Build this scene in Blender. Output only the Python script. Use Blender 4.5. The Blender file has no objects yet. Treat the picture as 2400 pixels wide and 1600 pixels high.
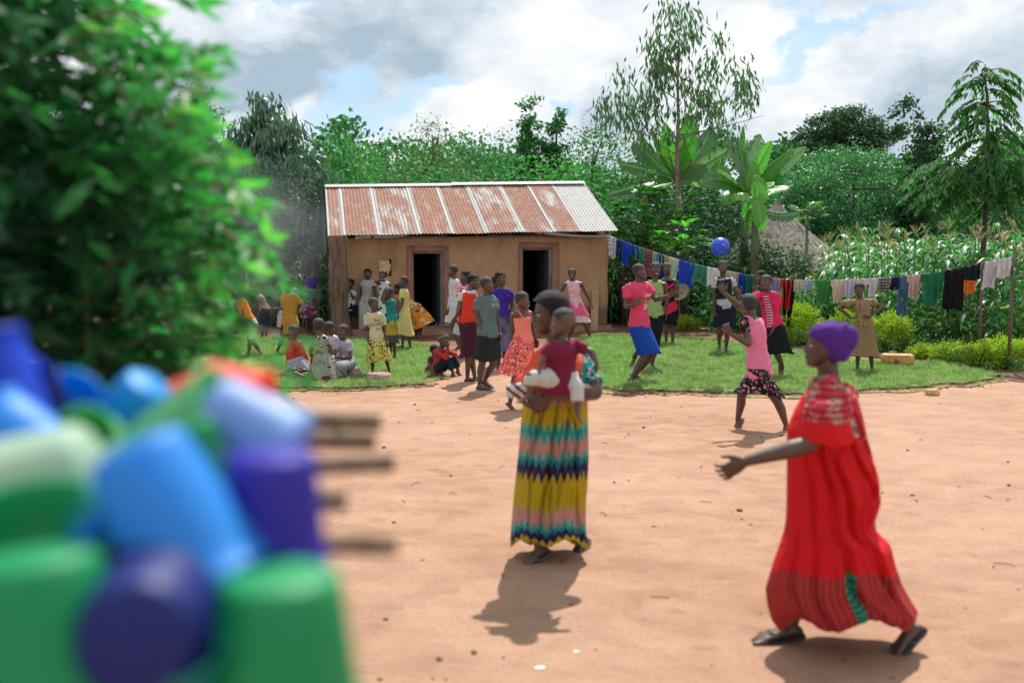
import bpy, bmesh, math, random
import numpy as np
from mathutils import Vector, Matrix, noise as mnoise
from mathutils.bvhtree import BVHTree

random.seed(7)
RNG = np.random.default_rng(11)
scene = bpy.context.scene
R = math.radians

# ---------------------------------------------------------------- camera, sky, sun, exposure
CAM_H = 1.95
PITCH = 5.63
cam_d = bpy.data.cameras.new('camera')
cam = bpy.data.objects.new('camera', cam_d)
scene.collection.objects.link(cam)
scene.camera = cam
cam.location = (0, 0, CAM_H)
cam.rotation_euler = (R(90 - PITCH), 0, 0)
cam_d.sensor_width = 36
cam_d.lens = 35
cam_d.clip_start = 0.05
cam_d.clip_end = 2000
cam_d.dof.use_dof = True
cam_d.dof.focus_distance = 16.0
cam_d.dof.aperture_fstop = 1.4

SUN_EL = 57.0
SUN_AZ = 14.0       # degrees from +Y towards +X: the sun stands beyond the house, a little to the right
sun_d = bpy.data.lights.new('sun', 'SUN')
sun_d.energy = 4.5
sun_d.angle = R(0.7)
sun_d.color = (1.0, 0.95, 0.87)
sun = bpy.data.objects.new('sun', sun_d)
scene.collection.objects.link(sun)
sun.location = (5, 20, 30)
sdir = Vector((math.sin(R(SUN_AZ)) * math.cos(R(SUN_EL)), math.cos(R(SUN_AZ)) * math.cos(R(SUN_EL)), math.sin(R(SUN_EL))))
sun.rotation_euler = sdir.to_track_quat('Z', 'Y').to_euler()

scene.view_settings.view_transform = 'Standard'
scene.view_settings.look = 'None'
scene.view_settings.gamma = 1.0
scene.view_settings.exposure = 0.47
scene.view_settings.use_curve_mapping = False
scene.render.engine = 'CYCLES'
scene.cycles.use_denoising = True
scene.cycles.max_bounces = 6
scene.cycles.transparent_max_bounces = 12
scene.cycles.volume_bounces = 0
scene.cycles.volume_step_rate = 2.0


def lin(h):
    h = h.lstrip('#')
    out = []
    for i in (0, 2, 4):
        c = int(h[i:i + 2], 16) / 255
        out.append(c / 12.92 if c <= 0.04045 else ((c + 0.055) / 1.055) ** 2.4)
    return tuple(out) + (1.0,)


def col4(c):
    if isinstance(c, str):
        return lin(c)
    return tuple(c) + (1.0,) if len(c) == 3 else tuple(c)


class NT:
    """Small helper to write node trees."""
    def __init__(self, tree):
        self.t = tree

    def n(self, kind, **kw):
        nd = self.t.nodes.new(kind)
        for k, v in kw.items():
            if k.startswith('i_'):
                key = k[2:]
                key = int(key) if key.isdigit() else key.replace('_', ' ')
                nd.inputs[key].default_value = v
            else:
                setattr(nd, k, v)
        return nd

    def l(self, a, b):
        self.t.links.new(a, b)

    def math(self, op, a, b=None, clamp=False):
        m = self.n('ShaderNodeMath', operation=op, use_clamp=clamp)
        for i, v in enumerate((a, b)):
            if v is None:
                continue
            if isinstance(v, (int, float)):
                m.inputs[i].default_value = v
            else:
                self.l(v, m.inputs[i])
        return m.outputs[0]

    def mix(self, fac, a, b, blend='MIX'):
        m = self.n('ShaderNodeMix', data_type='RGBA', blend_type=blend)
        for i, v in ((0, fac), (6, a), (7, b)):
            if isinstance(v, (int, float)):
                m.inputs[i].default_value = v
            elif isinstance(v, (tuple, list, str)):
                m.inputs[i].default_value = col4(v)
            else:
                self.l(v, m.inputs[i])
        return m.outputs[2]

    def ramp(self, fac, stops, interp='LINEAR'):
        r = self.n('ShaderNodeValToRGB')
        cr = r.color_ramp
        cr.interpolation = interp
        while len(cr.elements) < len(stops):
            cr.elements.new(0.5)
        for e, (p, c) in zip(cr.elements, stops):
            e.position = p
            e.color = col4(c) if not isinstance(c, (int, float)) else (c, c, c, 1)
        self.l(fac, r.inputs[0])
        return r.outputs[0]

    def noise(self, vec, scale, detail=4, rough=0.55, w=None, dist=0.0):
        nz = self.n('ShaderNodeTexNoise', i_Scale=scale, i_Detail=detail, i_Roughness=rough, i_Distortion=dist)
        if vec is not None:
            self.l(vec, nz.inputs['Vector'])
        return nz.outputs[0]


def new_mat(name):
    m = bpy.data.materials.new(name)
    m.use_nodes = True
    t = m.node_tree
    t.nodes.clear()
    k = NT(t)
    out = k.n('ShaderNodeOutputMaterial')
    return m, k, out


# world: physical sky with a broken cloud deck
world = bpy.data.worlds.new('World')
scene.world = world
world.use_nodes = True
wt = world.node_tree
wt.nodes.clear()
k = NT(wt)
wout = k.n('ShaderNodeOutputWorld')
sky = k.n('ShaderNodeTexSky', sky_type='NISHITA')
sky.sun_disc = False
sky.sun_elevation = R(SUN_EL)
sky.sun_rotation = R(SUN_AZ)
sky.altitude = 1100
tc = k.n('ShaderNodeTexCoord')
sep = k.n('ShaderNodeSeparateXYZ')
k.l(tc.outputs['Generated'], sep.inputs[0])
zz = k.math('ADD', k.math('MAXIMUM', sep.outputs[2], 0.0), 0.16)
cx = k.math('DIVIDE', sep.outputs[0], zz)
cy = k.math('DIVIDE', sep.outputs[1], zz)
cv = k.n('ShaderNodeCombineXYZ')
# shear so that the bands of cloud rise towards the right as in the photograph
k.l(k.math('ADD', cx, k.math('MULTIPLY', cy, 0.35)), cv.inputs[0])
k.l(cy, cv.inputs[1])
off = k.n('ShaderNodeVectorMath', operation='ADD')
off.inputs[1].default_value = (3.1, 7.4, 0.0)
k.l(cv.outputs[0], off.inputs[0])
CV = off.outputs[0]
dv = k.n('ShaderNodeVectorMath', operation='MULTIPLY')
dv.inputs[1].default_value = (1.0, 1.0, 1.7)
k.l(tc.outputs['Generated'], dv.inputs[0])
DV = dv.outputs[0]
n_gap = k.noise(DV, 3.3, 9, 0.58, dist=0.2)
n_big = k.noise(CV, 0.42, 5, 0.5)
n_fine = k.noise(DV, 13.0, 8, 0.6)
# large banks of cloud and the blue rifts between them, by direction: A = x/y, B = z/y, their edges broken up by noise
ysafe = k.math('MAXIMUM', sep.outputs[1], 0.05)
front = k.math('GREATER_THAN', sep.outputs[1], 0.05)
nwa = k.math('SUBTRACT', k.noise(DV, 6.0, 7, 0.62), 0.5)
nwb = k.math('SUBTRACT', k.noise(DV, 9.0, 7, 0.62, dist=.3), 0.5)
SA = k.math('ADD', k.math('DIVIDE', sep.outputs[0], ysafe), k.math('MULTIPLY', nwa, 0.16))
SB = k.math('ADD', k.math('DIVIDE', sep.outputs[2], ysafe), k.math('MULTIPLY', nwb, 0.11))
FR = 2400 * 35 / 36


def bank(px, py, rx, ry, rot):
    v = (800 - py) / FR
    yy_ = math.cos(R(PITCH)) + v * math.sin(R(PITCH))
    a0 = (px - 1200) / FR / yy_
    b0 = (-math.sin(R(PITCH)) + v * math.cos(R(PITCH))) / yy_
    dx = k.math('SUBTRACT', SA, a0)
    dy = k.math('SUBTRACT', SB, b0)
    c_, s_ = math.cos(R(rot)), math.sin(R(rot))
    u_ = k.math('MULTIPLY', k.math('ADD', k.math('MULTIPLY', dx, c_), k.math('MULTIPLY', dy, s_)), FR / rx)
    w_ = k.math('MULTIPLY', k.math('SUBTRACT', k.math('MULTIPLY', dy, c_), k.math('MULTIPLY', dx, s_)), FR / ry)
    d2 = k.math('ADD', k.math('MULTIPLY', u_, u_), k.math('MULTIPLY', w_, w_))
    return k.math('MULTIPLY', k.math('MAXIMUM', k.math('SUBTRACT', 1.0, d2), 0.0), front)


cover = k.ramp(n_gap, [(0.345, 0.0), (0.39, 1.0)])
rift = None
for args in [(860, 265, 190, 46, 22), (820, 240, 60, 90, -30), (1010, 195, 90, 30, 10), (1960, 85, 260, 30, 24), (1850, 100, 90, 26, 20), (690, 20, 120, 24, 0), (1290, 225, 60, 26, 0)]:
    b_ = bank(*args)
    rift = b_ if rift is None else k.math('MAXIMUM', rift, b_)
cover = k.math('MULTIPLY', cover, k.math('SUBTRACT', 1.0, k.ramp(rift, [(0.05, 0.0), (0.75, 0.8)])))
n_mid = k.noise(DV, 5.0, 9, 0.6, dist=.3)
shade = k.math('ADD', k.math('MULTIPLY', n_mid, 0.6), k.math('MULTIPLY', n_fine, 0.4))
for (px_, py_, rx_, ry_, rot_, st_) in [(860, 110, 420, 150, 12, .17), (520, 170, 260, 190, 0, .15), (2330, 200, 480, 150, 24, .17), (1450, 240, 130, 120, 0, .09), (1940, 300, 260, 70, 15, .08), (1250, 60, 300, 260, 10, -.07),
                                        (1750, 150, 330, 150, 20, -.09), (700, 320, 260, 80, 0, -.10), (1150, 300, 420, 110, 0, -.06), (640, 70, 150, 60, 15, -.12), (1500, 40, 300, 100, 0, -.08)]:
    shade = k.math('ADD', shade, k.math('MULTIPLY', bank(px_, py_, rx_, ry_, rot_), st_))
cloud = k.ramp(shade, [(0.28, (6.0, 6.05, 6.1)), (0.43, (5.0, 5.15, 5.3)), (0.55, (3.8, 4.2, 4.6)), (0.70, (2.2, 2.85, 3.4))])
blue = k.mix(0.85, sky.outputs[0], (2.6, 3.8, 5.0))
allsky = k.mix(cover, blue, cloud)
bg = k.n('ShaderNodeBackground', i_Strength=0.14)
k.l(allsky, bg.inputs[0])
k.l(bg.outputs[0], wout.inputs[0])

# ---------------------------------------------------------------- projection helpers (pixels of the 2400 x 1600 photograph)
FPX = 2400 * 35 / 36
_cp, _sp = math.cos(R(PITCH)), math.sin(R(PITCH))


def ray(px, py):
    u = (px - 1200) / FPX
    v = (800 - py) / FPX
    return Vector((u, _cp + v * _sp, -_sp + v * _cp))


def at(px, py, Y):
    d = ray(px, py)
    return Vector((0, 0, CAM_H)) + d * (Y / d.y)


def ground(px, py, z=0.0):
    d = ray(px, py)
    return Vector((0, 0, CAM_H)) + d * ((z - CAM_H) / d.z)


CROP = {'0': (0, 0, 1), '1': (500, 560, .2551), '2': (980, 580, .2551), '3': (1400, 540, .2296), '4': (1800, 540, .2551),
        '5': (1100, 660, .4464), '6': (1600, 720, .5359), '7': (1180, 680, .2041), '8': (800, 600, .1403),
        '10': (500, 540, .2295), '14': (640, 740, .1956), '15': (1700, 750, .2551)}


# ---------------------------------------------------------------- object helpers
COL = scene.collection


def link(o, parent=None):
    COL.objects.link(o)
    if parent is not None:
        o.parent = parent
    return o


def tag(o, label=None, cat=None, group=None, kind=None):
    if label:
        o['label'] = label
    if cat:
        o['category'] = cat
    if group:
        o['group'] = group
    if kind:
        o['kind'] = kind
    return o


def empty(name, loc, label=None, cat=None, group=None):
    o = bpy.data.objects.new(name, None)
    o.empty_display_size = 0.1
    o.location = loc
    link(o)
    return tag(o, label, cat, group)


def mesh_np(name, V, F, mat=None, smooth=True, uv=None, attrs=None, mats=None, midx=None):
    """V: n x 3, F: list of faces or an m x k array."""
    me = bpy.data.meshes.new(name)
    V = np.asarray(V, dtype=np.float32)
    if isinstance(F, np.ndarray):
        kf = F.shape[1]
        nf = F.shape[0]
        me.vertices.add(len(V))
        me.vertices.foreach_set('co', V.ravel())
        me.loops.add(nf * kf)
        me.loops.foreach_set('vertex_index', F.astype(np.int32).ravel())
        me.polygons.add(nf)
        me.polygons.foreach_set('loop_start', np.arange(0, nf * kf, kf, dtype=np.int32))
        me.polygons.foreach_set('loop_total', np.full(nf, kf, dtype=np.int32))
        me.update(calc_edges=True)
    else:
        me.from_pydata([tuple(v) for v in V.tolist()], [], F)
        me.update()
    if smooth:
        me.polygons.foreach_set('use_smooth', np.ones(len(me.polygons), dtype=bool))
    if uv is not None:
        lay = me.uv_layers.new(name='UVMap')
        idx = np.zeros(len(me.loops), dtype=np.int32)
        me.loops.foreach_get('vertex_index', idx)
        lay.data.foreach_set('uv', np.asarray(uv, dtype=np.float32)[idx].ravel())
    for an, av in (attrs or {}).items():
        a = me.attributes.new(an, 'FLOAT', 'POINT')
        a.data.foreach_set('value', np.asarray(av, dtype=np.float32))
    if mats:
        for m in mats:
            me.materials.append(m)
        if midx is not None:
            me.polygons.foreach_set('material_index', np.asarray(midx, dtype=np.int32))
    elif mat:
        me.materials.append(mat)
    return me


def add_obj(name, me, parent=None, loc=None):
    o = bpy.data.objects.new(name, me)
    link(o, parent)
    if loc is not None:
        o.location = loc
    return o


class MB:
    """Mesh bag: collects lofts, boxes and so on."""
    def __init__(self):
        self.v = []
        self.f = []
        self.uv = []

    def add(self, V, F, UV=None):
        b = len(self.v)
        self.v.extend([tuple(x) for x in V])
        self.f.extend([tuple(i + b for i in f) for f in F])
        self.uv.extend(UV if UV is not None else [(0, 0)] * len(V))

    def loft(self, rings, n=12, cap=True):
        """rings: (centre, axisU, axisV) where the axes already carry the radii."""
        V, F, UV = [], [], []
        m = len(rings)
        for j, (c, a, b) in enumerate(rings):
            for i in range(n):
                t = 2 * math.pi * i / n
                V.append(c + a * math.cos(t) + b * math.sin(t))
                UV.append((i / n, j / max(1, m - 1)))
        for j in range(m - 1):
            for i in range(n):
                i2 = (i + 1) % n
                F.append((j * n + i, j * n + i2, (j + 1) * n + i2, (j + 1) * n + i))
        if cap:
            F.append(tuple(range(n - 1, -1, -1)))
            F.append(tuple(range((m - 1) * n, m * n)))
        self.add(V, F, UV)

    def tube(self, pts, rad, n=8, cap=True, flat=None):
        """tube along points with a radius at each; flat=(axis, factor) squashes it."""
        pts = [Vector(p) for p in pts]
        if isinstance(rad, (int, float)):
            rad = [rad] * len(pts)
        rings = []
        prev = None
        for i, p in enumerate(pts):
            d = (pts[min(i + 1, len(pts) - 1)] - pts[max(i - 1, 0)])
            if d.length < 1e-9:
                d = Vector((0, 0, 1))
            d.normalize()
            if prev is None:
                h = Vector((1, 0, 0)) if abs(d.x) < 0.8 else Vector((0, 1, 0))
                a = (h - d * h.dot(d)).normalized()
            else:
                a = prev - d * prev.dot(d)
                a = a.normalized() if a.length > 1e-6 else prev
            prev = a
            b = d.cross(a)
            rings.append((p, a * rad[i], b * rad[i]))
        self.loft(rings, n, cap)

    def capsule(self, p, q, r0, r1, n=12):
        """tapered limb segment with rounded ends."""
        p, q = Vector(p), Vector(q)
        d = q - p
        L = d.length
        d = d / L if L > 1e-6 else Vector((0, 0, 1))
        pts, rr = [], []
        for t in (-0.96, -0.7, -0.35):
            pts.append(p + d * (t * r0)); rr.append(r0 * math.sqrt(max(0.01, 1 - t * t)))
        for t in (0, 0.25, 0.5, 0.75, 1):
            pts.append(p + d * (L * t)); rr.append(r0 + (r1 - r0) * t)
        for t in (0.35, 0.7, 0.96):
            pts.append(q + d * (t * r1)); rr.append(r1 * math.sqrt(max(0.01, 1 - t * t)))
        self.tube(pts, rr, n)

    def ell(self, c, ax, n=12, m=8):
        """ellipsoid from three axis vectors."""
        c = Vector(c)
        a, b, e = [Vector(x) for x in ax]
        rings = []
        for j in range(m + 1):
            t = -math.pi / 2 + math.pi * j / m
            t = max(-1.5, min(1.5, t))
            rings.append((c + e * math.sin(t), a * math.cos(t), b * math.cos(t)))
        self.loft(rings, n)

    def box(self, c, s, rot=None):
        c = Vector(c)
        hx, hy, hz = s[0] / 2, s[1] / 2, s[2] / 2
        V = [Vector((x, y, z)) for x in (-hx, hx) for y in (-hy, hy) for z in (-hz, hz)]
        if rot is not None:
            V = [rot @ v for v in V]
        V = [v + c for v in V]
        F = [(0, 1, 3, 2), (4, 6, 7, 5), (0, 4, 5, 1), (2, 3, 7, 6), (0, 2, 6, 4), (1, 5, 7, 3)]
        self.add(V, F)

    def mesh(self, name, mat=None, smooth=True):
        return mesh_np(name, self.v, self.f, mat, smooth, uv=self.uv)

    def obj(self, name, mat=None, parent=None, smooth=True, loc=None):
        return add_obj(name, self.mesh(name, mat, smooth), parent, loc)


def remesh(mb, voxel, smooth_iter=2, mat=None, name='body', fn=None):
    """union of closed shapes as one continuous skin."""
    me = mesh_np('tmp', mb.v, mb.f)
    o = bpy.data.objects.new('tmp', me)
    COL.objects.link(o)
    m = o.modifiers.new('r', 'REMESH')
    m.mode = 'VOXEL'
    m.voxel_size = voxel
    m.use_smooth_shade = True
    if smooth_iter:
        s = o.modifiers.new('s', 'SMOOTH')
        s.factor = 0.5
        s.iterations = smooth_iter
    dg = bpy.context.evaluated_depsgraph_get()
    out = bpy.data.meshes.new_from_object(o.evaluated_get(dg), depsgraph=dg)
    bpy.data.objects.remove(o)
    bpy.data.meshes.remove(me)
    out.name = name
    out.materials.clear()
    if mat:
        out.materials.append(mat)
    out.polygons.foreach_set('use_smooth', np.ones(len(out.polygons), dtype=bool))
    if fn is not None:
        n = len(out.vertices)
        co = np.zeros(n * 3, dtype=np.float32)
        out.vertices.foreach_get('co', co)
        co = fn(co.reshape(-1, 3))
        out.vertices.foreach_set('co', np.asarray(co, dtype=np.float32).ravel())
        out.update()
    return out


# ---------------------------------------------------------------- materials
MATS = {}


def cached(key, fn):
    if key not in MATS:
        MATS[key] = fn()
    return MATS[key]


def simple(name, color, rough=0.6, metal=0.0, spec=0.5, bump=0.0, bscale=40, var=0.0, vscale=5, sss=0.0, coat=0.0):
    def mk():
        m, k, out = new_mat(name)
        b = k.n('ShaderNodeBsdfPrincipled', i_Roughness=rough, i_Metallic=metal)
        b.inputs['Specular IOR Level'].default_value = spec
        b.inputs['Coat Weight'].default_value = coat
        tc = k.n('ShaderNodeTexCoord')
        c = col4(color)
        if var:
            nz = k.noise(tc.outputs['Object'], vscale, 5, 0.6)
            f = k.ramp(nz, [(0.3, 0.0), (0.7, 1.0)])
            lo = tuple(x * (1 - var) for x in c[:3])
            hi = tuple(min(1, x * (1 + var)) for x in c[:3])
            k.l(k.mix(f, lo, hi), b.inputs['Base Color'])
        else:
            b.inputs['Base Color'].default_value = c
        if sss:
            b.inputs['Subsurface Weight'].default_value = sss
            b.inputs['Subsurface Scale'].default_value = 0.01
        if bump:
            bp = k.n('ShaderNodeBump', i_Strength=bump, i_Distance=0.01)
            k.l(k.noise(tc.outputs['Object'], bscale, 4, 0.6), bp.inputs['Height'])
            k.l(bp.outputs[0], b.inputs['Normal'])
        k.l(b.outputs[0], out.inputs[0])
        return m
    return cached(name + str(color), mk)


def leaf_mat(name, dark, light, extra=None, trans=0.38, rough=0.6, spec=0.18, veins=False, dry=None):
    def mk():
        m, k, out = new_mat(name)
        at_ = k.n('ShaderNodeAttribute', attribute_name='tint')
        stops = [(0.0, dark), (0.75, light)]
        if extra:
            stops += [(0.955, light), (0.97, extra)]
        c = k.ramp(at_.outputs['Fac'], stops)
        if veins:
            uv = k.n('ShaderNodeTexCoord')
            s = k.n('ShaderNodeSeparateXYZ')
            k.l(uv.outputs['UV'], s.inputs[0])
            side = k.math('ABSOLUTE', k.math('SUBTRACT', s.outputs[0], 0.5))
            ph = k.math('SUBTRACT', k.math('MULTIPLY', s.outputs[1], veins), k.math('MULTIPLY', side, 3.0))
            w = k.math('PINGPONG', ph, 0.5)
            rib = k.math('LESS_THAN', side, 0.035)
            c = k.mix(k.math('MULTIPLY', w, 0.55), c, tuple(min(1, x * 1.7) for x in col4(light)[:3]))
            c = k.mix(rib, c, tuple(min(1, x * 2.4) for x in col4(light)[:3]))
        if dry:
            ge = k.n('ShaderNodeNewGeometry')
            pn = k.noise(ge.outputs['Position'], 0.9, 6, 0.65)
            c = k.mix(k.ramp(pn, [(.46, 0.0), (.62, .85)]), c, dry)
            pn2 = k.noise(ge.outputs['Position'], 3.1, 4, 0.6)
            c = k.mix(k.ramp(pn2, [(.40, .45), (.52, 0.0)]), c, tuple(x * .45 for x in col4(dark)[:3]))
        b = k.n('ShaderNodeBsdfPrincipled', i_Roughness=rough)
        b.inputs['Specular IOR Level'].default_value = spec
        k.l(c, b.inputs['Base Color'])
        tr = k.n('ShaderNodeBsdfTranslucent')
        k.l(k.mix(1.0, c, (1.05, 1.8, 0.85), 'MULTIPLY'), tr.inputs[0])
        mx = k.n('ShaderNodeMixShader', i_0=trans)
        k.l(b.outputs[0], mx.inputs[1])
        k.l(tr.outputs[0], mx.inputs[2])
        k.l(mx.outputs[0], out.inputs[0])
        return m
    return cached(name, mk)


def bark_mat(name, a, b_, scale=6.0):
    def mk():
        m, k, out = new_mat(name)
        tc = k.n('ShaderNodeTexCoord')
        mp = k.n('ShaderNodeMapping')
        mp.inputs['Scale'].default_value = (scale * 2, scale * 2, scale * 0.35)
        k.l(tc.outputs['Object'], mp.inputs[0])
        nz = k.noise(mp.outputs[0], 1.6, 8, 0.65)
        c = k.ramp(nz, [(0.35, a), (0.65, b_)])
        bs = k.n('ShaderNodeBsdfPrincipled', i_Roughness=0.9)
        k.l(c, bs.inputs['Base Color'])
        bp = k.n('ShaderNodeBump', i_Strength=0.9, i_Distance=0.03)
        k.l(nz, bp.inputs['Height'])
        k.l(bp.outputs[0], bs.inputs['Normal'])
        k.l(bs.outputs[0], out.inputs[0])
        return m
    return cached(name, mk)


def skin_mat(tone=0):
    tones = [((.055, .025, .016), (.098, .048, .032)), ((.042, .020, .013), (.078, .038, .025)), ((.080, .038, .024), (.135, .070, .046))]
    lo, hi = tones[tone]

    def mk():
        m, k, out = new_mat('skin')
        tc = k.n('ShaderNodeTexCoord')
        nz = k.noise(tc.outputs['Object'], 9, 5, 0.6)
        c = k.mix(k.ramp(nz, [(0.3, 0.0), (0.7, 1.0)]), lo, hi)
        b = k.n('ShaderNodeBsdfPrincipled', i_Roughness=0.44)
        b.inputs['Specular IOR Level'].default_value = 0.6
        k.l(c, b.inputs['Base Color'])
        bp = k.n('ShaderNodeBump', i_Strength=0.12, i_Distance=0.004)
        k.l(k.noise(tc.outputs['Object'], 120, 3, 0.6), bp.inputs['Height'])
        k.l(bp.outputs[0], b.inputs['Normal'])
        k.l(b.outputs[0], out.inputs[0])
        return m
    return cached('skin%d' % tone, mk)


def fabric(pat, *cols, scale=1.0, key=None):
    """cloth with a printed or woven pattern; object coordinates are in metres, measured from the person's feet."""
    ck = 'fab_%s_%s_%s' % (pat, cols, scale)

    def mk():
        m, k, out = new_mat('fabric_' + pat)
        tc = k.n('ShaderNodeTexCoord')
        P = tc.outputs['Object']
        UVs = k.n('ShaderNodeSeparateXYZ')
        k.l(tc.outputs['UV'], UVs.inputs[0])
        sp = k.n('ShaderNodeSeparateXYZ')
        k.l(P, sp.inputs[0])
        X, Y, Z = sp.outputs
        c0 = col4(cols[0])
        C = None
        if pat == 'solid':
            nz = k.noise(P, 3.5, 3, 0.5)
            C = k.mix(k.ramp(nz, [(0.35, 0.0), (0.65, 1.0)]), tuple(x * 0.9 for x in c0[:3]), tuple(min(1, x * 1.07) for x in c0[:3]))
        elif pat == 'hstripe':
            s = k.math('FRACT', k.math('MULTIPLY', Z, 1 / (0.05 * scale)))
            C = k.mix(k.math('GREATER_THAN', s, 0.6), cols[0], cols[1])
        elif pat == 'dstripe':
            d = k.math('ADD', k.math('MULTIPLY', Z, 1.0), k.math('MULTIPLY', X, 0.8))
            s = k.math('FRACT', k.math('MULTIPLY', d, 1 / (0.045 * scale)))
            C = k.mix(k.math('GREATER_THAN', s, 0.62), cols[0], cols[1])
        elif pat == 'bands':
            s = k.math('ADD', k.math('MULTIPLY', Z, 1 / scale), k.math('MULTIPLY', X, -0.25))
            st = [(0.0, cols[0])]
            pos = list(cols[2])
            cc = [cols[0], cols[1]]
            for i, p_ in enumerate(pos):
                st.append((p_, cc[(i + 1) % 2]))
            C = k.ramp(s, st, 'CONSTANT')
        elif pat == 'check':
            f = 1 / (0.03 * scale)
            a = k.math('GREATER_THAN', k.math('FRACT', k.math('MULTIPLY', k.math('ADD', X, Y), f)), 0.68)
            b = k.math('GREATER_THAN', k.math('FRACT', k.math('MULTIPLY', Z, f)), 0.68)
            C = k.mix(k.math('MULTIPLY', k.math('ADD', a, b), 0.5), cols[0], cols[1])
        elif pat == 'dots':
            v = k.n('ShaderNodeTexVoronoi', i_Scale=12.0 / scale, i_Randomness=0.75)
            k.l(P, v.inputs['Vector'])
            st = [(0.0, cols[2] if len(cols) > 2 else cols[1]), (0.10, cols[1]), (0.36, cols[1]), (0.40, cols[0])]
            C = k.ramp(v.outputs['Distance'], st, 'CONSTANT')
        elif pat == 'floral':
            v = k.n('ShaderNodeTexVoronoi', i_Scale=16.0 / scale, i_Randomness=1.0)
            k.l(P, v.inputs['Vector'])
            pick = k.n('ShaderNodeSeparateColor')
            k.l(v.outputs['Color'], pick.inputs[0])
            n = len(cols) - 1
            fl = k.ramp(pick.outputs[0], [(i / n, cols[i + 1]) for i in range(n)], 'CONSTANT')
            nz = k.noise(P, 45 / scale, 2, 0.5)
            d = k.math('ADD', v.outputs['Distance'], k.math('MULTIPLY', nz, 0.35))
            C = k.mix(k.math('LESS_THAN', d, 0.60), cols[0], fl)
        elif pat == 'african':
            v = k.n('ShaderNodeTexVoronoi', i_Scale=7.0 / scale, i_Randomness=0.9, feature='F1')
            k.l(P, v.inputs['Vector'])
            w = k.math('SINE', k.math('MULTIPLY', v.outputs['Distance'], 34))
            pick = k.n('ShaderNodeSeparateColor')
            k.l(v.outputs['Color'], pick.inputs[0])
            n = len(cols) - 1
            fl = k.ramp(pick.outputs[0], [(i / n, cols[i + 1]) for i in range(n)], 'CONSTANT')
            C = k.mix(k.math('GREATER_THAN', w, 0.25), cols[0], fl)
        elif pat == 'ikat':
            # UV.x runs round the skirt, UV.y from waist (0) to hem (1)
            uu = k.math('MULTIPLY', UVs.outputs[0], 30.0)
            zig = k.math('PINGPONG', uu, 0.5)
            zig2 = k.math('PINGPONG', k.math('ADD', uu, 0.5), 0.5)
            nzz = k.math('SUBTRACT', k.noise(P, 4.0, 4, .6), .5)
            h = k.math('ADD', k.math('ADD', UVs.outputs[1], k.math('MULTIPLY', zig, 0.13)), k.math('MULTIPLY', nzz, .07))
            must, teal, pink, purp = '#b09a1c', '#1d9a94', '#d99684', '#33204a'
            base = k.ramp(h, [(0.0, '#c98a7c'), (0.15, must), (0.29, teal), (0.365, '#d99684'), (0.445, teal), (0.50, purp), (0.575, must),
                              (0.76, pink), (0.845, teal), (0.905, purp), (0.985, must)], 'CONSTANT')
            ck_ = k.n('ShaderNodeTexChecker', i_Scale=150.0)
            vm = k.n('ShaderNodeVectorMath', operation='MULTIPLY')
            vm.inputs[1].default_value = (2.0, 1.0, 1.0)
            k.l(tc.outputs['UV'], vm.inputs[0])
            k.l(vm.outputs[0], ck_.inputs['Vector'])
            pm = k.ramp(h, [(0.0, 1.0), (0.15, 0.0), (0.365, 1.0), (0.445, 0.0), (0.76, 1.0), (0.845, 0.0)], 'CONSTANT')
            chk = k.mix(ck_.outputs[1], '#4a2a3c', '#e4a795')
            C = k.mix(k.math('MULTIPLY', pm, 0.75), base, chk)
            # diamonds between the teal points
            dm = k.math('GREATER_THAN', zig2, 0.40)
            tm = k.ramp(h, [(0.0, 0.0), (0.445, 1.0), (0.535, 0.0), (0.845, 1.0), (0.93, 0.0)], 'CONSTANT')
            C = k.mix(k.math('MULTIPLY', k.math('MULTIPLY', dm, tm), 0.85), C, '#27405c')
        elif pat == 'reddress':
            # stripes of the lower band and ruffle
            uu = k.math('MULTIPLY', UVs.outputs[0], 64.0)
            st = k.math('FRACT', uu)
            nz1 = k.noise(P, 8, 2, 0.5)
            stripes = k.ramp(st, [(0.0, '#9c1c28'), (0.35, '#c02430'), (0.55, '#42202a'), (0.68, '#c4664a'), (0.8, '#8e1c26')])
            g = k.ramp(UVs.outputs[0], [(0.0, 0.0), (0.735, 1.0), (0.762, 0.0)], 'CONSTANT')
            gg = k.mix(k.math('GREATER_THAN', k.math('FRACT', k.math('MULTIPLY', UVs.outputs[1], 30.0)), 0.5), '#1e5a4e', '#3c8a64')
            stripes = k.mix(g, stripes, gg)
            C = k.mix(k.math('GREATER_THAN', UVs.outputs[1], 0.745), '#cf1620', stripes)
            yoke = k.noise(P, 14, 4, 0.6)
            yk = k.ramp(yoke, [(0.0, '#b52230'), (0.50, '#bf2c38'), (0.56, '#cfa89c'), (0.62, '#2c5b52'), (0.68, '#b52230')], 'CONSTANT')
            zl = k.math('GREATER_THAN', k.math('ADD', Z, k.math('MULTIPLY', X, 0.9)), 1.06)
            C = k.mix(zl, C, yk)
        elif pat == 'yoke':
            hz = k.math('FRACT', k.math('MULTIPLY', Z, 34.0))
            yoke = k.noise(P, 13, 4, 0.6)
            yk = k.ramp(yoke, [(0.0, '#b52230'), (0.48, '#c43440'), (0.56, '#c98f86'), (0.63, '#2c5b52'), (0.68, '#a81e2c')])
            C = k.mix(k.math('MULTIPLY', k.math('GREATER_THAN', hz, 0.62), 0.6), yk, '#4a1a24')
            C = k.mix(k.math('LESS_THAN', Z, cols[1]), C, '#d21a22')
        elif pat == 'twotone':      # cols: upper, lower, height
            C = k.mix(k.math('GREATER_THAN', Z, cols[2]), cols[1], cols[0])
        elif pat == 'hem':          # patterned above a plain hem: base, flower, flower, hem colour, height
            v = k.n('ShaderNodeTexVoronoi', i_Scale=15.0, i_Randomness=1.0)
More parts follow.
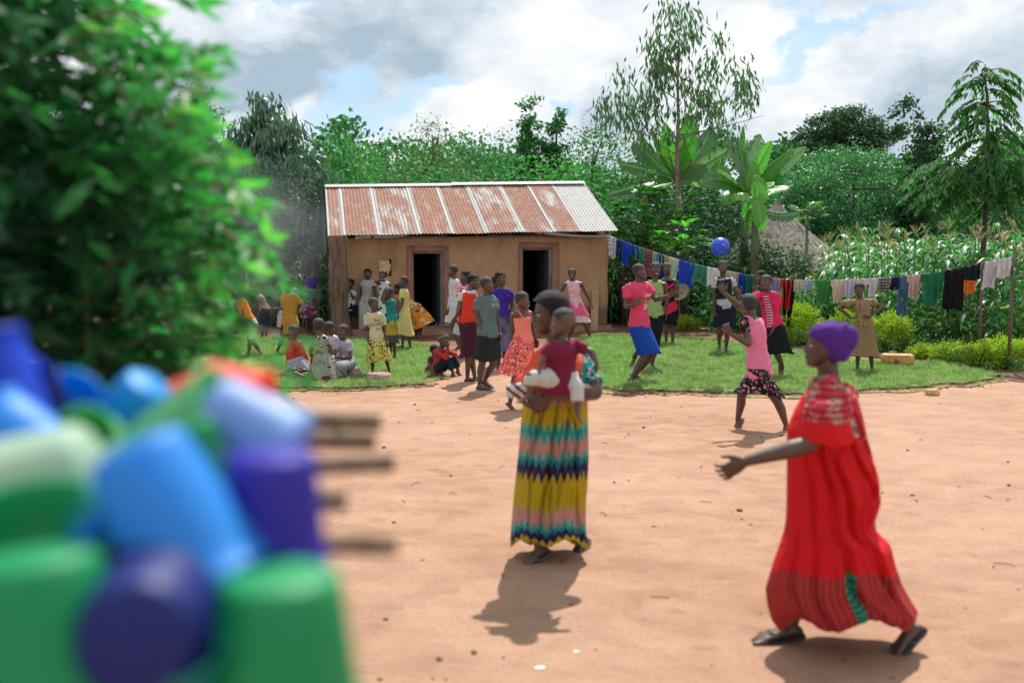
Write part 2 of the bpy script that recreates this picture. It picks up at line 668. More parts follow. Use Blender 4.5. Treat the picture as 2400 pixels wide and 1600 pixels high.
            k.l(P, v.inputs['Vector'])
            w = k.math('SINE', k.math('MULTIPLY', v.outputs['Distance'], 26))
            pick = k.n('ShaderNodeSeparateColor')
            k.l(v.outputs['Color'], pick.inputs[0])
            fl = k.ramp(pick.outputs[0], [(0.0, cols[1]), (0.45, cols[2]), (0.8, '#b8402e')], 'CONSTANT')
            C = k.mix(k.math('GREATER_THAN', w, 0.1), cols[0], fl)
            C = k.mix(k.math('LESS_THAN', Z, cols[4]), C, cols[3])
        b = k.n('ShaderNodeBsdfPrincipled', i_Roughness=0.85)
        b.inputs['Specular IOR Level'].default_value = 0.25
        k.l(C, b.inputs['Base Color'])
        mp = k.n('ShaderNodeMapping')
        mp.inputs['Scale'].default_value = (9, 9, 4)
        mp.inputs['Rotation'].default_value = (0.3, 0.5, 0.2)
        k.l(P, mp.inputs[0])
        bp = k.n('ShaderNodeBump', i_Strength=0.9, i_Distance=0.035)
        k.l(k.noise(mp.outputs[0], 1.0, 3, 0.5, dist=1.2), bp.inputs['Height'])
        k.l(bp.outputs[0], b.inputs['Normal'])
        tr = k.n('ShaderNodeBsdfTranslucent')
        k.l(C, tr.inputs[0])
        mx = k.n('ShaderNodeMixShader', i_0=0.12)
        k.l(b.outputs[0], mx.inputs[1])
        k.l(tr.outputs[0], mx.inputs[2])
        k.l(mx.outputs[0], out.inputs[0])
        return m
    return cached(ck, mk)
# ---------------------------------------------------------------- ground
def earth_mat():
    m, k, out = new_mat('red_earth')
    tc = k.n('ShaderNodeTexCoord')
    P = tc.outputs['Object']
    big = k.noise(P, 0.35, 6, 0.6)
    mp = k.n('ShaderNodeMapping')
    mp.inputs['Scale'].default_value = (1.0, 1.5, 1.0)
    mp.inputs['Rotation'].default_value = (0, 0, 0.12)
    k.l(P, mp.inputs[0])
    mid = k.noise(mp.outputs[0], 2.2, 8, 0.62, dist=0.6)
    fine = k.noise(P, 34, 8, 0.78)
    c = k.mix(k.ramp(mid, [(0.34, 0.0), (0.66, 1.0)]), (.29, .156, .098), (.405, .244, .163))
    # scuffs and foot marks: shallow pits pressed by feet
    vo = k.n('ShaderNodeTexVoronoi', i_Scale=3.4, i_Randomness=1.0)
    wv = k.n('ShaderNodeVectorMath', operation='ADD')
    nzv = k.n('ShaderNodeTexNoise', i_Scale=5.0, i_Detail=3.0)
    k.l(P, nzv.inputs['Vector'])
    sc_ = k.n('ShaderNodeVectorMath', operation='SCALE'); sc_.inputs['Scale'].default_value = .22
    k.l(nzv.outputs['Color'], sc_.inputs[0])
    k.l(P, wv.inputs[0]); k.l(sc_.outputs[0], wv.inputs[1])
    k.l(wv.outputs[0], vo.inputs['Vector'])
    pit = k.ramp(vo.outputs['Distance'], [(.10, 0.0), (.34, 1.0)])
    c = k.mix(k.math('MULTIPLY', k.math('SUBTRACT', 1.0, pit), .42), c, (.22, .115, .07))
    c = k.mix(k.math('MULTIPLY', k.ramp(big, [(0.40, 0.0), (0.68, 1.0)]), .55), c, (.465, .305, .215))
    c = k.mix(k.math('MULTIPLY', k.ramp(fine, [(0.34, 1.0), (0.50, 0.0)]), .5), c, (.17, .08, .05))
    sp = k.noise(P, 190, 2, 0.5)
    c = k.mix(k.math('MULTIPLY', k.ramp(sp, [(0.60, 0.0), (0.70, 1.0)]), .35), c, (.56, .42, .32))
    # damper, darker soil far back and towards the beds
    sepp = k.n('ShaderNodeSeparateXYZ')
    k.l(P, sepp.inputs[0])
    yy = k.math('ADD', sepp.outputs[1], k.math('MULTIPLY', big, 5.0))
    c = k.mix(k.ramp(k.math('MULTIPLY', yy, 0.02), [(0.36, 0.0), (0.46, 1.0)]), c, (.17, .082, .05))
    b = k.n('ShaderNodeBsdfPrincipled', i_Roughness=0.95)
    b.inputs['Specular IOR Level'].default_value = 0.2
    k.l(c, b.inputs['Base Color'])
    h = k.math('ADD', k.math('ADD', k.math('MULTIPLY', mid, .7), k.math('MULTIPLY', pit, .35)), k.math('MULTIPLY', fine, 0.34))
    b1 = k.n('ShaderNodeBump', i_Strength=0.6, i_Distance=0.045)
    k.l(h, b1.inputs['Height'])
    k.l(b1.outputs[0], b.inputs['Normal'])
    k.l(b.outputs[0], out.inputs[0])
    return m


def gz_at(x, y):
    """gentle relief of the yard"""
    d = max(0.0, 1 - abs(y - 8) / 30)
    return 0.010 * mnoise.noise(Vector((x * .9, y * 1.6, 3.3))) * d


nx, ny = 170, 260
xs = np.concatenate([[-400, -120, -50], np.linspace(-16, 16, nx), [50, 120, 400]])
ys = np.concatenate([[-60, -20, -6], np.linspace(0.5, 32, ny), [50, 120, 300, 900]])
V = np.array([(x, y, gz_at(x, y)) for y in ys for x in xs], dtype=np.float32)
NX = len(xs)
ii, jj = np.meshgrid(np.arange(NX - 1), np.arange(len(ys) - 1))
q = (jj * NX + ii).ravel()
Fg = np.stack([q, q + 1, q + NX + 1, q + NX], 1)
ground_o = add_obj('ground', mesh_np('ground', V, Fg, earth_mat()))
tag(ground_o, 'dry trampled reddish brown earth of the yard', kind='structure')

# loose soil, twigs and pebbles on the yard
mb_ = MB()
rr = random.Random(4)
for i in range(420):
    y = 4.3 + rr.random() ** 1.6 * 17
    x = (rr.random() - .45) * (3 + y * .9)
    s = .004 + rr.random() ** 3 * .016
    a = rr.random() * 6.28
    e = Matrix.Rotation(a, 3, 'Z')
    mb_.ell((x, y, s * .35), (e @ Vector((s * 1.4, 0, 0)), e @ Vector((0, s, 0)), Vector((0, 0, s * .6))), 6, 4)
o = mb_.obj('pebbles', simple('pebble', (.20, .11, .07), rough=.9, var=.6, vscale=3))
tag(o, 'small stones and clods scattered over the dirt', kind='stuff')
mb_ = MB()
for i in range(90):
    y = 5 + rr.random() * 13
    x = (rr.random() - .4) * (3 + y * .8)
    a = rr.random() * 6.28
    l_ = .03 + rr.random() * .09
    mb_.tube([(x, y, .006), (x + math.cos(a) * l_ * .5, y + math.sin(a) * l_ * .5, .010), (x + math.cos(a + .3) * l_, y + math.sin(a + .3) * l_, .005)], .0025, 4)
o = mb_.obj('twigs', simple('twig', (.09, .055, .035), rough=.9))
tag(o, 'dry twigs and straw bits lying on the dirt', kind='stuff')
for (px, py, s, lab) in [(1265, 1566, .028, 'white scrap of plastic lying on the dirt nearest the camera'), (1350, 1528, .018, 'small white chip on the dirt beyond the larger scrap')]:
    g = ground(px, py)
    mb_ = MB()
    mb_.ell((0, 0, .004), ((s, s * .3, 0), (-s * .2, s * .6, 0), (0, 0, .005)), 8, 5)
    tag(mb_.obj('plastic_scrap', simple('scrap', (.75, .78, .74), rough=.5), loc=g), lab, 'litter')


# ---------------------------------------------------------------- geometry-nodes scatter helper (uncountable growth only)
def scatter(base, protos, density, smin, smax, seed=0, tilt=0.2, name='scatter'):
    ng = bpy.data.node_groups.new(name, 'GeometryNodeTree')
    ng.interface.new_socket('Geometry', in_out='INPUT', socket_type='NodeSocketGeometry')
    ng.interface.new_socket('Geometry', in_out='OUTPUT', socket_type='NodeSocketGeometry')
    N = ng.nodes
    gi = N.new('NodeGroupInput'); go = N.new('NodeGroupOutput')
    dist = N.new('GeometryNodeDistributePointsOnFaces')
    dist.inputs['Density'].default_value = density
    dist.inputs['Seed'].default_value = seed
    ng.links.new(gi.outputs[0], dist.inputs['Mesh'])
    join = N.new('GeometryNodeJoinGeometry')
    ng.links.new(gi.outputs[0], join.inputs[0])
    g2i = N.new('GeometryNodeGeometryToInstance')
    for p in protos:
        oi = N.new('GeometryNodeObjectInfo')
        oi.inputs['Object'].default_value = p
        oi.inputs['As Instance'].default_value = True
        ng.links.new(oi.outputs['Geometry'], g2i.inputs[0])
    iop = N.new('GeometryNodeInstanceOnPoints')
    ng.links.new(dist.outputs['Points'], iop.inputs['Points'])
    ng.links.new(g2i.outputs[0], iop.inputs['Instance'])
    iop.inputs['Pick Instance'].default_value = True
    rv = N.new('FunctionNodeRandomValue'); rv.data_type = 'FLOAT_VECTOR'
    rv.inputs[0].default_value = (-tilt, -tilt, 0); rv.inputs[1].default_value = (tilt, tilt, 6.283)
    ng.links.new(rv.outputs[0], iop.inputs['Rotation'])
    rs = N.new('FunctionNodeRandomValue'); rs.data_type = 'FLOAT'
    rs.inputs[2].default_value = smin; rs.inputs[3].default_value = smax; rs.inputs['Seed'].default_value = 5
    ng.links.new(rs.outputs[1], iop.inputs['Scale'])
    ng.links.new(iop.outputs[0], join.inputs[0])
    ng.links.new(join.outputs[0], go.inputs[0])
    m = base.modifiers.new(name, 'NODES')
    m.node_group = ng


def blades(name, n, rad, h, w, mat, seed=0, bend=.5):
    r = np.random.default_rng(seed)
    V, F, T = [], [], []
    for i in range(n):
        a, d = r.random() * 6.283, rad * math.sqrt(r.random())
        p = np.array([math.cos(a) * d, math.sin(a) * d, 0])
        b = r.random() * 6.283
        hh_ = h * (.5 + r.random() * .7)
        dr = np.array([math.cos(b), math.sin(b), 0]) * hh_ * bend * r.random() * 1.6
        sd = np.array([-math.sin(b), math.cos(b), 0]) * w
        k0 = len(V)
        V += [p - sd, p + sd, p + dr * .35 + sd * .8 + [0, 0, hh_ * .6], p + dr * .35 - sd * .8 + [0, 0, hh_ * .6], p + dr + [0, 0, hh_]]
        F += [(k0, k0 + 1, k0 + 2, k0 + 3), (k0 + 3, k0 + 2, k0 + 4)]
        T += [r.random()] * 5
    me = mesh_np(name, V, F, mat, attrs={'tint': T})
    return bpy.data.objects.new(name, me)


GRASS = leaf_mat('grass_blade', (.125, .195, .06), (.36, .43, .19), extra=(.46, .40, .25), trans=.4, rough=.5, spec=.3, dry=(.34, .34, .17))
tufts = [blades('tuft', 16, .045, .055, .0022, GRASS, s, .6) for s in (1, 2, 3)]


def turf_mat():
    m, k, out = new_mat('turf')
    tc = k.n('ShaderNodeTexCoord')
    nz = k.noise(tc.outputs['Object'], 1.4, 6, .65)
    nf = k.noise(tc.outputs['Object'], 30, 4, .6)
    c = k.mix(k.ramp(nz, [(.35, 0.0), (.62, 1.0)]), (.085, .15, .055), (.24, .24, .12))
    c = k.mix(k.math('MULTIPLY', k.ramp(nf, [(.3, 1.0), (.5, 0.0)]), .5), c, (.06, .045, .025))
    b = k.n('ShaderNodeBsdfPrincipled', i_Roughness=.95)
    k.l(c, b.inputs['Base Color'])
    bp = k.n('ShaderNodeBump', i_Strength=.8, i_Distance=.03)
    k.l(nf, bp.inputs['Height'])
    k.l(bp.outputs[0], b.inputs['Normal'])
    k.l(b.outputs[0], out.inputs[0])
    return m


def lawn(name, outline_px, label, seed):
    pts = [ground(x, y) for (x, y) in outline_px]
    # densify and roughen the edge
    P = []
    for i, p in enumerate(pts):
        q = pts[(i + 1) % len(pts)]
        nseg = max(2, int((q - p).length / .12))
        for s in range(nseg):
            a = p.lerp(q, s / nseg)
            a = a + Vector((mnoise.noise(a * 2.1), mnoise.noise(a * 2.3 + Vector((9, 0, 0))), 0)) * .22 + Vector((mnoise.noise(a * 9), mnoise.noise(a * 9 + Vector((9, 0, 0))), 0)) * .07
            P.append(a)
    bm = bmesh.new()
    bot = [bm.verts.new((p.x, p.y, -.01)) for p in P]
    top = [bm.verts.new((p.x, p.y, GZH + .012 * mnoise.noise(p * 3))) for p in P]
    f = bm.faces.new(top)
    n = len(P)
    for i in range(n):
        bm.faces.new((bot[i], bot[(i + 1) % n], top[(i + 1) % n], top[i]))
    bmesh.ops.triangulate(bm, faces=[f])
    bmesh.ops.recalc_face_normals(bm, faces=bm.faces)
    me = bpy.data.meshes.new(name)
    bm.to_mesh(me)
    bm.free()
    soil = simple('soil_edge', (.18, .088, .055), rough=.95, bump=.8, bscale=25, var=.4)
    me.materials.append(TURF)
    me.materials.append(soil)
    for pl in me.polygons:
        pl.material_index = 0 if pl.normal.z > .5 else 1
    o = add_obj(name, me)
    tag(o, label, kind='structure')
    # the growth sits on a separate sheet so that the sides stay bare
    me2 = bpy.data.meshes.new('grass')
    bm = bmesh.new()
    cx0 = sum((p for p in P), Vector()) / len(P)
    vs = [bm.verts.new((p.x + (p - cx0).normalized().x * -.015, p.y + (p - cx0).normalized().y * -.015, GZH + .004)) for p in P]
    f = bm.faces.new(vs)
    bmesh.ops.triangulate(bm, faces=[f])
    bmesh.ops.recalc_face_normals(bm, faces=bm.faces)
    if sum(fc.normal.z for fc in bm.faces) < 0:
        bmesh.ops.reverse_faces(bm, faces=bm.faces)
    bm.to_mesh(me2)
    bm.free()
    me2.materials.append(TURF)
    g = add_obj('grass', me2)
    tag(g, label.replace('raised bed of turf', 'short green grass'), kind='stuff')
    scatter(g, tufts, 330, .6, 1.35, seed, .25, 'grass')
    # stray tufts creeping out over the dirt
    Vt, Ft = [], []
    for i, p in enumerate(P):
        nx_ = (p - cx0).normalized()
        w_ = .10 + .22 * max(0, mnoise.noise(p * 1.3) + .2)
        Vt += [(p.x + nx_.x * .03, p.y + nx_.y * .03, .011), (p.x + nx_.x * w_, p.y + nx_.y * w_, .011)]
    Ft = [(2 * i, 2 * i + 1, (2 * i + 3) % len(Vt), (2 * i + 2) % len(Vt)) for i in range(len(P))]
    st = add_obj('stray_grass', mesh_np('stray_grass', Vt, Ft, ground_o.data.materials[0]))
    tag(st, 'stray grass tufts creeping over the dirt round the ' + ('left' if seed == 1 else 'right') + ' lawn', kind='stuff')
    scatter(st, tufts, 230, .35, .95, seed + 7, .35, 'stray')
    # dark crumbled soil along the foot of the edge
    mb = MB()
    r = random.Random(seed)
    for p in P:
        if p.y < 20:
            for _ in range(9):
                s = .005 + .025 * r.random() ** 3
                c = p + Vector((r.gauss(0, .07), -abs(r.gauss(0, .09)), 0))
                mb.ell((c.x, c.y, s * .3), ((s * 1.5, 0, 0), (0, s, 0), (0, 0, s * .6)), 6, 4)
    tag(mb.obj('soil_crumbs', soil), 'dark crumbled soil along the edge of the ' + ('left' if seed == 1 else 'right') + ' lawn', kind='stuff')


GZH = .04
TURF = turf_mat()
lawn('lawn', [(120, 900), (400, 908), (700, 912), (900, 912), (990, 905), (1022, 885), (1010, 845), (985, 815), (900, 800), (700, 795), (300, 800)], 'raised bed of turf on the left under the seated girls', 1)
lawn('lawn', [(1330, 905), (1450, 920), (1600, 925), (1900, 925), (2150, 912), (2290, 898), (2322, 888), (2290, 872), (2180, 855), (2060, 868), (1930, 835), (1800, 822), (1640, 798), (1450, 790), (1370, 790), (1345, 840)], 'raised bed of turf on the right where the girls play', 2)


# ---------------------------------------------------------------- house
def wall_mat():
    m, k, out = new_mat('mud_wall')
    tc = k.n('ShaderNodeTexCoord')
    P = tc.outputs['Object']
    a = k.noise(P, 1.1, 7, .6)
    f = k.noise(P, 26, 6, .7)
    c = k.mix(k.ramp(a, [(.33, 0.0), (.66, 1.0)]), (.37, .205, .105), (.49, .30, .175))
    c = k.mix(k.math('MULTIPLY', k.ramp(f, [(.30, 1.0), (.5, 0.0)]), .35), c, (.19, .10, .055))
    # damp streaks running down from the eave
    mpw = k.n('ShaderNodeMapping'); mpw.inputs['Scale'].default_value = (3.0, 3.0, .5)
    k.l(P, mpw.inputs[0])
    stn = k.noise(mpw.outputs[0], 1.3, 7, .65, dist=.6)
    c = k.mix(k.ramp(stn, [(.52, 0.0), (.68, .5)]), c, (.20, .115, .07))
    c = k.mix(k.ramp(stn, [(.30, .45), (.42, 0.0)]), c, (.50, .32, .20))
    # rain-splashed dirt band low on the wall
    s = k.n('ShaderNodeSeparateXYZ')
    k.l(P, s.inputs[0])
    low = k.math('ADD', s.outputs[2], k.math('MULTIPLY', a, .5))
    c = k.mix(k.ramp(low, [(.62, .75), (.80, 0.0)]), c, (.13, .085, .055))
    b = k.n('ShaderNodeBsdfPrincipled', i_Roughness=.95)
    k.l(c, b.inputs['Base Color'])
    bp = k.n('ShaderNodeBump', i_Strength=.7, i_Distance=.03)
    k.l(k.math('ADD', k.math('MULTIPLY', f, .5), a), bp.inputs['Height'])
    k.l(bp.outputs[0], b.inputs['Normal'])
    k.l(b.outputs[0], out.inputs[0])
    return m


HA = R(15.5)
hu = Vector((math.cos(HA), math.sin(HA), 0))
hv = Vector((-math.sin(HA), math.cos(HA), 0))
HO = at(797, 775, 20.95)
HO.z = 0
house = empty('mud_house', HO, 'long mud-walled house with a rusty corrugated iron roof and two dark doorways', 'house')
house.rotation_euler = (0, 0, HA)


def H(u, v, z):       # house-local coordinates
    return Vector((u, v, z))


def h_of(px, py, v=0.0):
    """pixel -> (u, z) on the plane of the front wall"""
    d = ray(px, py)
    C0 = Vector((0, 0, CAM_H))
    t = ((HO + hv * v - C0).dot(hv)) / d.dot(hv)
    p = C0 + d * t
    return (p - HO).dot(hu), p.z


WALL = wall_mat()
SHADE_WALL = simple('painted_shade_wall', (.018, .022, .028), rough=.9, var=.3)  # inner walls coloured near-black in place of the shade of the room
u_r = h_of(1424, 700)[0]
z_l, z_r = 2.02, 2.12
D = 4.0
openings = []
for (xl, yt, xr, yb) in [(966, 590, 1039, 762), (1223, 582, 1294, 757), (887, 607, 918, 647)]:
    u0, zt = h_of(xl, yt); u1, _ = h_of(xr, yt); _, zb = h_of(xl, yb)
    openings.append([u0, u1, max(zb, .12), zt])
openings[0][2] = openings[1][2] = .16
us = sorted(set([0, u_r] + [o_[0] for o_ in openings] + [o_[1] for o_ in openings]))
zs = sorted(set([0, 2.6] + [o_[2] for o_ in openings] + [o_[3] for o_ in openings]))


def dens(a, step):
    out = []
    for p, q in zip(a, a[1:]):
        n = max(1, int((q - p) / step))
        out += [p + (q - p) * i / n for i in range(n)]
    return out + [a[-1]]


us, zs = dens(us, .16), dens(zs, .16)


def solid_wall(name, us, zs, holes, thick, place, topf, mat, rough=.014, skip=None):
    V, Fc = [], []
    nu, nz = len(us), len(zs)
    for side in (0, 1):
        for z in zs:
            for u in us:
                zz = min(z, topf(u))
                nn = mnoise.noise(Vector((u * 1.7, zz * 1.7, side * 7))) * rough * 1.6 + mnoise.noise(Vector((u * 6, zz * 6, side * 7))) * rough * .5
                e = .03 * mnoise.noise(Vector((zz * 2, 5, 1))) if (u == us[0] or u == us[-1]) else 0
                V.append(place(u + e, side * thick + nn * (1 if side else -1), zz))
    cell = {}
    for j in range(nz - 1):
        for i in range(nu - 1):
            cu, cz = (us[i] + us[i + 1]) / 2, (zs[j] + zs[j + 1]) / 2
            hole = any(h[0] < cu < h[1] and h[2] < cz < h[3] for h in holes) or zs[j] >= topf(cu) - 1e-4
            cell[(i, j)] = not hole
    B = nu * nz
    for (i, j), ok in cell.items():
        if not ok:
            continue
        a, b, c, d = j * nu + i, j * nu + i + 1, (j + 1) * nu + i + 1, (j + 1) * nu + i
        Fc.append((a, b, c, d))
        Fc.append((B + a, B + d, B + c, B + b))
        if not cell.get((i - 1, j)): Fc.append((a, d, B + d, B + a))
        if not cell.get((i + 1, j)): Fc.append((b, B + b, B + c, c))
        if not cell.get((i, j - 1)): Fc.append((a, B + a, B + b, b))
        if not cell.get((i, j + 1)): Fc.append((d, c, B + c, B + d))
    return add_obj(name, mesh_np(name, V, Fc, mat), house)


top_line = lambda u: 2.06 + (.08) * u / u_r
solid_wall('front_wall', us, zs, openings, .22, lambda u, t, z: H(u, t, z), top_line, WALL)
solid_wall('side_wall', dens([.22, D], .3), dens([0, 3.6], .2), [], .2, lambda u, t, z: H(.2 - t, u, z), lambda u: 2.06 + 1.1 * (1 - abs(u - 2) / 2), WALL)
solid_wall('side_wall', dens([.22, D], .3), dens([0, 3.6], .2), [], .2, lambda u, t, z: H(u_r - .2 + t, u, z), lambda u: 2.12 + 1.1 * (1 - abs(u - 2) / 2), WALL)
solid_wall('back_wall', dens([.2, u_r - .2], .4), dens([0, 2.30], .3), [], .2, lambda u, t, z: H(u, D - t, z), lambda u: 2.30, SHADE_WALL)
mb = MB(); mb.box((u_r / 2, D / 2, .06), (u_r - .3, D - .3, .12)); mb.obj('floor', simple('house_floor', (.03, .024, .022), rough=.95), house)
# partition and dim inside
solid_wall('partition', dens([.23, D - .2], .4), dens([0, 2.3], .4), [], .15, lambda u, t, z: H(u_r * .52 + t, u, z), lambda u: 2.3, SHADE_WALL)
# plinth
mb = MB()
rings = []
for i in range(25):
    u = -.05 + (u_r + .1) * i / 24
    w = .32 + .05 * mnoise.noise(Vector((u, 1, 1))) - .12 * max(0, u / u_r - .6) * 2.5
    zt = .15 + .012 * mnoise.noise(Vector((u * 2, 3, 1))) - .04 * (u / u_r)
    rings.append([H(u, .1, 0), H(u, .1, zt), H(u, -w * .7, zt), H(u, -w, zt * .45), H(u, -w * 1.18, 0)])
Vv = [p for r_ in rings for p in r_]
Fv = []
for i in range(24):
    for j in range(4):
        Fv.append((i * 5 + j, i * 5 + j + 1, (i + 1) * 5 + j + 1, (i + 1) * 5 + j))
Fv += [(0, 1, 2, 3, 4), tuple(24 * 5 + j for j in (4, 3, 2, 1, 0))]
add_obj('plinth', mesh_np('plinth', Vv, Fv, simple('plinth_earth', (.24, .125, .075), rough=.95, bump=.6, bscale=18, var=.3, vscale=2)), house)
# door surrounds: redder plaster band, proud of the wall, and wooden frames
SUR = simple('red_plaster', (.30, .15, .11), rough=.95, bump=.5, bscale=30, var=.25, vscale=3)
WOODP = simple('grey_wood', (.20, .18, .15), rough=.8, bump=.5, bscale=50, var=.3)
for n_, (u0, u1, z0, z1) in enumerate(openings[:2]):
    door = empty('doorway', (0, 0, 0)); door.parent = house
    for (a, b, c, d) in [(u0 - (.105 if n_ == 0 else .07), u0 - .002, z0, z1 + .13), (u1 + .002, u1 + (.11 if n_ == 0 else .15), z0, z1 + .13), (u0, u1, z1 + .002, z1 + .13)]:
        m2 = MB()
        N = 8
        rg = []
        for i in range(N + 1):
            t = i / N
            if d - c > b - a:
                z = c + (d - c) * t
                e = .018 * mnoise.noise(Vector((z * 3, a, 2)))
                rg.append([H(a + e, -.026, z), H(b, -.028, z), H(b, .02, z), H(a + e, .02, z)])
            else:
                u = a + (b - a) * t
                e = .018 * mnoise.noise(Vector((u * 3, 4, 2)))
                rg.append([H(u, -.026, d + e), H(u, -.028, c), H(u, .02, c), H(u, .02, d + e)])
        Vr = [p for r_ in rg for p in r_]
        Fr = []
        for i in range(N):
            for j in range(4):
                Fr.append((i * 4 + j, i * 4 + (j + 1) % 4, (i + 1) * 4 + (j + 1) % 4, (i + 1) * 4 + j))
        Fr += [(0, 1, 2, 3), tuple(N * 4 + j for j in (3, 2, 1, 0))]
        add_obj('door_surround', mesh_np('door_surround', Vr, Fr, SUR), door)
    m2 = MB()
    m2.box(((u1 - .03), .10, (z0 + z1) / 2), (.055, .12, z1 - z0)); m2.box(((u0 + .02), .10, (z0 + z1) / 2), (.035, .12, z1 - z0)); m2.box(((u0 + u1) / 2, .10, z1 - .02), (u1 - u0 - .1, .12, .04))
    m2.obj('door_frame', WOODP, door, smooth=False)
    m2 = MB()   # door leaf swung inwards
    m2.box((u1 - .07, .22 + .36, (z0 + z1) / 2), (.03, .68, z1 - z0 - .04))
    m2.obj('door_leaf', simple('door_teal', (.030, .06, .075), rough=.6, bump=.3), door, smooth=False)
# window hole with a torn board
u0, u1, z0, z1 = openings[2]
m2 = MB()
V2, n2 = [], 14
poly = [(0, 0)]
pts = [(.04, 1.0), (.35, .99), (.70, .99), (.84, .95), (.86, .74), (.98, .70), (.96, .40), (.84, .25), (.78, .06), (.60, .02), (.40, .10), (.22, .03), (.06, .05)]
V2 = [H(u0 + (u1 - u0) * a, .05, z0 + (z1 - z0) * b) for a, b in pts] + [H(u0 + (u1 - u0) * a, .065, z0 + (z1 - z0) * b) for a, b in pts]
nP = len(pts)
m2.add(V2, [tuple(range(nP - 1, -1, -1)), tuple(range(nP, 2 * nP))] + [(i, (i + 1) % nP, nP + (i + 1) % nP, nP + i) for i in range(nP)])
o = m2.obj('torn_board', simple('cardboard', (.62, .43, .22), rough=.85, var=.4, vscale=9, bump=.3), house, smooth=False)
o['label'] = 'torn yellowish board filling the small window hole'


# roof: corrugated sheets
def roof_mat(name, rust, seed):
    m, k, out = new_mat(name)
    tc = k.n('ShaderNodeTexCoord')
    uv = k.n('ShaderNodeSeparateXYZ')
    k.l(tc.outputs['UV'], uv.inputs[0])
    ob = tc.outputs['Object']
    mp = k.n('ShaderNodeMapping'); mp.inputs['Scale'].default_value = (3.2, 1.1, 1.1); mp.inputs['Location'].default_value = (seed, 0, 0)
    k.l(ob, mp.inputs[0])
    a = k.noise(mp.outputs[0], 1.0, 8, .68, dist=.4)
    f = k.noise(ob, 9, 6, .7)
    h = k.math('ADD', k.math('MULTIPLY', a, .75), k.math('MULTIPLY', f, .25))
    edge = k.math('MULTIPLY', k.math('ABSOLUTE', k.math('SUBTRACT', uv.outputs[0], .5)), 2.0)
    ed = k.ramp(edge, [(.76, 0.0), (.88, 1.0)])
    amt = k.math('SUBTRACT', k.math('ADD', h, rust), k.math('MULTIPLY', ed, .55))
    rs = k.ramp(f, [(.3, (.165, .068, .042)), (.55, (.27, .125, .082)), (.75, (.36, .21, .145))])
    fac = k.ramp(amt, [(.42, 0.0), (.52, 1.0)])
    c = k.mix(fac, k.mix(k.ramp(f, [(.3, 0.0), (.7, 1.0)]), (.19, .195, .20), (.33, .325, .31)), rs)
    b = k.n('ShaderNodeBsdfPrincipled')
    k.l(c, b.inputs['Base Color'])
    k.l(k.ramp(fac, [(0, .6), (1, .85)]), b.inputs['Roughness'])
    b.inputs['Metallic'].default_value = 0.0
    k.l(b.outputs[0], out.inputs[0])
    return m


def loc(p):
    d = p - HO
    return Vector((d.dot(hu), d.dot(hv), d.z))


EL, ER = loc(at(768, 553, 20.45)), loc(at(1449, 541, 22.15))
RL, RR = loc(at(761, 436, 22.5)), loc(at(1368, 429, 24.15))
BL, BR = EL + (RL - EL) * 1.0, ER + (RR - ER) * 1.0
BL = Vector((RL.x, 2 * RL.y - EL.y, EL.z)); BR = Vector((RR.x, 2 * RR.y - ER.y, ER.z))
cuts_t = [0, .045, .160, .297, .408, .52, .652, .762, .862, 1.0]
steel = [0, 0, 0, 0, 0, 0, 0, 0, 1]
rusts = [.02, .06, .01, .06, .07, -.01, .06, .01, -.6]
roof = empty('roof', (0, 0, 0)); roof.parent = house


def sheet(a0, b0, a1, b1, t0, t1, lift, mat, name='roof_sheet'):
    """corrugated sheet between eave line a and ridge line b"""
    nn = max(6, int(abs((a1 - a0).length) / .076) * 6)
    nn = int(abs((a1 - a0).length) / .011)
    rows = 5
    V, Fc, UV = [], [], []
    for j in range(rows + 1):
        s = j / rows
        for i in range(nn + 1):
            t = i / nn
            p = (a0.lerp(a1, t)).lerp(b0.lerp(b1, t), s)
            ph = (a0.lerp(a1, t) - EL).length / .078 * 2 * math.pi
            sag = .012 * mnoise.noise(Vector((p.x * 1.1, s * 2, 4)))
            eavew = (.012 * mnoise.noise(Vector((t * 4 + t0 * 30, 8, 1))) if j == 0 else 0)
            V.append(p + Vector((0, eavew, lift + .0095 * math.sin(ph) + sag)))
            UV.append((t, s))
    for j in range(rows):
        for i in range(nn):
            a = j * (nn + 1) + i
            Fc.append((a, a + 1, a + nn + 2, a + nn + 1))
    return add_obj(name, mesh_np(name, V, Fc, mat, uv=UV), roof)


for i, (t0, t1) in enumerate(zip(cuts_t, cuts_t[1:])):
    mt = roof_mat('rusty_sheet%d' % i, rusts[i], i * 3.7)
    e = .012 if i < 8 else 0
    o = sheet(EL.lerp(ER, t0), RL.lerp(RR, t0), EL.lerp(ER, min(1, t1 + e)), RL.lerp(RR, min(1, t1 + e)), t0, t1, .012 * (i % 2), mt)
    if i == 8:
        o['label'] = 'newer unrusted grey roof sheet at the right end'
RB = roof_mat('rusty_sheet_back', .05, 60)
for (t0, t1) in [(0, .33), (.33, .66), (.66, 1)]:
    sheet(BL.lerp(BR, t0), RL.lerp(RR, t0), BL.lerp(BR, t1), RL.lerp(RR, t1), t0, t1, -.004, RB)
m2 = MB()
for (t0, t1, dz) in [(0, .5, .015), (.47, 1.0, .030)]:
    a, b = RL.lerp(RR, t0), RL.lerp(RR, t1)
    V2 = [a + Vector((0, -.13, -.045 + dz)), a + Vector((0, 0, .02 + dz)), a + Vector((0, .13, -.045 + dz)), b + Vector((0, -.13, -.045 + dz)), b + Vector((0, 0, .02 + dz)), b + Vector((0, .13, -.045 + dz))]
    m2.add(V2, [(0, 3, 4, 1), (1, 4, 5, 2)])
m2.obj('ridge_cap', roof_mat('ridge_rust', .12, 90), roof, smooth=False)
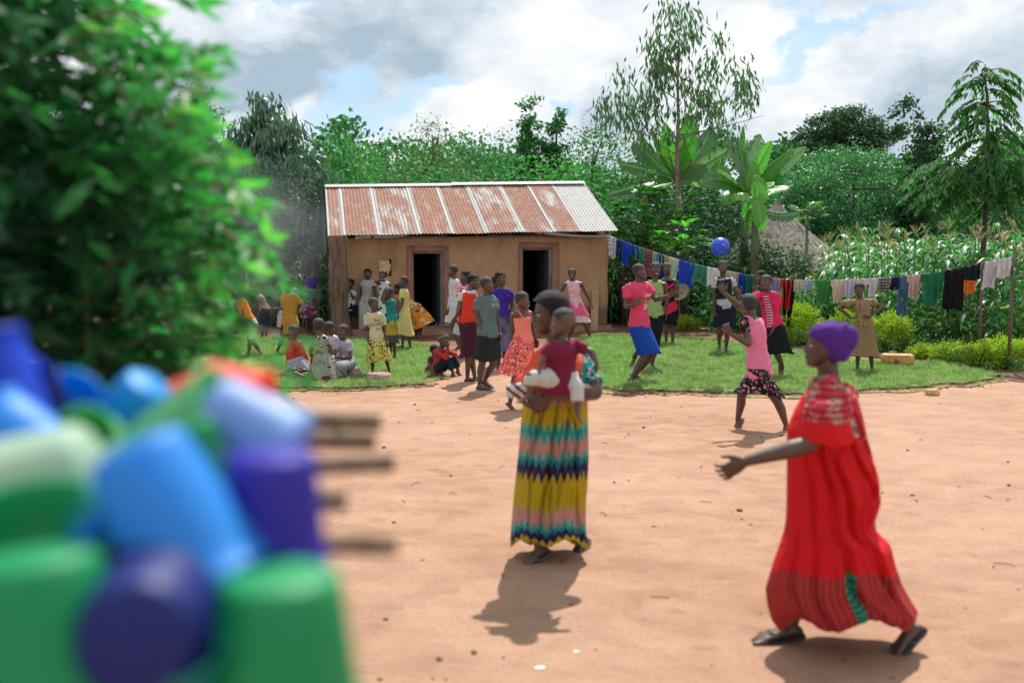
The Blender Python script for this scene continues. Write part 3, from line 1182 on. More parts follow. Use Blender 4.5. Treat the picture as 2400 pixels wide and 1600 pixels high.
# rafters, eave pole ends and loose strips under the eave
m2 = MB()
for i in range(9):
    t = .03 + .94 * i / 8
    m2.tube([EL.lerp(ER, t) + Vector((0, .18, -.05)), RL.lerp(RR, t) + Vector((0, 0, -.05))], .03, 6)
m2.obj('rafter', bark_mat('pole_wood', (.07, .05, .035), (.14, .10, .07)), roof)
for (px, py) in [(1032, 547), (1219, 549)]:
    u, z = h_of(px, py, -.12)
    m2 = MB(); m2.tube([(u, -.16, z), (u, .1, z + .02)], .035, 10)
    m2.obj('pole_end', simple('dark_wood', (.03, .022, .018), rough=.8), house)
for (xa, ya, xb, yb, hh_, lab) in [(832, 556, 960, 551, .085, 'flat grey metal strip under the left eave'), (1254, 546, 1422, 554, .085, 'bent grey metal strip under the right eave')]:
    ua, za = h_of(xa, ya, -.22); ub, zb = h_of(xb, yb, -.22)
    V2, F2 = [], []
    for i in range(13):
        t = i / 12
        u = ua + (ub - ua) * t; z = za + (zb - za) * t + .012 * math.sin(t * 7)
        hgt = hh_ * ((1 - t) ** .4 * .9 + .15 if ya > yb else .5 + .5 * math.sin(math.pi * min(1, t * 1.4)))
        V2 += [H(u, -.21 - .02 * math.sin(t * 9), z + hgt / 2), H(u, -.26, z), H(u, -.24, z - hgt / 2)]
    for i in range(12):
        for j in range(2):
            F2.append((i * 3 + j, i * 3 + j + 1, (i + 1) * 3 + j + 1, (i + 1) * 3 + j))
    o = add_obj('metal_strip', mesh_np('metal_strip', V2, F2, simple('zinc', (.42, .45, .47), rough=.45, metal=.4, var=.2)), house)
    o['label'] = lab
# dark boarded gable end at left
ul0, zl0 = h_of(757, 560, 1.0); 
g = MB()
bw = .12
for i in range(11):
    t = i / 10
    y = EL.y + .05 + (RL.y - EL.y) * t * 1.98
    frac = 1 - abs(t * 2 - 1)
    ztop = EL.z + (RL.z - EL.z) * frac - .04
    g2 = MB()
    xx = EL.x + (RL.x - EL.x) * (frac if t < .5 else 1) - .02
    g2.box((xx - .005 * (i % 2), y + .2, (1.72 + ztop) / 2), (.02, .40, max(.1, ztop - 1.72)))
    g2.obj('gable_board', simple('dark_tin', (.035, .033, .036), rough=.6, var=.3), house, smooth=False)

# the thick bark-covered post at the left corner
pz = loc(at(800, 770, 20.35)); pz.z = 0
post = MB()
rings = []
for i in range(26):
    z = -.02 + 2.12 * i / 25
    r0 = .172 + .16 * max(0, (.5 - z)) ** 2 * 1.6 + .012 * math.sin(z * 7)
    rings.append((z, r0))
Vp, Fp = [], []
n = 40
for j, (z, r0) in enumerate(rings):
    for i in range(n):
        th = 2 * math.pi * i / n
        rr_ = r0 * (1 + .10 * mnoise.noise(Vector((math.cos(th) * 3, math.sin(th) * 3, z * 1.2))) + .05 * mnoise.noise(Vector((math.cos(th) * 9, math.sin(th) * 9, z * 3.5))))
        Vp.append(H(pz.x + rr_ * math.cos(th) * 1.02 - .02 * z, pz.y + rr_ * math.sin(th), z))
for j in range(25):
    for i in range(n):
        Fp.append((j * n + i, j * n + (i + 1) % n, (j + 1) * n + (i + 1) % n, (j + 1) * n + i))
o = add_obj('trunk_post', mesh_np('trunk_post', Vp, Fp, bark_mat('bark_post', (.075, .040, .026), (.21, .125, .085), 5)), None, HO)
o.rotation_euler = (0, 0, HA)
tag(o, 'thick rough brown tree trunk standing at the left corner of the house under the eave', 'trunk')

# plank leaning at the right of the wall
u0, zb = h_of(1383, 768, -.3); u1, zt = h_of(1396, 682, -.05)
pl_ = MB()
p0 = HO + hu * (u0 + .09) + hv * -.30; p1 = HO + hu * (u1 + .0) + hv * -.03 + Vector((0, 0, .88))
d = (p1 - p0).normalized(); e = hu; n_ = d.cross(e).normalized()
V2 = [p0 + e * s * .085 + n_ * q * .012 for s in (-1, 1) for q in (-1, 1)] + [p1 + e * s * .085 + n_ * q * .012 for s in (-1, 1) for q in (-1, 1)]
pl_.add(V2, [(0, 1, 3, 2), (4, 6, 7, 5), (0, 4, 5, 1), (2, 3, 7, 6), (0, 2, 6, 4), (1, 5, 7, 3)])
tag(pl_.obj('plank', simple('plank_wood', (.40, .24, .14), rough=.8, bump=.4, bscale=40, var=.3, vscale=4), smooth=False), 'short wooden plank leaning on the house wall right of the right doorway', 'plank')
# blue cloth on the left threshold, pale cloth on the right one, white sheet of paper
def heap(px, py, z, w, d_, h_, mat, name, lab, cat, seed=1):
    d = ray(px, py); c = Vector((0, 0, CAM_H)) + d * ((z - CAM_H) / d.z)
    V, Fc = [], []
    n, m = 20, 7
    for j in range(m + 1):
        t = j / m
        for i in range(n):
            th = 2 * math.pi * i / n
            k_ = 1 + .28 * mnoise.noise(Vector((math.cos(th) * 2 + seed, math.sin(th) * 2, t * 2)))
            V.append(Vector((math.cos(th) * w * (1 - t) * k_, math.sin(th) * d_ * (1 - t) * k_, h_ * (1 - (1 - t) ** 2) * (1 + .4 * mnoise.noise(Vector((math.cos(th) * (1 - t) * 4, math.sin(th) * (1 - t) * 4, seed)))))))
    for j in range(m):
        for i in range(n):
            Fc.append((j * n + i, j * n + (i + 1) % n, (j + 1) * n + (i + 1) % n, (j + 1) * n + i))
    return tag(add_obj(name, mesh_np(name, V, Fc, mat), None, c), lab, cat)


heap(1030, 764, .15, .17, .10, .10, fabric('floral', '#1c3a68', '#6a8cb8', '#22345a', '#8aa4c4', scale=1.2), 'crumpled_cloth', 'crumpled blue patterned cloth on the threshold of the left doorway', 'cloth', 2)
heap(1258, 758, .13, .12, .08, .05, fabric('solid', '#9fb4c4'), 'crumpled_cloth', 'pale blue cloth on the threshold of the right doorway', 'cloth', 5)
heap(1402, 771, 0.0, .13, .06, .015, simple('paper', (.7, .7, .7)), 'paper', 'flat white paper on the ground at the foot of the plank', 'paper', 8)
# ---------------------------------------------------------------- vegetation
def unit(a):
    return a / np.maximum(np.linalg.norm(a, axis=-1, keepdims=True), 1e-9)


def leaves_mesh(name, P, D, L_, W, mat, rng, droop=.25, nrm=None, tint=None, fold=.15, wide=.45):
    """P base points, D directions (unit), L_ lengths, W half widths.  Each leaf: 6 points, 4 faces."""
    n = len(P)
    if nrm is None:
        r = unit(rng.normal(size=(n, 3)) + np.array([0, 0, .9]))
    else:
        r = nrm
    S = unit(np.cross(D, r))
    N = unit(np.cross(S, D))
    L_ = np.broadcast_to(L_, (n,))[:, None]
    W = np.broadcast_to(W, (n,))[:, None]
    dn = np.array([0, 0, -1.0]) * L_ * droop
    a = P
    m1 = P + D * L_ * wide + dn * .25
    tip = P + D * L_ + dn
    V = np.stack([a, m1 + S * W - N * W * fold, m1 + N * W * fold * .6, m1 - S * W - N * W * fold, tip], 1).reshape(-1, 3)
    base = (np.arange(n) * 5)[:, None]
    F = np.concatenate([base + np.array([[0, 1, 2]]), base + np.array([[0, 2, 3]]), base + np.array([[1, 4, 2]]), base + np.array([[2, 4, 3]])], 0)
    if tint is None:
        tint = rng.random(n)
    T = np.repeat(tint, 5)
    return V, F, T


def leaf_obj(name, parts, mat, parent=None, loc=None):
    Vs, Fs, Ts, b = [], [], [], 0
    for V, F, T in parts:
        Vs.append(V); Fs.append(F + b); Ts.append(T); b += len(V)
    me = mesh_np(name, np.concatenate(Vs), np.concatenate(Fs), mat, smooth=False, attrs={'tint': np.concatenate(Ts)})
    return add_obj(name, me, parent, loc)


def crown_points(rng, ells, nclump, per, crad, shell=.55):
    """clump centres inside a union of ellipsoids, biased outwards, leaves round each centre"""
    vol = np.array([e[1][0] * e[1][1] * e[1][2] for e in ells]) ** .8
    idx = rng.choice(len(ells), nclump, p=vol / vol.sum())
    d = unit(rng.normal(size=(nclump, 3)))
    rad = shell + (1 - shell) * rng.random(nclump) ** .7
    C = np.array([ells[i][0] for i in idx]) + d * rad[:, None] * np.array([ells[i][1] for i in idx])
    C = np.repeat(C, per, 0)
    dd = np.repeat(d, per, 0)
    P = C + rng.normal(size=(len(C), 3)) * np.array([crad, crad, crad * .7])
    return P, dd, np.repeat(rng.random(nclump), per)


def trunk_mesh(mb, p0, p1, r0, r1, bends=.06, seed=0, n=8):
    r = random.Random(seed)
    pts, rr_ = [], []
    p0, p1 = Vector(p0), Vector(p1)
    N = 6
    for i in range(N + 1):
        t = i / N
        o = Vector((r.uniform(-1, 1), r.uniform(-1, 1), 0)) * bends * (p1 - p0).length * (t * (1 - t) * 2)
        pts.append(p0.lerp(p1, t) + o)
        rr_.append(r0 + (r1 - r0) * t)
    mb.tube(pts, rr_, n)
    return pts


def tree(label, px, py_top, Y, ells, nclump, per, crad, leaf, mat, trunk_r=.12, name='tree', cat='tree', group=None, seed=1, limbs=10, droop=.25, hang=0.0, aniso=(1, 1, 1), bark=None, base_px=None, shell=.55, up=.35, mult=2.2):
    """ells are given relative to the trunk foot in metres; the whole is scaled so that its top meets py_top."""
    rng = np.random.default_rng(seed)
    base = at(base_px if base_px else px, 570, Y); base.z = 0
    top = at(px, py_top, Y).z
    zt = max(e[0][2] + e[1][2] for e in ells)
    s = top / zt
    dx = at(px, 570, Y).x - base.x
    E = [(np.array(e[0]) * s + np.array([dx, 0, 0]), np.array(e[1]) * s) for e in ells]
    P, dd, tn = crown_points(rng, E, int(nclump * mult), per, crad, shell)
    D = unit(dd * .6 + rng.normal(size=P.shape) * .7 + np.array([0, 0, up - hang * 2]))
    leaf = (leaf[0] * .78, leaf[1] * .72)
    L_ = leaf[0] * (.7 + .6 * rng.random(len(P)))
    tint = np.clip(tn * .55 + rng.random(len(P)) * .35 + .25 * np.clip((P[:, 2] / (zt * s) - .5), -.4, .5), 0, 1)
    nr = unit(rng.normal(size=P.shape) * .42 + dd * .75 + np.array([0, 0, .55]))
    root = empty(name, base, label, cat, group)
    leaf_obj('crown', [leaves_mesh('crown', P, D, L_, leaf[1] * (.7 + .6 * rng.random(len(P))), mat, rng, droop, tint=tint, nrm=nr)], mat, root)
    mb = MB()
    cen = np.mean([e[0] for e in E], 0)
    topc = Vector((cen[0], cen[1], zt * s * .9))
    pts = trunk_mesh(mb, (0, 0, -.05), topc, trunk_r, trunk_r * .2, .05, seed)
    r = random.Random(seed)
    for i in range(limbs):
        q = P[rng.integers(len(P))]
        a = pts[r.randint(2, 5)]
        mb.tube([a, a.lerp(Vector(q), .5) + Vector((0, 0, .15)), Vector(q)], [trunk_r * .35, trunk_r * .2, trunk_r * .06], 5)
    mb.obj('trunk', bark or BARK, root)
    return root


BARK = bark_mat('bark', (.06, .045, .035), (.17, .14, .11))
BARKP = bark_mat('bark_pale', (.16, .14, .12), (.30, .27, .23))
G_MID = leaf_mat('leaf_mid', (.012, .058, .030), (.075, .225, .075), extra=(.22, .32, .09), trans=.3)
G_DARK = leaf_mat('leaf_dark', (.010, .036, .022), (.050, .120, .052), trans=.25)
G_LIGHT = leaf_mat('leaf_light', (.020, .095, .036), (.085, .27, .075), extra=(.2, .3, .08), trans=.35)
G_BLUE = leaf_mat('leaf_blue', (.030, .085, .065), (.12, .215, .15), extra=(.17, .16, .09), trans=.2, rough=.35)
G_EUC = leaf_mat('leaf_gum', (.030, .080, .038), (.10, .185, .085), extra=(.30, .11, .05), trans=.3, rough=.4)
G_YEL = leaf_mat('leaf_golden', (.07, .14, .02), (.38, .42, .04), extra=(.55, .50, .08), trans=.35)

round_ = lambda w, h: [((0, 0, h * .62), (w, w, h * .38)), ((-.5 * w, .2, h * .45), (w * .7, w * .7, h * .26)), ((.5 * w, -.2, h * .42), (w * .7, w * .7, h * .28))]
cone_ = lambda w, h: [((0, 0, h * .35), (w, w, h * .25)), ((0, 0, h * .58), (w * .7, w * .7, h * .24)), ((0, 0, h * .82), (w * .34, w * .34, h * .18))]
wall_ = lambda w, h: [((0, 0, h * .55), (w, w * .7, h * .45)), ((-.8 * w, 0, h * .4), (w * .6, w * .6, h * .36)), ((.8 * w, 0, h * .42), (w * .6, w * .6, h * .36)), ((0, 0, h * .2), (w * 1.2, w * .6, h * .22))]

# far wood closing the view
rng = np.random.default_rng(5)
parts = []
for i in range(46):
    Yf = 50 + 10 * rng.random()
    xx = -46 + 92 * i / 45 + rng.normal() * .8
    h = 6.3 + 1.5 * rng.random() + .8 * math.sin(i * .7)
    if -19 < xx < -12:
        h += 1.0
    P, dd, tn = crown_points(rng, [(np.array((xx, Yf, h * .5)), np.array((2.3, 2.2, h * .5)))], 150, 18, .32, .7)
    D = unit(dd + rng.normal(size=P.shape) * .6)
    parts.append(leaves_mesh('w', P, D, .34 * (.7 + .6 * rng.random(len(P))), .12, None, rng, .2, tint=np.clip(tn * .6 + .4 * rng.random(len(P)), 0, 1)))
o = leaf_obj('far_wood', parts, G_MID)
tag(o, 'far belt of dense green trees closing the view', kind='stuff')
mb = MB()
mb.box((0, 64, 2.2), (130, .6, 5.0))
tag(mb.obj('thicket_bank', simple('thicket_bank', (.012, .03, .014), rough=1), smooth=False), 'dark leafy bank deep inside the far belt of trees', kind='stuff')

# the trees behind the house, one by one
tree('weeping light green tree with a wispy top behind the left end of the roof', 812, 300, 31, cone_(2.0, 5), 130, 46, .30, (.24, .028), G_LIGHT, seed=3, hang=.9, droop=.5, shell=.4)
tree('dense mid-green tree right of the weeping tree above the roof', 905, 330, 36, round_(2.4, 6), 120, 50, .36, (.19, .065), G_MID, seed=4)
tree('wispy pointed tree with thin brown twigs at its top above the middle of the roof', 1015, 272, 32, [((0, 0, 2.2), (2.1, 2.0, 1.5)), ((0, 0, 3.6), (1.2, 1.2, 1.1)), ((0, 0, 5.0), (.45, .45, .9))], 130, 44, .28, (.20, .032), leaf_mat('leaf_olive', (.035, .075, .022), (.11, .17, .04), extra=(.30, .14, .05)), seed=5, hang=.4)
tree('broad dark green tree between the wispy tree and the two narrow trees', 1120, 315, 37, round_(2.6, 6.2), 130, 48, .36, (.22, .07), G_MID, seed=6)
tree('tallest of the two narrow layered trees behind the right half of the roof', 1240, 233, 30, [((0, 0, 1.8), (1.0, 1.0, 1.2)), ((-.05, 0, 3.1), (.75, .7, .5)), ((.0, 0, 3.9), (.52, .5, .34)), ((.03, 0, 4.6), (.44, .4, .28)), ((0, 0, 5.15), (.32, .3, .24)), ((0, 0, 5.6), (.18, .2, .25))], 100, 40, .11, (.24, .058), G_MID, seed=7, shell=.2, mult=2.2)
tree('shorter of the two narrow layered trees behind the right half of the roof', 1303, 240, 30.5, [((0, 0, 1.8), (.9, .9, 1.2)), ((.0, 0, 3.1), (.55, .5, .5)), ((0.02, 0, 3.9), (.38, .4, .3)), ((0, 0, 4.5), (.33, .3, .26)), ((0, 0, 5.05), (.25, .25, .24)), ((0, 0, 5.45), (.14, .15, .25))], 85, 40, .09, (.23, .055), G_MID, seed=8, shell=.2, mult=2.2)
tree('bushy tree at the right end of the roof next to the banana plants', 1390, 305, 31, round_(2.1, 5.2), 120, 50, .32, (.16, .05), G_MID, seed=9)
tree('low bright green tree just above the right end of the ridge', 1300, 378, 28.5, round_(2.2, 4.4), 100, 46, .30, (.2, .07), G_LIGHT, seed=10)
tree('low dark tree just above the middle of the ridge', 1090, 385, 28.8, round_(2.4, 4.2), 110, 46, .32, (.18, .06), G_MID, seed=12)
tree('low tree above the left part of the ridge', 900, 395, 28.5, round_(2.4, 4.2), 110, 46, .32, (.18, .06), G_MID, seed=13)
# large-leaved drooping tree at left
rt = tree('large tree with drooping bluish leaves left of the house', 625, 216, 25.5, [((0.2, 0, 1.5), (1.4, 1.1, .85)), ((.2, 0, 2.4), (1.6, 1.2, .8)), ((.1, 0, 3.4), (1.3, .9, .7)), ((0.05, 0, 4.2), (.88, .6, .45)), ((-.05, 0, 4.8), (.42, .3, .32)), ((1.15, 0, 2.3), (.8, .7, .8)), ((.9, 0, 3.3), (.5, .5, .5)), ((-1.0, 0, 2.9), (.5, .6, .6))],
          190, 34, .15, (.26, .050), G_BLUE, seed=14, hang=1.0, droop=.45, shell=.45, trunk_r=.07, bark=BARKP, base_px=642)
tree('narrow feathery tree rising behind the drooping tree at left', 470, 200, 30, [((0, 0, 2.2), (1.0, 1.0, 1.5)), ((0, 0, 4.0), (.75, .7, .8)), ((0, 0, 5.2), (.55, .5, .45)), ((0, 0, 5.9), (.25, .25, .4))], 130, 40, .17, (.22, .035), G_MID, seed=15, shell=.3)
tree('pale feathery tree in the smoke at far left', 350, 235, 33, cone_(1.9, 6), 110, 40, .24, (.22, .05), G_LIGHT, seed=16)
tree('broad green tree behind the leafy bush at far left', 120, 240, 34, round_(3.2, 6.5), 150, 46, .4, (.22, .07), G_MID, seed=17)
tree('dark undergrowth tree below the drooping tree at left', 700, 395, 24.2, wall_(1.3, 3.3), 150, 50, .22, (.12, .035), G_DARK, seed=18, trunk_r=.06)
tree('shrubby dark tree behind the stooping people at left', 500, 430, 25, wall_(1.9, 3.2), 150, 46, .26, (.14, .045), G_MID, seed=19, trunk_r=.06)

# right-hand side
tree('dark umbrella-shaped tree standing far behind the rounded green mass', 1972, 254, 44, [((0, 0, 7.55), (1.0, 1.2, .22)), ((-.7, 0, 7.2), (1.0, 1.2, .22)), ((.8, .3, 7.1), (1.1, 1.2, .25)), ((-1.5, 0, 6.6), (1.1, 1.0, .20)), ((1.6, 0, 6.55), (1.0, 1.0, .22)), ((.1, 0, 6.7), (1.5, 1.6, .25)), ((0, 0, 6.2), (2.3, 1.6, .25))], 150, 40, .16, (.20, .06), G_DARK, seed=20, trunk_r=.12, mult=1.5, limbs=26, shell=.3)
tree('broad rounded mass of pale glossy green foliage behind the thatched huts', 1990, 352, 33, [((0, 0, 2.6), (2.3, 1.9, 1.75)), ((-1.3, 0, 2.0), (1.2, 1.2, 1.5)), ((1.6, -.1, 2.1), (1.2, 1.2, 1.5)), ((.2, 0, 1.3), (2.9, 1.7, 1.2))], 620, 50, .18, (.14, .045), leaf_mat('leaf_fresh', (.016, .085, .042), (.105, .28, .115), trans=.3, rough=.36), seed=21, shell=.75)
tree('slim tree with two leafy tufts right of the umbrella-shaped tree', 2140, 234, 31, [((-.2, 0, 5.2), (.36, .4, .22)), ((-.15, 0, 4.7), (.5, .5, .22)), ((.35, 0, 4.5), (.42, .4, .3)), ((.1, 0, 4.0), (.5, .5, .2)), ((.3, 0, 3.5), (.42, .5, .3)), ((0, 0, 2.6), (.4, .4, .5))], 62, 38, .13, (.2, .06), G_DARK, seed=22, trunk_r=.05, mult=1.3)
tree('dense tree filling the gap behind the feathery tree at the right edge', 2390, 300, 36, round_(1.9, 6.0), 130, 46, .36, (.2, .07), G_MID, seed=23)
tree('low thicket tree at the back of the maize field', 2180, 430, 34, wall_(2.0, 3.6), 150, 46, .3, (.17, .055), G_MID, seed=24, trunk_r=.06)
tree('bushy tree behind the maize at the far right', 2370, 440, 30, wall_(1.8, 3.6), 150, 46, .28, (.16, .05), G_DARK, seed=25, trunk_r=.06)
tree('dark leafy tree in the shade behind the banana plants', 1560, 420, 29, wall_(2.1, 3.6), 160, 46, .28, (.17, .055), G_DARK, seed=26, trunk_r=.06)
tree('leafy shrub at the back of the clothes line beside the house', 1440, 470, 25.5, wall_(1.0, 2.9), 120, 46, .20, (.13, .045), G_MID, seed=27, trunk_r=.05)

# tall gum tree with hanging leaves
rng = np.random.default_rng(31)
Yg = 26.0
base = at(1590, 570, Yg); base.z = 0
gum = empty('gum_tree', base, 'tall slender gum tree with thin hanging leaves above the banana plants', 'tree')
to = lambda px, py, d=0: at(px, py, Yg + d) - base
mb = MB()
stem = [Vector((0, 0, -.05)), to(1588, 480), to(1586, 380), to(1590, 280), to(1588, 180), to(1592, 90), to(1598, 25)]
mb.tube(stem, [.075, .065, .055, .042, .03, .018, .007], 8)
tips = []
env = [(1590, 60, 60, 48), (1560, 120, 70, 55), (1640, 115, 60, 60), (1520, 165, 60, 40), (1590, 190, 100, 60), (1660, 200, 50, 60), (1450, 235, 48, 55), (1425, 290, 30, 40), (1480, 270, 50, 45), (1560, 265, 70, 40), (1730, 200, 50, 45), (1765, 245, 34, 40), (1700, 270, 50, 40), (1630, 260, 50, 36), (1790, 262, 18, 22), (1520, 330, 50, 30), (1700, 330, 40, 24), (1600, 320, 45, 25)]
for (ex, ey, rx, ry) in env:
    nb = int(rx * ry / 110)
    for _ in range(max(1, int(nb * .62))):
        a, r_ = rng.random() * 6.283, math.sqrt(rng.random())
        p = to(ex + math.cos(a) * r_ * rx, ey + math.sin(a) * r_ * ry - 6, rng.normal() * .55)
        if mnoise.noise(Vector((p.x * 1.5, p.z * 1.9, 2.0))) < -.10:
            continue
        tips.append(p)
    c = to(ex, ey + ry * .4, rng.normal() * .3)
    tt = min(.95, max(.25, 1 - (ey + ry * 1.4) / 520))
    k_ = tt * (len(stem) - 1)
    a = stem[int(k_)].lerp(stem[min(len(stem) - 1, int(k_) + 1)], k_ - int(k_))
    mb.tube([a, a.lerp(c, .5) + Vector((0, 0, -.05)), c], [.018, .012, .005], 5)
for i, p in enumerate(tips):
    if i % 2 == 0:
        q = p + Vector((rng.normal() * .25, rng.normal() * .25, -.35))
        mb.tube([q, p], [.006, .003], 4)
mb.obj('trunk', bark_mat('bark_gum', (.16, .11, .09), (.30, .22, .18)), gum)
T = np.array([tuple(p) for p in tips])
P = np.repeat(T, 15, 0) + rng.normal(size=(len(T) * 15, 3)) * np.array([.13, .13, .20])
D = unit(rng.normal(size=P.shape) * .32 + np.array([.05, 0, -1.0]))
tn = np.clip(np.repeat(rng.random(len(T)), 15) * .35 + rng.random(len(P)) * .65, 0, 1)
leaf_obj('crown', [leaves_mesh('g', P, D, .27 * (.6 + .6 * rng.random(len(P))), .030, None, rng, .05, tint=tn)], G_EUC, gum)


# pinnate-leaved tree at the right edge, leaves in arching tiers
def frond_tree(label, px, Y, tiers, leaflet, mat, stem_px, seed=1, r0=.07, name='tree', base_px=None):
    rng = np.random.default_rng(seed)
    b0 = stem_px[0]
    base = at(b0[0], 570, Y); base.z = 0
    root = empty(name, base, label, 'tree')
    to = lambda a, b, d=0: at(a, b, Y + d) - base
    stem = [Vector((0, 0, -.05))] + [to(*q) for q in stem_px[1:]]
    mb = MB()
    mb.tube(stem, [r0 * (1 - .85 * i / (len(stem) - 1)) for i in range(len(stem))], 8)
    Ps, Ds, Ts = [], [], []
    for (cx_, cy_, reach, count, sag) in tiers:
        c = to(cx_, cy_)
        for f in range(count):
            a = rng.random() * 6.283
            rl = reach * (.6 + .5 * rng.random())
            u = np.array([math.cos(a), math.sin(a) * .8, 0])
            c_ = np.array(c) + rng.normal(size=3) * np.array([.1, .1, .16])
            m = 15
            tq = rng.random()
            pts = []
            for i in range(m):
                t = i / (m - 1)
                p = c_ + u * rl * t + np.array([0, 0, rl * (.42 * t - sag * t * t)])
                pts.append(Vector(p))
                if t > .22:
                    dirv = unit(u + np.array([0, 0, .42 - 2 * sag * t]))
                    for s in (-1, 1):
                        sd = np.array([-u[1], u[0], 0]) * s
                        Ps.append(p)
                        Ds.append(unit(sd * .8 + dirv * .55 + np.array([0, 0, -.35]) + rng.normal(size=3) * .12))
                        Ts.append(tq * .5 + rng.random() * .5)
            if f % 2 == 0:
                mb.tube(pts[::5], [.012, .008, .004][:len(pts[::5])], 4)
    mb.obj('trunk', bark_mat('bark_slim', (.045, .035, .028), (.12, .09, .07)), root)
    P, D, T = np.array(Ps), np.array(Ds), np.array(Ts)
    leaf_obj('crown', [leaves_mesh('f', P, D, leaflet[0] * (.75 + .5 * rng.random(len(P))), leaflet[1], None, rng, .22, tint=T, nrm=np.tile(np.array([[0, 0, 1.0]]), (len(P), 1)) + rng.normal(size=P.shape) * .25)], mat, root)
    return root


frond_tree('tall slender tree with arching feathery leaves at the right edge of the maize field', 2310, 20.0,
           [(2305, 165, .55, 9, .75), (2308, 210, .85, 13, .8), (2310, 265, .8, 14, .85), (2312, 320, .95, 16, .85), (2325, 300, 1.0, 10, .8), (2290, 390, 1.35, 24, .8), (2250, 410, 1.1, 20, .75), (2330, 420, 1.2, 22, .8), (2210, 440, .8, 14, .8), (2300, 455, 1.3, 22, .85), (2370, 380, 1.0, 16, .8), (2380, 440, .9, 12, .8)],
           (.17, .030), leaf_mat('leaf_frond', (.022, .085, .030), (.070, .185, .050), trans=.4), [(2300, 650), (2303, 600), (2311, 480), (2318, 400), (2316, 300), (2312, 220), (2309, 150)], seed=41, r0=.065)


# banana plants: every leaf a part
def ban_leaf_mat():
    return leaf_mat('banana_leaf', (.04, .16, .03), (.12, .34, .05), trans=.45, rough=.4, spec=.5, veins=26.0)


BAN = ban_leaf_mat()
BANP = leaf_mat('banana_leaf_pale', (.05, .12, .055), (.13, .22, .11), trans=.4, rough=.4, spec=.6, veins=26.0)


def big_leaf(pts, width, nrm, mat, name, parent, tear=.35, seed=0, fold=.25, tipw=.1):
    """long blade along a midrib with torn edges; real thickness by being built as a folded sheet"""
    r = random.Random(seed)
    pts = [Vector(p) for p in pts]
    # resample
    seg = 26
    L_ = [0]
    for a, b in zip(pts, pts[1:]):
        L_.append(L_[-1] + (b - a).length)
    out = []
    for i in range(seg + 1):
        s = L_[-1] * i / seg
        for j in range(len(pts) - 1):
            if s <= L_[j + 1] + 1e-9:
                t = (s - L_[j]) / max(1e-6, L_[j + 1] - L_[j])
                out.append(pts[j].lerp(pts[j + 1], t))
                break
    V, F, UV, T = [], [], [], []
    tv = r.random()
    notch = [1.0] * (seg + 1)
    for side in (-1, 1):
        rows = []
        for i in range(seg + 1):
            t = i / seg
            d = (out[min(i + 1, seg)] - out[max(i - 1, 0)]).normalized()
            n_ = (nrm - d * nrm.dot(d)).normalized()
            sd = d.cross(n_) * side
            w = width * (math.sin(math.pi * min(1, (t * .93 + .05))) ** .55) * (1 if t < .97 else .6)
            if r.random() < tear:
                w *= .80 + .2 * r.random()
            droop = .18 + .25 * r.random() * tear
            p0 = out[i]
            p1 = p0 + sd * w * .55 + n_ * (fold * w * .5)
            p2 = p0 + sd * w + n_ * (fold * w * .5) - Vector((0, 0, droop * w)) + d * (w * .12)
            rows.append((p0, p1, p2))
        b = len(V)
        for i, (a, c, e) in enumerate(rows):
            V += [a, c, e]
            UV += [(.5, i / seg), (.5 + side * .25, i / seg), (.5 + side * .5, i / seg)]
            T += [tv] * 3
        torn = False
        for i in range(seg):
            k0 = b + i * 3
            F.append((k0, k0 + 3, k0 + 4, k0 + 1) if side > 0 else (k0, k0 + 1, k0 + 4, k0 + 3))
            if r.random() > tear * .55:
                F.append((k0 + 1, k0 + 4, k0 + 5, k0 + 2) if side > 0 else (k0 + 1, k0 + 2, k0 + 5, k0 + 4))
            else:
                # a split: the strip narrows to a point
                F.append((k0 + 1, k0 + 4, k0 + 2) if side > 0 else (k0 + 1, k0 + 2, k0 + 4))
    mb = MB()
    me = mesh_np(name, V, F, mat, uv=UV, attrs={'tint': T})
    return add_obj(name, me, parent)


def banana(label, px, Y, h_px, leaves, seed=1, stems=1):
    base = at(px, 570, Y); base.z = 0
    root = empty('banana_plant', base, label, 'banana plant')
    to = lambda a, b, d=0: at(a, b, Y + d) - base
    hub = to(px, h_px)
    mb = MB()
    mb.tube([Vector((0, 0, -.05)), Vector((0, 0, hub.z * .5)), hub], [.13, .11, .07], 12)
    mb.obj('stem', bark_mat('banana_stem', (.06, .07, .03), (.16, .17, .08), 3), root)
    for i, lf in enumerate(leaves):
        (x1, y1, x2, y2, dd, w) = lf[:6]
        pale = len(lf) > 6 and lf[6]
        a = hub + Vector((0, 0, .05))
        m_ = to(x1, y1, dd * .5)
        e = to(x2, y2, dd)
        c1 = a.lerp(m_, .5)
        # smooth curve a -> m -> e
        pts = []
        for t in [j / 7 for j in range(8)]:
            pts.append(a * (1 - t) ** 2 + m_ * 2 * t * (1 - t) * 1.0 + e * t * t)
        stalk = MB()
        st = pts[0].lerp(pts[1], .9)
        n0 = Vector((0, -.55, .85)) if not pale else Vector((.3, -.9, .4))
        big_leaf([pts[0].lerp(pts[1], .8)] + pts[2:], w, n0, BANP if pale else BAN, 'leaf', root, tear=.45 if pale else .25, seed=seed * 50 + i)
        stalk.tube(pts, [.028, .024, .02, .017, .014, .011, .008, .005], 6)
        stalk.obj('midrib', simple('midrib', (.20, .28, .10), rough=.5), root)


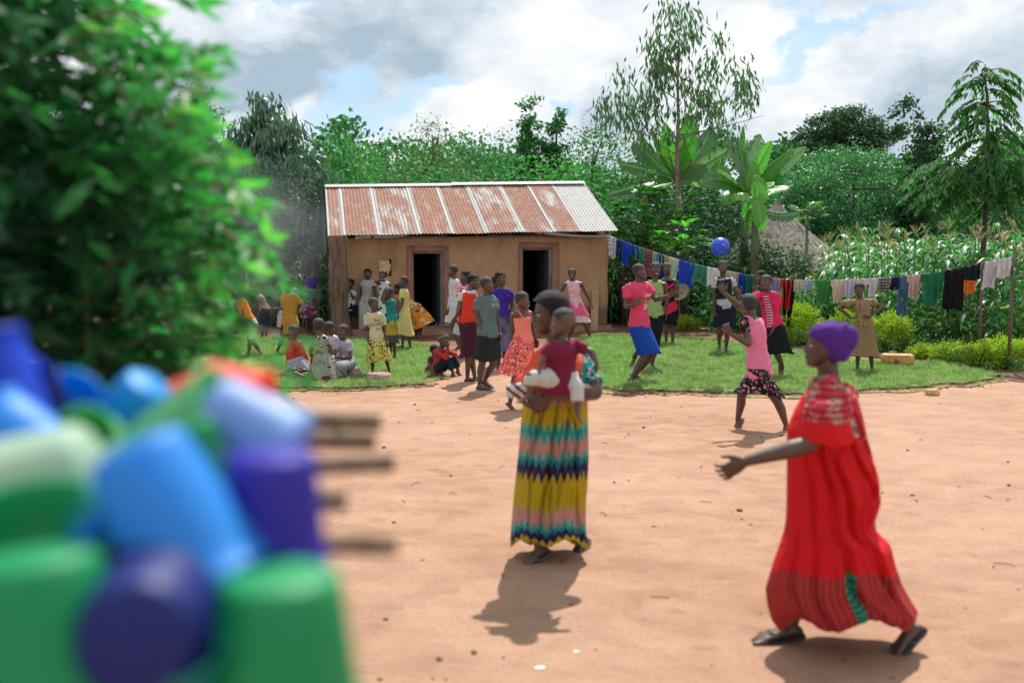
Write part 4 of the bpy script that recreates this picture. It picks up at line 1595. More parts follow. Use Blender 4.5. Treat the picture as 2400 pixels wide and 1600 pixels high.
banana('large banana plant with upright bright leaves behind the gum tree trunk', 1590, 27.0, 430,
       [(1562, 350, 1558, 292, -.2, .26), (1618, 330, 1612, 268, .2, .27), (1530, 380, 1500, 318, .3, .22), (1480, 370, 1490, 330, .5, .24, 1), (1520, 400, 1452, 385, -.6, .25, 1), (1650, 350, 1668, 300, .5, .32, 1),
        (1660, 380, 1720, 345, -.4, .24, 1), (1560, 400, 1548, 350, -.9, .22), (1650, 400, 1712, 400, .2, .25, 1), (1470, 440, 1415, 462, .2, .22, 1), (1540, 350, 1525, 300, -.5, .26), (1600, 350, 1640, 290, -.6, .25), (1640, 420, 1690, 440, -.8, .26), (1530, 430, 1480, 450, -.8, .24)], 1)
banana('banana plant reaching far to the right over the thatched huts', 1745, 25.5, 460,
       [(1735, 380, 1742, 296, .2, .10), (1740, 380, 1782, 315, .3, .24, 1), (1830, 380, 1862, 350, -.3, .24), (1760, 380, 1700, 330, .2, .24, 1), (1690, 400, 1640, 430, -.6, .26, 1), (1800, 400, 1888, 345, .3, .22, 1),
        (1775, 440, 1815, 430, -.5, .26), (1710, 440, 1700, 480, -.6, .24), (1820, 460, 1818, 390, .1, .20), (1660, 430, 1690, 375, .5, .24), (1770, 400, 1808, 330, -.4, .24), (1730, 420, 1680, 400, -.7, .26), (1790, 440, 1850, 440, -.4, .24)], 2)
banana('smaller banana plant with broad hanging leaves left of the huts', 1770, 24.0, 490,
       [(1775, 440, 1785, 540, -.4, .20), (1760, 430, 1752, 520, .1, .18), (1800, 440, 1815, 455, -.3, .22), (1735, 440, 1715, 470, .2, .2), (1820, 520, 1875, 500, -.3, .15, 1), (1790, 430, 1768, 410, .2, .20), (1740, 500, 1760, 560, .2, .12, 1)], 3)


# broad-leaved shrub beside the clothes line; the large leaves are parts
def broadleaf(label, cx_, cy_, rx, ry, Y, n, size, seed, mat, name='shrub', dep=.7, droop=.5, solid=True, group=None):
    r = random.Random(seed)
    base = at(cx_, 570, Y); base.z = 0
    root = empty(name, base, label, 'shrub', group)
    to = lambda a, b, d=0: at(a, b, Y + d) - base
    protos = []
    for q in range(3):
        sg, V, F, UV = 7, [], [], []
        for i in range(sg + 1):
            t = i / sg
            w = .40 * (math.sin(math.pi * min(.99, t ** .8 * .96 + .03)) ** .75)
            z = -.35 * t * t + .05 * q * t
            for s in (-1, -.5, 0, .5, 1):
                V.append((t, s * w, z + .10 * abs(s) * w * 2 - .16 * s * s * w + .012 * math.sin(t * 26) * abs(s)))
                UV.append((.5 + s * .5, t))
        for i in range(sg):
            for j in range(4):
                F.append((i * 5 + j, (i + 1) * 5 + j, (i + 1) * 5 + j + 1, i * 5 + j + 1))
        protos.append(mesh_np('leaf', V, F, mat, uv=UV, attrs={'tint': [.15 + .35 * q] * len(V)}))
    mb = MB()
    cen = to(cx_, cy_)
    for i in range(n):
        a, rd = r.random() * 6.283, math.sqrt(r.random())
        p = to(cx_ + math.cos(a) * rd * rx, cy_ + math.sin(a) * rd * ry, -dep * math.sqrt(max(0, 1 - rd * rd)) * (.4 + .6 * r.random()))
        o = bpy.data.objects.new('leaf', protos[r.randint(0, 2)])
        link(o, root)
        o.location = p
        out = Vector((math.cos(a) * rd, -.55 - .4 * r.random(), .25 - .25 * math.sin(a) * rd)) + Vector((r.gauss(0, .4), r.gauss(0, .3), r.gauss(0, .35)))
        out.normalize()
        o.rotation_euler = out.to_track_quat('X', 'Z').to_euler()
        s = size * (.6 + .7 * r.random())
        o.scale = (s, s, s)
        if i % 5 == 0:
            mb.tube([Vector((r.gauss(0, .15), r.gauss(0, .1), 0)), Vector((p.x * .5, p.y * .5, p.z * .5)), p], [.022, .014, .006], 5)
    mb.obj('stem', BARK, root)
    return root


BRO = leaf_mat('leaf_broad', (.025, .085, .030), (.085, .22, .050), trans=.4, rough=.35, spec=.6, veins=9.0)
broadleaf('big-leaved shrub in front of the banana plants, above the clothes line', 1545, 520, 118, 78, 24.0, 230, .25, 3, BRO)
broadleaf('spray of very large bright leaves directly above the clothes line', 1600, 560, 60, 40, 22.8, 40, .30, 7, leaf_mat('leaf_broad_bright', (.05, .16, .035), (.11, .28, .05), trans=.4, rough=.35, veins=9.0))
broadleaf('shadowed broad-leaved shrub at the right corner of the house', 1470, 590, 50, 60, 23.8, 70, .20, 9, BRO)
tree('mass of small leaves at the foot of the banana plants behind the line', 1650, 540, 25, wall_(2.0, 2.2), 170, 44, .22, (.14, .04), G_DARK, seed=28, trunk_r=.04, name='shrub', cat='shrub')

# papaya plants
for (px, pyt, Y, lab, sz) in [(1890, 505, 26.5, 'young papaya tree with green fruit in front of the thatched huts', .42), (1500, 430, 26.0, 'young papaya tree half hidden in leaves above the right end of the roof', .40)]:
    base = at(px, 570, Y); base.z = 0
    root = empty('papaya_tree', base, lab, 'tree')
    h = at(px, pyt, Y).z
    mb = MB(); mb.tube([(0, 0, 0), (.02, 0, h * .5), (0, 0, h)], [.05, .045, .03], 8); mb.obj('trunk', bark_mat('papaya_bark', (.10, .10, .07), (.24, .23, .16)), root)
    r = random.Random(5)
    Ps, Ds = [], []
    mb = MB()
    for i in range(14):
        a = i * 2.4
        el_ = r.uniform(-.1, .9)
        d = Vector((math.cos(a) * math.cos(el_), math.sin(a) * math.cos(el_), math.sin(el_)))
        tip = Vector((0, 0, h)) + d * sz
        mb.tube([Vector((0, 0, h)), tip], [.008, .005], 4)
        for j in range(9):
            b = -1.9 + 3.8 * j / 8
            sdv = d.cross(Vector((0, 0, 1))).normalized()
            Ps.append(tip); Ds.append((d * math.cos(b) + sdv * math.sin(b) + Vector((0, 0, -.25))).normalized())
    mb.obj('leaf_stalk', simple('papaya_stalk', (.18, .24, .09)), root)
    rng = np.random.default_rng(3)
    P, D = np.array([tuple(p) for p in Ps]), np.array([tuple(p) for p in Ds])
    leaf_obj('crown', [leaves_mesh('p', P, D, .20, .035, None, rng, .2, nrm=np.tile([[0, 0, 1.0]], (len(P), 1)))], BRO, root)
    for i in range(5):
        mb = MB(); mb.ell((.05 * math.cos(i * 1.9), .05 * math.sin(i * 1.9), h - .12 - .07 * i), ((.045, 0, 0), (0, .045, 0), (0, 0, .07)), 10, 8)
        mb.obj('fruit', simple('papaya_fruit', (.07, .14, .03), rough=.4), root)


# thatched huts
def thatch(label, px, py, Y, rad, hgt, wallh, tilt=0):
    ap = at(px, py, Y)
    base = Vector((ap.x, ap.y, 0))
    root = empty('thatched_hut', base, label, 'hut')
    zt = ap.z
    mb = MB()
    V, F = [], []
    n, m = 90, 16
    for j in range(m + 1):
        t = j / m
        for i in range(n):
            th = 2 * math.pi * i / n
            r_ = rad * t * (1 + .03 * mnoise.noise(Vector((math.cos(th) * 4, math.sin(th) * 4, t * 3)))) + .02
            z = zt - hgt * (t ** .92) + .05 * mnoise.noise(Vector((math.cos(th) * 9, math.sin(th) * 9, t * 7))) + .03 * math.sin(t * 9 * math.pi) * .5
            V.append((math.cos(th) * r_, math.sin(th) * r_, z))
    for j in range(m):
        for i in range(n):
            F.append((j * n + i, (j + 1) * n + i, (j + 1) * n + (i + 1) % n, j * n + (i + 1) % n))
    def mk():
        m_, k, out = new_mat('thatch')
        tc = k.n('ShaderNodeTexCoord')
        nz = k.noise(tc.outputs['Object'], 3.5, 9, .75)
        nf = k.noise(tc.outputs['Object'], 22, 6, .75)
        h = k.math('ADD', k.math('MULTIPLY', nz, .5), k.math('MULTIPLY', nf, .5))
        c = k.ramp(h, [(.36, (.075, .065, .058)), (.5, (.22, .20, .18)), (.66, (.42, .39, .36))])
        b = k.n('ShaderNodeBsdfPrincipled', i_Roughness=.95)
        k.l(c, b.inputs['Base Color'])
        bp = k.n('ShaderNodeBump', i_Strength=1.0, i_Distance=.08)
        k.l(h, bp.inputs['Height']); k.l(bp.outputs[0], b.inputs['Normal'])
        k.l(b.outputs[0], out.inputs[0])
        return m_
    mt = cached('thatch', mk)
    add_obj('roof', mesh_np('roof', V, F, mt), root)
    # loose straws
    rng = np.random.default_rng(9)
    N_ = 2600
    th = rng.random(N_) * 6.283; t = .08 + .92 * rng.random(N_) ** .6
    P = np.stack([np.cos(th) * rad * t, np.sin(th) * rad * t, zt - hgt * t ** .92 + .02], 1)
    D = unit(np.stack([np.cos(th) * rad, np.sin(th) * rad, np.full(N_, -hgt * .8)], 1) + rng.normal(size=(N_, 3)) * .28)
    Vs, Fs, Ts = leaves_mesh('s', P, D, .22, .006, None, rng, .05)
    so = add_obj('loose_straw', mesh_np('straw', Vs, Fs, leaf_mat('straw', (.16, .12, .09), (.50, .42, .34), trans=.1, rough=.8), smooth=False, attrs={'tint': Ts}), root)
    so['kind'] = 'stuff'
    mb.tube([(0, 0, 0), (0, 0, zt - hgt * .88)], rad * .8, 32)
    mb.obj('wall', WALL, root)


thatch('round hut with a grey thatched cone roof, the upper one behind the maize', 1822, 474, 28.6, 1.75, 1.6, 1.6)
thatch('round thatched hut nearer the maize, its roof partly covered by banana leaves', 1870, 528, 27.5, 1.75, 1.2, 1.4)
thatch('low thatched hut just showing left of the papaya tree', 1800, 548, 26.2, 1.1, .8, 1.2)

# maize -------------------------------------------------------------------
MZ = leaf_mat('maize_leaf', (.030, .125, .042), (.090, .25, .080), extra=(.34, .28, .13), trans=.36, rough=.44, spec=.5)
MZS = leaf_mat('maize_tassel', (.26, .19, .11), (.48, .41, .25), trans=.2, rough=.7)


def maize_mesh(seed, h=2.0, tassel=True):
    r = random.Random(seed)
    V, F, T, M = [], [], [], []

    def strip(pts, ws, up, mi, tint):
        b = len(V)
        for p, w in zip(pts, ws):
            i = pts.index(p)
            d = (pts[min(i + 1, len(pts) - 1)] - pts[max(i - 1, 0)]).normalized()
            s = d.cross(up)
            s = s.normalized() if s.length > .05 else Vector((1, 0, 0))
            V.extend([p - s * w, p + Vector((0, 0, -.25 * w)), p + s * w])
            T.extend([tint] * 3)
        for i in range(len(pts) - 1):
            for j in range(2):
                F.append((b + i * 3 + j, b + i * 3 + j + 1, b + i * 3 + 3 + j + 1, b + i * 3 + 3 + j)); M.append(mi)
    # stalk
    b = len(V)
    lean = Vector((r.gauss(0, .05), r.gauss(0, .05), 0))
    for i in range(5):
        t = i / 4
        for q in range(5):
            a = q * 2 * math.pi / 5
            V.append(Vector((math.cos(a), math.sin(a), 0)) * (.014 * (1 - .5 * t)) + Vector((0, 0, h * .92 * t)) + lean * t * t)
            T.append(.5)
    for i in range(4):
        for q in range(5):
            F.append((b + i * 5 + q, b + i * 5 + (q + 1) % 5, b + (i + 1) * 5 + (q + 1) % 5, b + (i + 1) * 5 + q)); M.append(0)
    a0 = r.random() * 6.28
    nl = 11
    for i in range(nl):
        z = h * (.14 + .76 * i / nl)
        a = a0 + math.pi * (i % 2) + r.gauss(0, .5)
        L_ = .55 + .25 * math.sin(math.pi * i / nl) + r.uniform(-.1, .1)
        u = Vector((math.cos(a), math.sin(a), 0))
        el_ = r.uniform(.75, 1.25)
        pts = []
        for j in range(6):
            t = j / 5
            pts.append(Vector((0, 0, z)) + lean * (z / h) ** 2 + u * (L_ * t * (.75 + .1 * t)) + Vector((0, 0, L_ * (el_ * t - (1.05 + .35 * (el_ - .75)) * t * t))))
        strip(pts, [.016, .036, .040, .034, .022, .003], Vector((0, 0, 1)), 0, r.random() * .9 if r.random() > .07 else 1.0)
    if tassel:
        top = Vector((0, 0, h * .92)) + lean
        for i in range(9):
            a = r.random() * 6.28
            u = Vector((math.cos(a), math.sin(a), 0)) * (.12 if i else 0)
            pts = [top, top + u * .5 + Vector((0, 0, .12)), top + u * 1.1 + Vector((0, 0, .22))]
            strip(pts, [.004, .009, .005], Vector((1, .3, 0)), 1, r.random())
            strip([p + Vector((.001, .001, 0)) for p in pts], [.004, .009, .005], Vector((0, .3, 1)), 1, r.random())
    me = mesh_np('maize_plant', V, F, None, smooth=True, attrs={'tint': T}, mats=[MZ, MZS], midx=M)
    return me


MZM = [maize_mesh(s, 2.0 + .12 * (s % 3), s % 3 == 1) for s in range(8)]
r = random.Random(77)


def line_front(px):
    """nearest row of maize along the right of the yard (Y as a function of the column)"""
    return np.interp(px, [1430, 1700, 1850, 2050, 2250, 2400, 2700], [24.0, 22.6, 21.5, 19.5, 18.0, 17.0, 15.5])


cnt = 0
spots = []
for row in range(9):
    px = 1640 + r.uniform(0, 20)
    while px < 2440:
        Yb = line_front(px) + .1 + row * .62 + r.gauss(0, .12)
        spots.append((px, Yb))
        px += 2333 / Yb * .36 * r.uniform(.6, 1.35)
left_spots = []
for row in range(4):
    px = 712 + r.uniform(0, 8)
    while px < 776:
        Yb = 22.3 + row * .6
        left_spots.append((px, Yb)); px += 2333 / Yb * .26 * r.uniform(.7, 1.3)
    px = 1432
    while px < 1640:
        Yb = 23.6 + row * .6
        spots.append((px, Yb)); px += 2333 / Yb * .42 * r.uniform(.7, 1.3)
spots.sort(key=lambda s: s[1])
for (px, Yb) in spots[:262] + left_spots:
    p = at(px, 570, Yb); p.z = 0
    o = bpy.data.objects.new('maize_plant', MZM[r.randint(0, 7)])
    link(o)
    o.location = p
    o.rotation_euler = (r.gauss(0, .05), r.gauss(0, .05), r.random() * 6.28)
    s = r.uniform(.80, 1.06) * (.9 if px < 1640 else (.62 if px < 1930 else 1))
    o.scale = (s, s, s)
    if px < 800:
        tag(o, 'maize plant with arching leaves between the purple-bloused woman and the house', 'maize plant', 'maize left of the house')
    elif px < 1640:
        tag(o, 'maize plant behind the clothes line beside the house wall', 'maize plant', 'maize beside the house')
    else:
        tag(o, 'tall green maize plant with drooping leaves in the field behind the clothes line', 'maize plant', 'maize in the field')
# rest of the field
V, F = [], []
n = 40
for i in range(n + 1):
    px = 1960 + 560 * i / n
    a = at(px, 570, line_front(px) + 4.8); b_ = at(px, 570, 33)
    V += [(a.x, a.y, .02), (b_.x, b_.y, .02)]
for i in range(n):
    F.append((2 * i, 2 * i + 2, 2 * i + 3, 2 * i + 1))
fld = add_obj('maize_field', mesh_np('maize_field', V, F, simple('field_soil', (.09, .055, .03), rough=1)))
tag(fld, 'dense rest of the maize field running back to the trees', kind='stuff')
protos = []
for m_ in MZM[:4]:
    protos.append(bpy.data.objects.new('maize_proto', m_))
scatter(fld, protos, 4.2, .92, 1.2, 3, .06, 'maize_rows')

# undergrowth in front of the maize and below the line
WEED = leaf_mat('weed_leaf', (.030, .095, .035), (.085, .20, .060), extra=(.28, .24, .10), trans=.35)


def weed_mesh(seed, h=.5, n=70, l_=.10, w=.022):
    rng = np.random.default_rng(seed)
    P = rng.normal(size=(n, 3)) * np.array([.16, .16, 0]) + np.stack([np.zeros(n), np.zeros(n), h * rng.random(n) ** .7], 1)
    D = unit(rng.normal(size=(n, 3)) + np.array([0, 0, .5]))
    V, F, T = leaves_mesh('w', P, D, l_ * (.6 + .8 * rng.random(n)), w, None, rng, .3)
    return bpy.data.objects.new('weed_proto', mesh_np('weed', V, F, WEED, smooth=False, attrs={'tint': T}))


weeds = [weed_mesh(s, .45 + .15 * s) for s in range(4)]


def patch(name, label, poly, dens_, s0, s1, seed, protos, z=.01, soil=(.09, .05, .03)):
    pts = [ground(x, y) if len(q_) == 2 else at(x, 570, q_[2]) for q_ in poly for (x, y) in [q_[:2]]]
    bm = bmesh.new()
    f = bm.faces.new([bm.verts.new((p.x, p.y, z)) for p in pts])
    bmesh.ops.triangulate(bm, faces=[f])
    if sum(fc.normal.z * fc.calc_area() for fc in bm.faces) < 0:
        bmesh.ops.reverse_faces(bm, faces=bm.faces)
    me = bpy.data.meshes.new(name); bm.to_mesh(me); bm.free()
    me.materials.append(simple('bed_soil', soil, rough=1, var=.4))
    o = add_obj(name, me)
    tag(o, label, kind='stuff')
    scatter(o, protos, dens_, s0, s1, seed, .3, name)
    return o


patch('undergrowth', 'tangle of leafy weeds under the clothes line on the right', [(1690, 777), (1830, 792), (1960, 800), (2100, 815), (2250, 832), (2420, 850), (2500, 850, 17.2), (2400, 760, 17.2), (2250, 760, 18.3), (2050, 760, 19.8), (1850, 760, 21.7), (1680, 760, 22.8)], 26, .7, 1.5, 4, weeds, .012)
patch('undergrowth', 'weeds and dry leaves at the foot of the plants beside the house', [(1432, 757), (1560, 757), (1690, 764), (1690, 700, 24.5), (1432, 700, 24.5)], 20, .6, 1.3, 6, weeds, .012)
patch('undergrowth', 'weeds at the edge of the yard behind the woman in the purple blouse', [(420, 790), (560, 775), (690, 762), (772, 757), (772, 700, 25), (420, 700, 25)], 18, .6, 1.2, 8, weeds, .012)
patch('leaf_litter', 'sparse low weeds and litter on the bare soil by the right-hand shrubs', [(1840, 822), (2000, 835), (2180, 852), (2330, 888), (2420, 900), (2420, 855), (2250, 835), (2100, 820), (1960, 805), (1830, 798)], 8, .25, .5, 9, weeds, .011, (.13, .062, .04))


# golden-leaved shrubs
def golden(label, cx_, top, bot, w, Y=None, seed=1, n=60, mat=None, lf=.045):
    rng = np.random.default_rng(seed)
    g = ground(cx_, bot)
    Yc = g.y + w / FPX * g.y * .25
    base = Vector((g.x, Yc, 0))
    root = empty('golden_shrub', base, label, 'shrub', 'yellow-green shrubs along the garden edge')
    h = at(cx_, top, Yc).z
    rx = w / 2 / FPX * Yc
    es = [(np.array((0, 0, h * .5)), np.array((rx, rx * .8, h * .5))), (np.array((-rx * .4, 0, h * .35)), np.array((rx * .6, rx * .6, h * .36))), (np.array((rx * .4, 0, h * .38)), np.array((rx * .6, rx * .6, h * .36)))]
    P, dd, tn = crown_points(rng, es, n, 60, .055, .55)
    P[:, 2] = np.maximum(P[:, 2], .03)
    D = unit(dd + rng.normal(size=P.shape) * .6 + np.array([0, 0, .5]))
    # young shoots outside are golden, old leaves inside green
    hgt = np.clip(P[:, 2] / h, 0, 1)
    tint = np.clip(.15 + .55 * hgt + .45 * (rng.random(len(P)) - .45) + .15 * tn, 0, .94)
    leaf_obj('foliage', [leaves_mesh('g', P, D, lf * (.7 + .7 * rng.random(len(P))), lf * .26, None, rng, .2, tint=tint)], mat or G_YEL, root)
    mb = MB()
    r = random.Random(seed)
    for i in range(9):
        e = Vector(es[0][0]) + Vector((r.gauss(0, rx * .5), r.gauss(0, rx * .4), r.gauss(0, h * .2)))
        mb.tube([(r.gauss(0, .04), r.gauss(0, .04), -.01), e * .5, e], [.014, .010, .004], 5)
    mb.obj('stem', BARK, root)


golden('small round yellow-green shrub alone on the bare soil beside the house', 1618, 742, 777, 52, seed=1, n=30)
golden('rounded yellow-green shrub behind the striped T-shirt woman', 1885, 716, 812, 108, seed=2, n=90)
golden('yellow-green shrub between the two women on the right, behind the checked dress girl', 1985, 722, 812, 70, seed=3, n=60)
golden('wide yellow-green shrub just behind the yellow jerrycan', 2085, 730, 826, 110, seed=4, n=110)
golden('low straggly yellow-green shrub to the right of the jerrycan', 2165, 812, 842, 60, seed=5, n=30)
golden('low loose yellow-green shrub in the middle of the right garden edge', 2235, 806, 850, 90, seed=6, n=45)
golden('dense yellow-green shrub at the right edge of the picture', 2360, 785, 868, 150, seed=7, n=130)
golden('pale yellow-green shoots at the lower left of the edge shrub', 2300, 825, 866, 60, seed=8, n=30)

# cut tree stump and old leaves beside the house
g = ground(1590, 752)
mb = MB()
for i in range(7):
    a = i * .9
    mb.tube([(math.cos(a) * .32, math.sin(a) * .2, -.02), (math.cos(a) * .15, math.sin(a) * .12, .18), (math.cos(a) * .06, math.sin(a) * .06, .5 + .08 * (i % 3))], [.05, .09, .07], 8)
tag(mb.obj('tree_stump', bark_mat('stump_bark', (.16, .08, .045), (.36, .20, .12)), loc=g), 'split reddish tree stump behind the girl in the striped dress', 'stump')

# close leafy bush at the left, out of focus
rng = np.random.default_rng(99)
BUSH = leaf_mat('leaf_bush', (.006, .036, .022), (.058, .29, .082), extra=(.15, .37, .09), trans=.42, rough=.5, spec=.35)
bush = empty('leafy_bush', (-2.0, 3.1, 0), 'large glossy green bush filling the left side, close to the camera', 'bush')
B0 = Vector((-2.0, 3.1, 0))
Ps, Ds, Ts, Ls = [], [], [], []
mb = MB()


def spray(p, d, length, nl, lf, tint0, stem=True, spread=1.0):
    """a twig with alternate leaves"""
    p, d = Vector(p), Vector(d).normalized()
    side = d.cross(Vector((0, 0, 1)))
    side = side.normalized() if side.length > .1 else Vector((1, 0, 0))
    pts = []
    for i in range(nl):
        t = i / max(1, nl - 1)
        q = p + d * length * t + Vector((0, 0, -.22 * length * t * t))
        pts.append(q)
        s = side * (1 if i % 2 else -1)
        nn = Vector(rng.normal(size=3)) * .35
        dd = (d * .75 + s * .6 * spread + nn + Vector((0, 0, -.12))).normalized()
        Ps.append(tuple(q)); Ds.append(tuple(dd)); Ls.append(lf * (.75 + .5 * rng.random())); Ts.append(min(1, max(0, tint0 + .35 * (rng.random() - .5))))
    Ps.append(tuple(pts[-1])); Ds.append(tuple(d)); Ls.append(lf); Ts.append(min(1, tint0 + .1))
    if stem:
        mb.tube([pts[0], pts[len(pts) // 2], pts[-1]], [.0045, .003, .0015], 4)


edge_px = [(350, -10), (300, 40), (480, 75), (380, 110), (470, 150), (330, 190), (430, 225), (400, 300), (480, 260), (520, 330), (560, 400), (600, 450), (620, 520), (600, 585), (555, 640), (500, 700), (510, 760), (530, 830), (560, 870), (540, 900)]
# deep interior volume
for i in range(1250):
    py = -250 + 1330 * rng.random()
    xe = np.interp(py, [-250, 0, 100, 200, 300, 450, 600, 700, 850, 950, 1100], [140, 150, 160, 175, 230, 310, 320, 290, 290, 310, 270])
    px = -700 + (xe + 700) * (1 - rng.random() ** 1.7 * .98)
    Yb = 2.35 + 1.5 * rng.random()
    # keep the leafy shell on the side towards the yard
    p = at(px, py, Yb)
    if p.z < .05 or (py < 280 and px > 60 and rng.random() < .78):
        continue
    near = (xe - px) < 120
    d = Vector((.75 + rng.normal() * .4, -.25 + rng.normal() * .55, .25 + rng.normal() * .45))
    bright = np.clip(.16 + .62 * (1 - (xe - px) / 420) * (rng.random()) + (.10 if py < 500 else -.14), 0, .9)  # shade put into the leaf colour: darker deep inside and low down
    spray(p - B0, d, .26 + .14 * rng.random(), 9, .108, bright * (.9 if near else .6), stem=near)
for (px, py) in edge_px:
    for q in range(3):
        Yb = 2.3 + .5 * rng.random()
        p = at(px - 110 - 30 * q, py + 34 + 14 * q, Yb)
        e = at(px + rng.normal() * 14, py + rng.normal() * 12, Yb - .1)
        spray(p - B0, e - p, (e - p).length, 8, .080 + .018 * rng.random(), .75 + .2 * rng.random())  # rim leaves get a lighter tint, standing for the light they catch
# little sprigs poking out over the dirt
for (x0, y0, x1, y1, n_) in [(590, 890, 770, 950, 7), (610, 900, 700, 925, 4), (600, 940, 690, 985, 4), (560, 700, 660, 640, 8), (520, 540, 680, 620, 9), (560, 760, 720, 770, 6), (580, 820, 700, 850, 7), (330, 110, 510, 70, 13), (400, 170, 500, 150, 8), (380, 200, 500, 180, 6)]:
    Yb = 2.15
    a, b_ = at(x0, y0, Yb + .1), at(x1, y1, Yb)
    spray(a - B0, b_ - a, (b_ - a).length, n_, .062, .82)
# main stems
for i in range(16):
    x = float(np.clip(rng.normal() * .35, -1, .4)); y = float(np.clip(rng.normal() * .35, -.6, .6))
    tx = x + float(np.clip(rng.normal() * .5, -1, .45))
    mb.tube([(x * .3, y * .3, 0), (x, y, 1.1), (tx - .2, y + .1, 2.2 + .4 * rng.random())], [.022, .015, .006], 6)
mb.obj('stem', bark_mat('bush_stem', (.12, .10, .07), (.26, .22, .16)), bush)
P, D, Lh, T = np.array(Ps), np.array(Ds), np.array(Ls), np.array(Ts)
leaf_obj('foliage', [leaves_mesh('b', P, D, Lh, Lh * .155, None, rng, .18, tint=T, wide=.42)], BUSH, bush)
print('bush leaves', len(P))
# ---------------------------------------------------------------- people
HEAD_PROFILE = [(-.50, .27, .14, .07), (-.46, .345, .07, .14), (-.40, .375, .0, .185), (-.33, .37, -.10, .225), (-.24, .36, -.22, .265), (-.14, .355, -.31, .295),
                (-.04, .35, -.36, .31), (.03, .338, -.385, .312), (.10, .362, -.40, .322), (.20, .36, -.405, .328), (.30, .325, -.375, .31),
                (.38, .26, -.32, .265), (.44, .17, -.23, .20), (.48, .07, -.13, .12), (.5, .0, -.05, .04)]


def head_section(u):
    P = HEAD_PROFILE
    if u <= P[0][0]:
        return P[0][1:]
    for a, b in zip(P, P[1:]):
        if u <= b[0]:
            t = (u - a[0]) / (b[0] - a[0])
            return tuple(a[i] + (b[i] - a[i]) * t for i in (1, 2, 3))
    return P[-1][1:]


def make_head(mb, C, F, L, U, hh, n=20, baby=False):
    def p(l, f, u):
        return C + L * (l * hh) + F * (f * hh) + U * (u * hh)
    rings = []
    for (u, f, b, w) in HEAD_PROFILE:
        w *= 1.10
        if baby:
            f, b, w = f * 1.0, b * 1.05, w * 1.06
        c = (f + b) / 2
        a = (f - b) / 2
        rings.append((p(0, c, u), F * (a * hh), L * (w * hh)))
    mb.loft(rings, n)
    # nose, nostrils, lips, ears, brows, cheeks, jaw
    mb.capsule(p(0, .345, .03), p(0, .415, -.125), .030 * hh, .052 * hh, 8)
    for s in (-1, 1):
        mb.ell(p(s * .05, .385, -.145), (L * .045 * hh, F * .045 * hh, U * .032 * hh), 8, 6)
        mb.ell(p(s * .325, -.03, -.04), (L * .028 * hh, F * .065 * hh, U * .10 * hh), 8, 6)
        mb.ell(p(s * .13, .325, .085), (L * .10 * hh, F * .055 * hh, U * .030 * hh), 8, 6)
        mb.ell(p(s * .17, .255, -.11), (L * .085 * hh, F * .095 * hh, U * .075 * hh), 8, 6)
    mb.ell(p(0, .372, -.245), (L * .105 * hh, F * .050 * hh, U * .026 * hh), 10, 6)
    mb.ell(p(0, .362, -.297), (L * .090 * hh, F * .052 * hh, U * .030 * hh), 10, 6)
    return p


def grid_shell(C, F, L, U, hh, infl, keep, nu=26, nt=36, mat=None, name='hair', amp=0.0, parent=None, squash=1.0, loc=None):
    V, idx = [], {}
    us = [-.32 + (.5 + .32) * (i / nu) for i in range(nu + 1)]
    for i, u in enumerate(us):
        f, b, w = head_section(u)
        w *= 1.10
        c, a = (f + b) / 2, (f - b) / 2
        for j in range(nt):
            t = 2 * math.pi * j / nt
            k_ = infl * (1 + amp * mnoise.noise(Vector((math.cos(t) * 3, math.sin(t) * 3, u * 9))))
            uu = u + (infl * max(0, (u - .2)) / .3 * squash)
            V.append((c + (a + k_) * math.cos(t), (w + k_) * math.sin(t), uu))
    n = len(V)
    F_ = []
    ok = [keep(f, l, u) for (f, l, u) in V]
    for i in range(nu):
        for j in range(nt):
            q = (i * nt + j, i * nt + (j + 1) % nt, (i + 1) * nt + (j + 1) % nt, (i + 1) * nt + j)
            if all(ok[x] for x in q):
                F_.append(q)
    top = len(V)
    V.append((-.02, 0, .5 + infl * squash))
    for j in range(nt):
        q = (nu * nt + j, nu * nt + (j + 1) % nt, top)
        F_.append(q)
    W = [C + F * (f * hh) + L * (l * hh) + U * (u * hh) for (f, l, u) in V]
    me = mesh_np(name, W, F_, mat)
    return add_obj(name, me, parent)


def crease(me, amp, seed=0.0):
    """soft folds in worn cloth"""
    n = len(me.vertices)
    co = np.zeros(n * 3, dtype=np.float32)
    no = np.zeros(n * 3, dtype=np.float32)
    me.vertices.foreach_get('co', co)
    me.vertices.foreach_get('normal', no)
    co, no = co.reshape(-1, 3), no.reshape(-1, 3)
    h = np.empty(n, dtype=np.float32)
    for i, (x, y, z) in enumerate(co.tolist()):
        h[i] = 1.3 * mnoise.noise((x * 15 + seed, y * 15, z * 6 + x * 9)) + .9 * mnoise.noise((x * 5, y * 5 + 3, z * 17 - x * 6))
    co = co + no * (h * amp)[:, None]
    me.vertices.foreach_set('co', co.ravel())
    me.update()


def hull_ring(pL, pR, r, th, fwd_bias=0.0):
    n = Vector((math.cos(th), math.sin(th), 0))
    d = (pL - pR).dot(n) / max(r, 1e-3)
    w = 1 / (1 + math.exp(-max(-30, min(30, 3.0 * d))))
    return pL * w + pR * (1 - w) + n * r


HAIR = lambda: simple('hair_black', (.012, .011, .011), rough=0.75, spec=0.3, bump=0.9, bscale=160)
HAIRG = lambda: simple('hair_cropped', (.030, .029, .030), rough=0.7, spec=0.4, bump=0.7, bscale=200)

PEOPLE = []


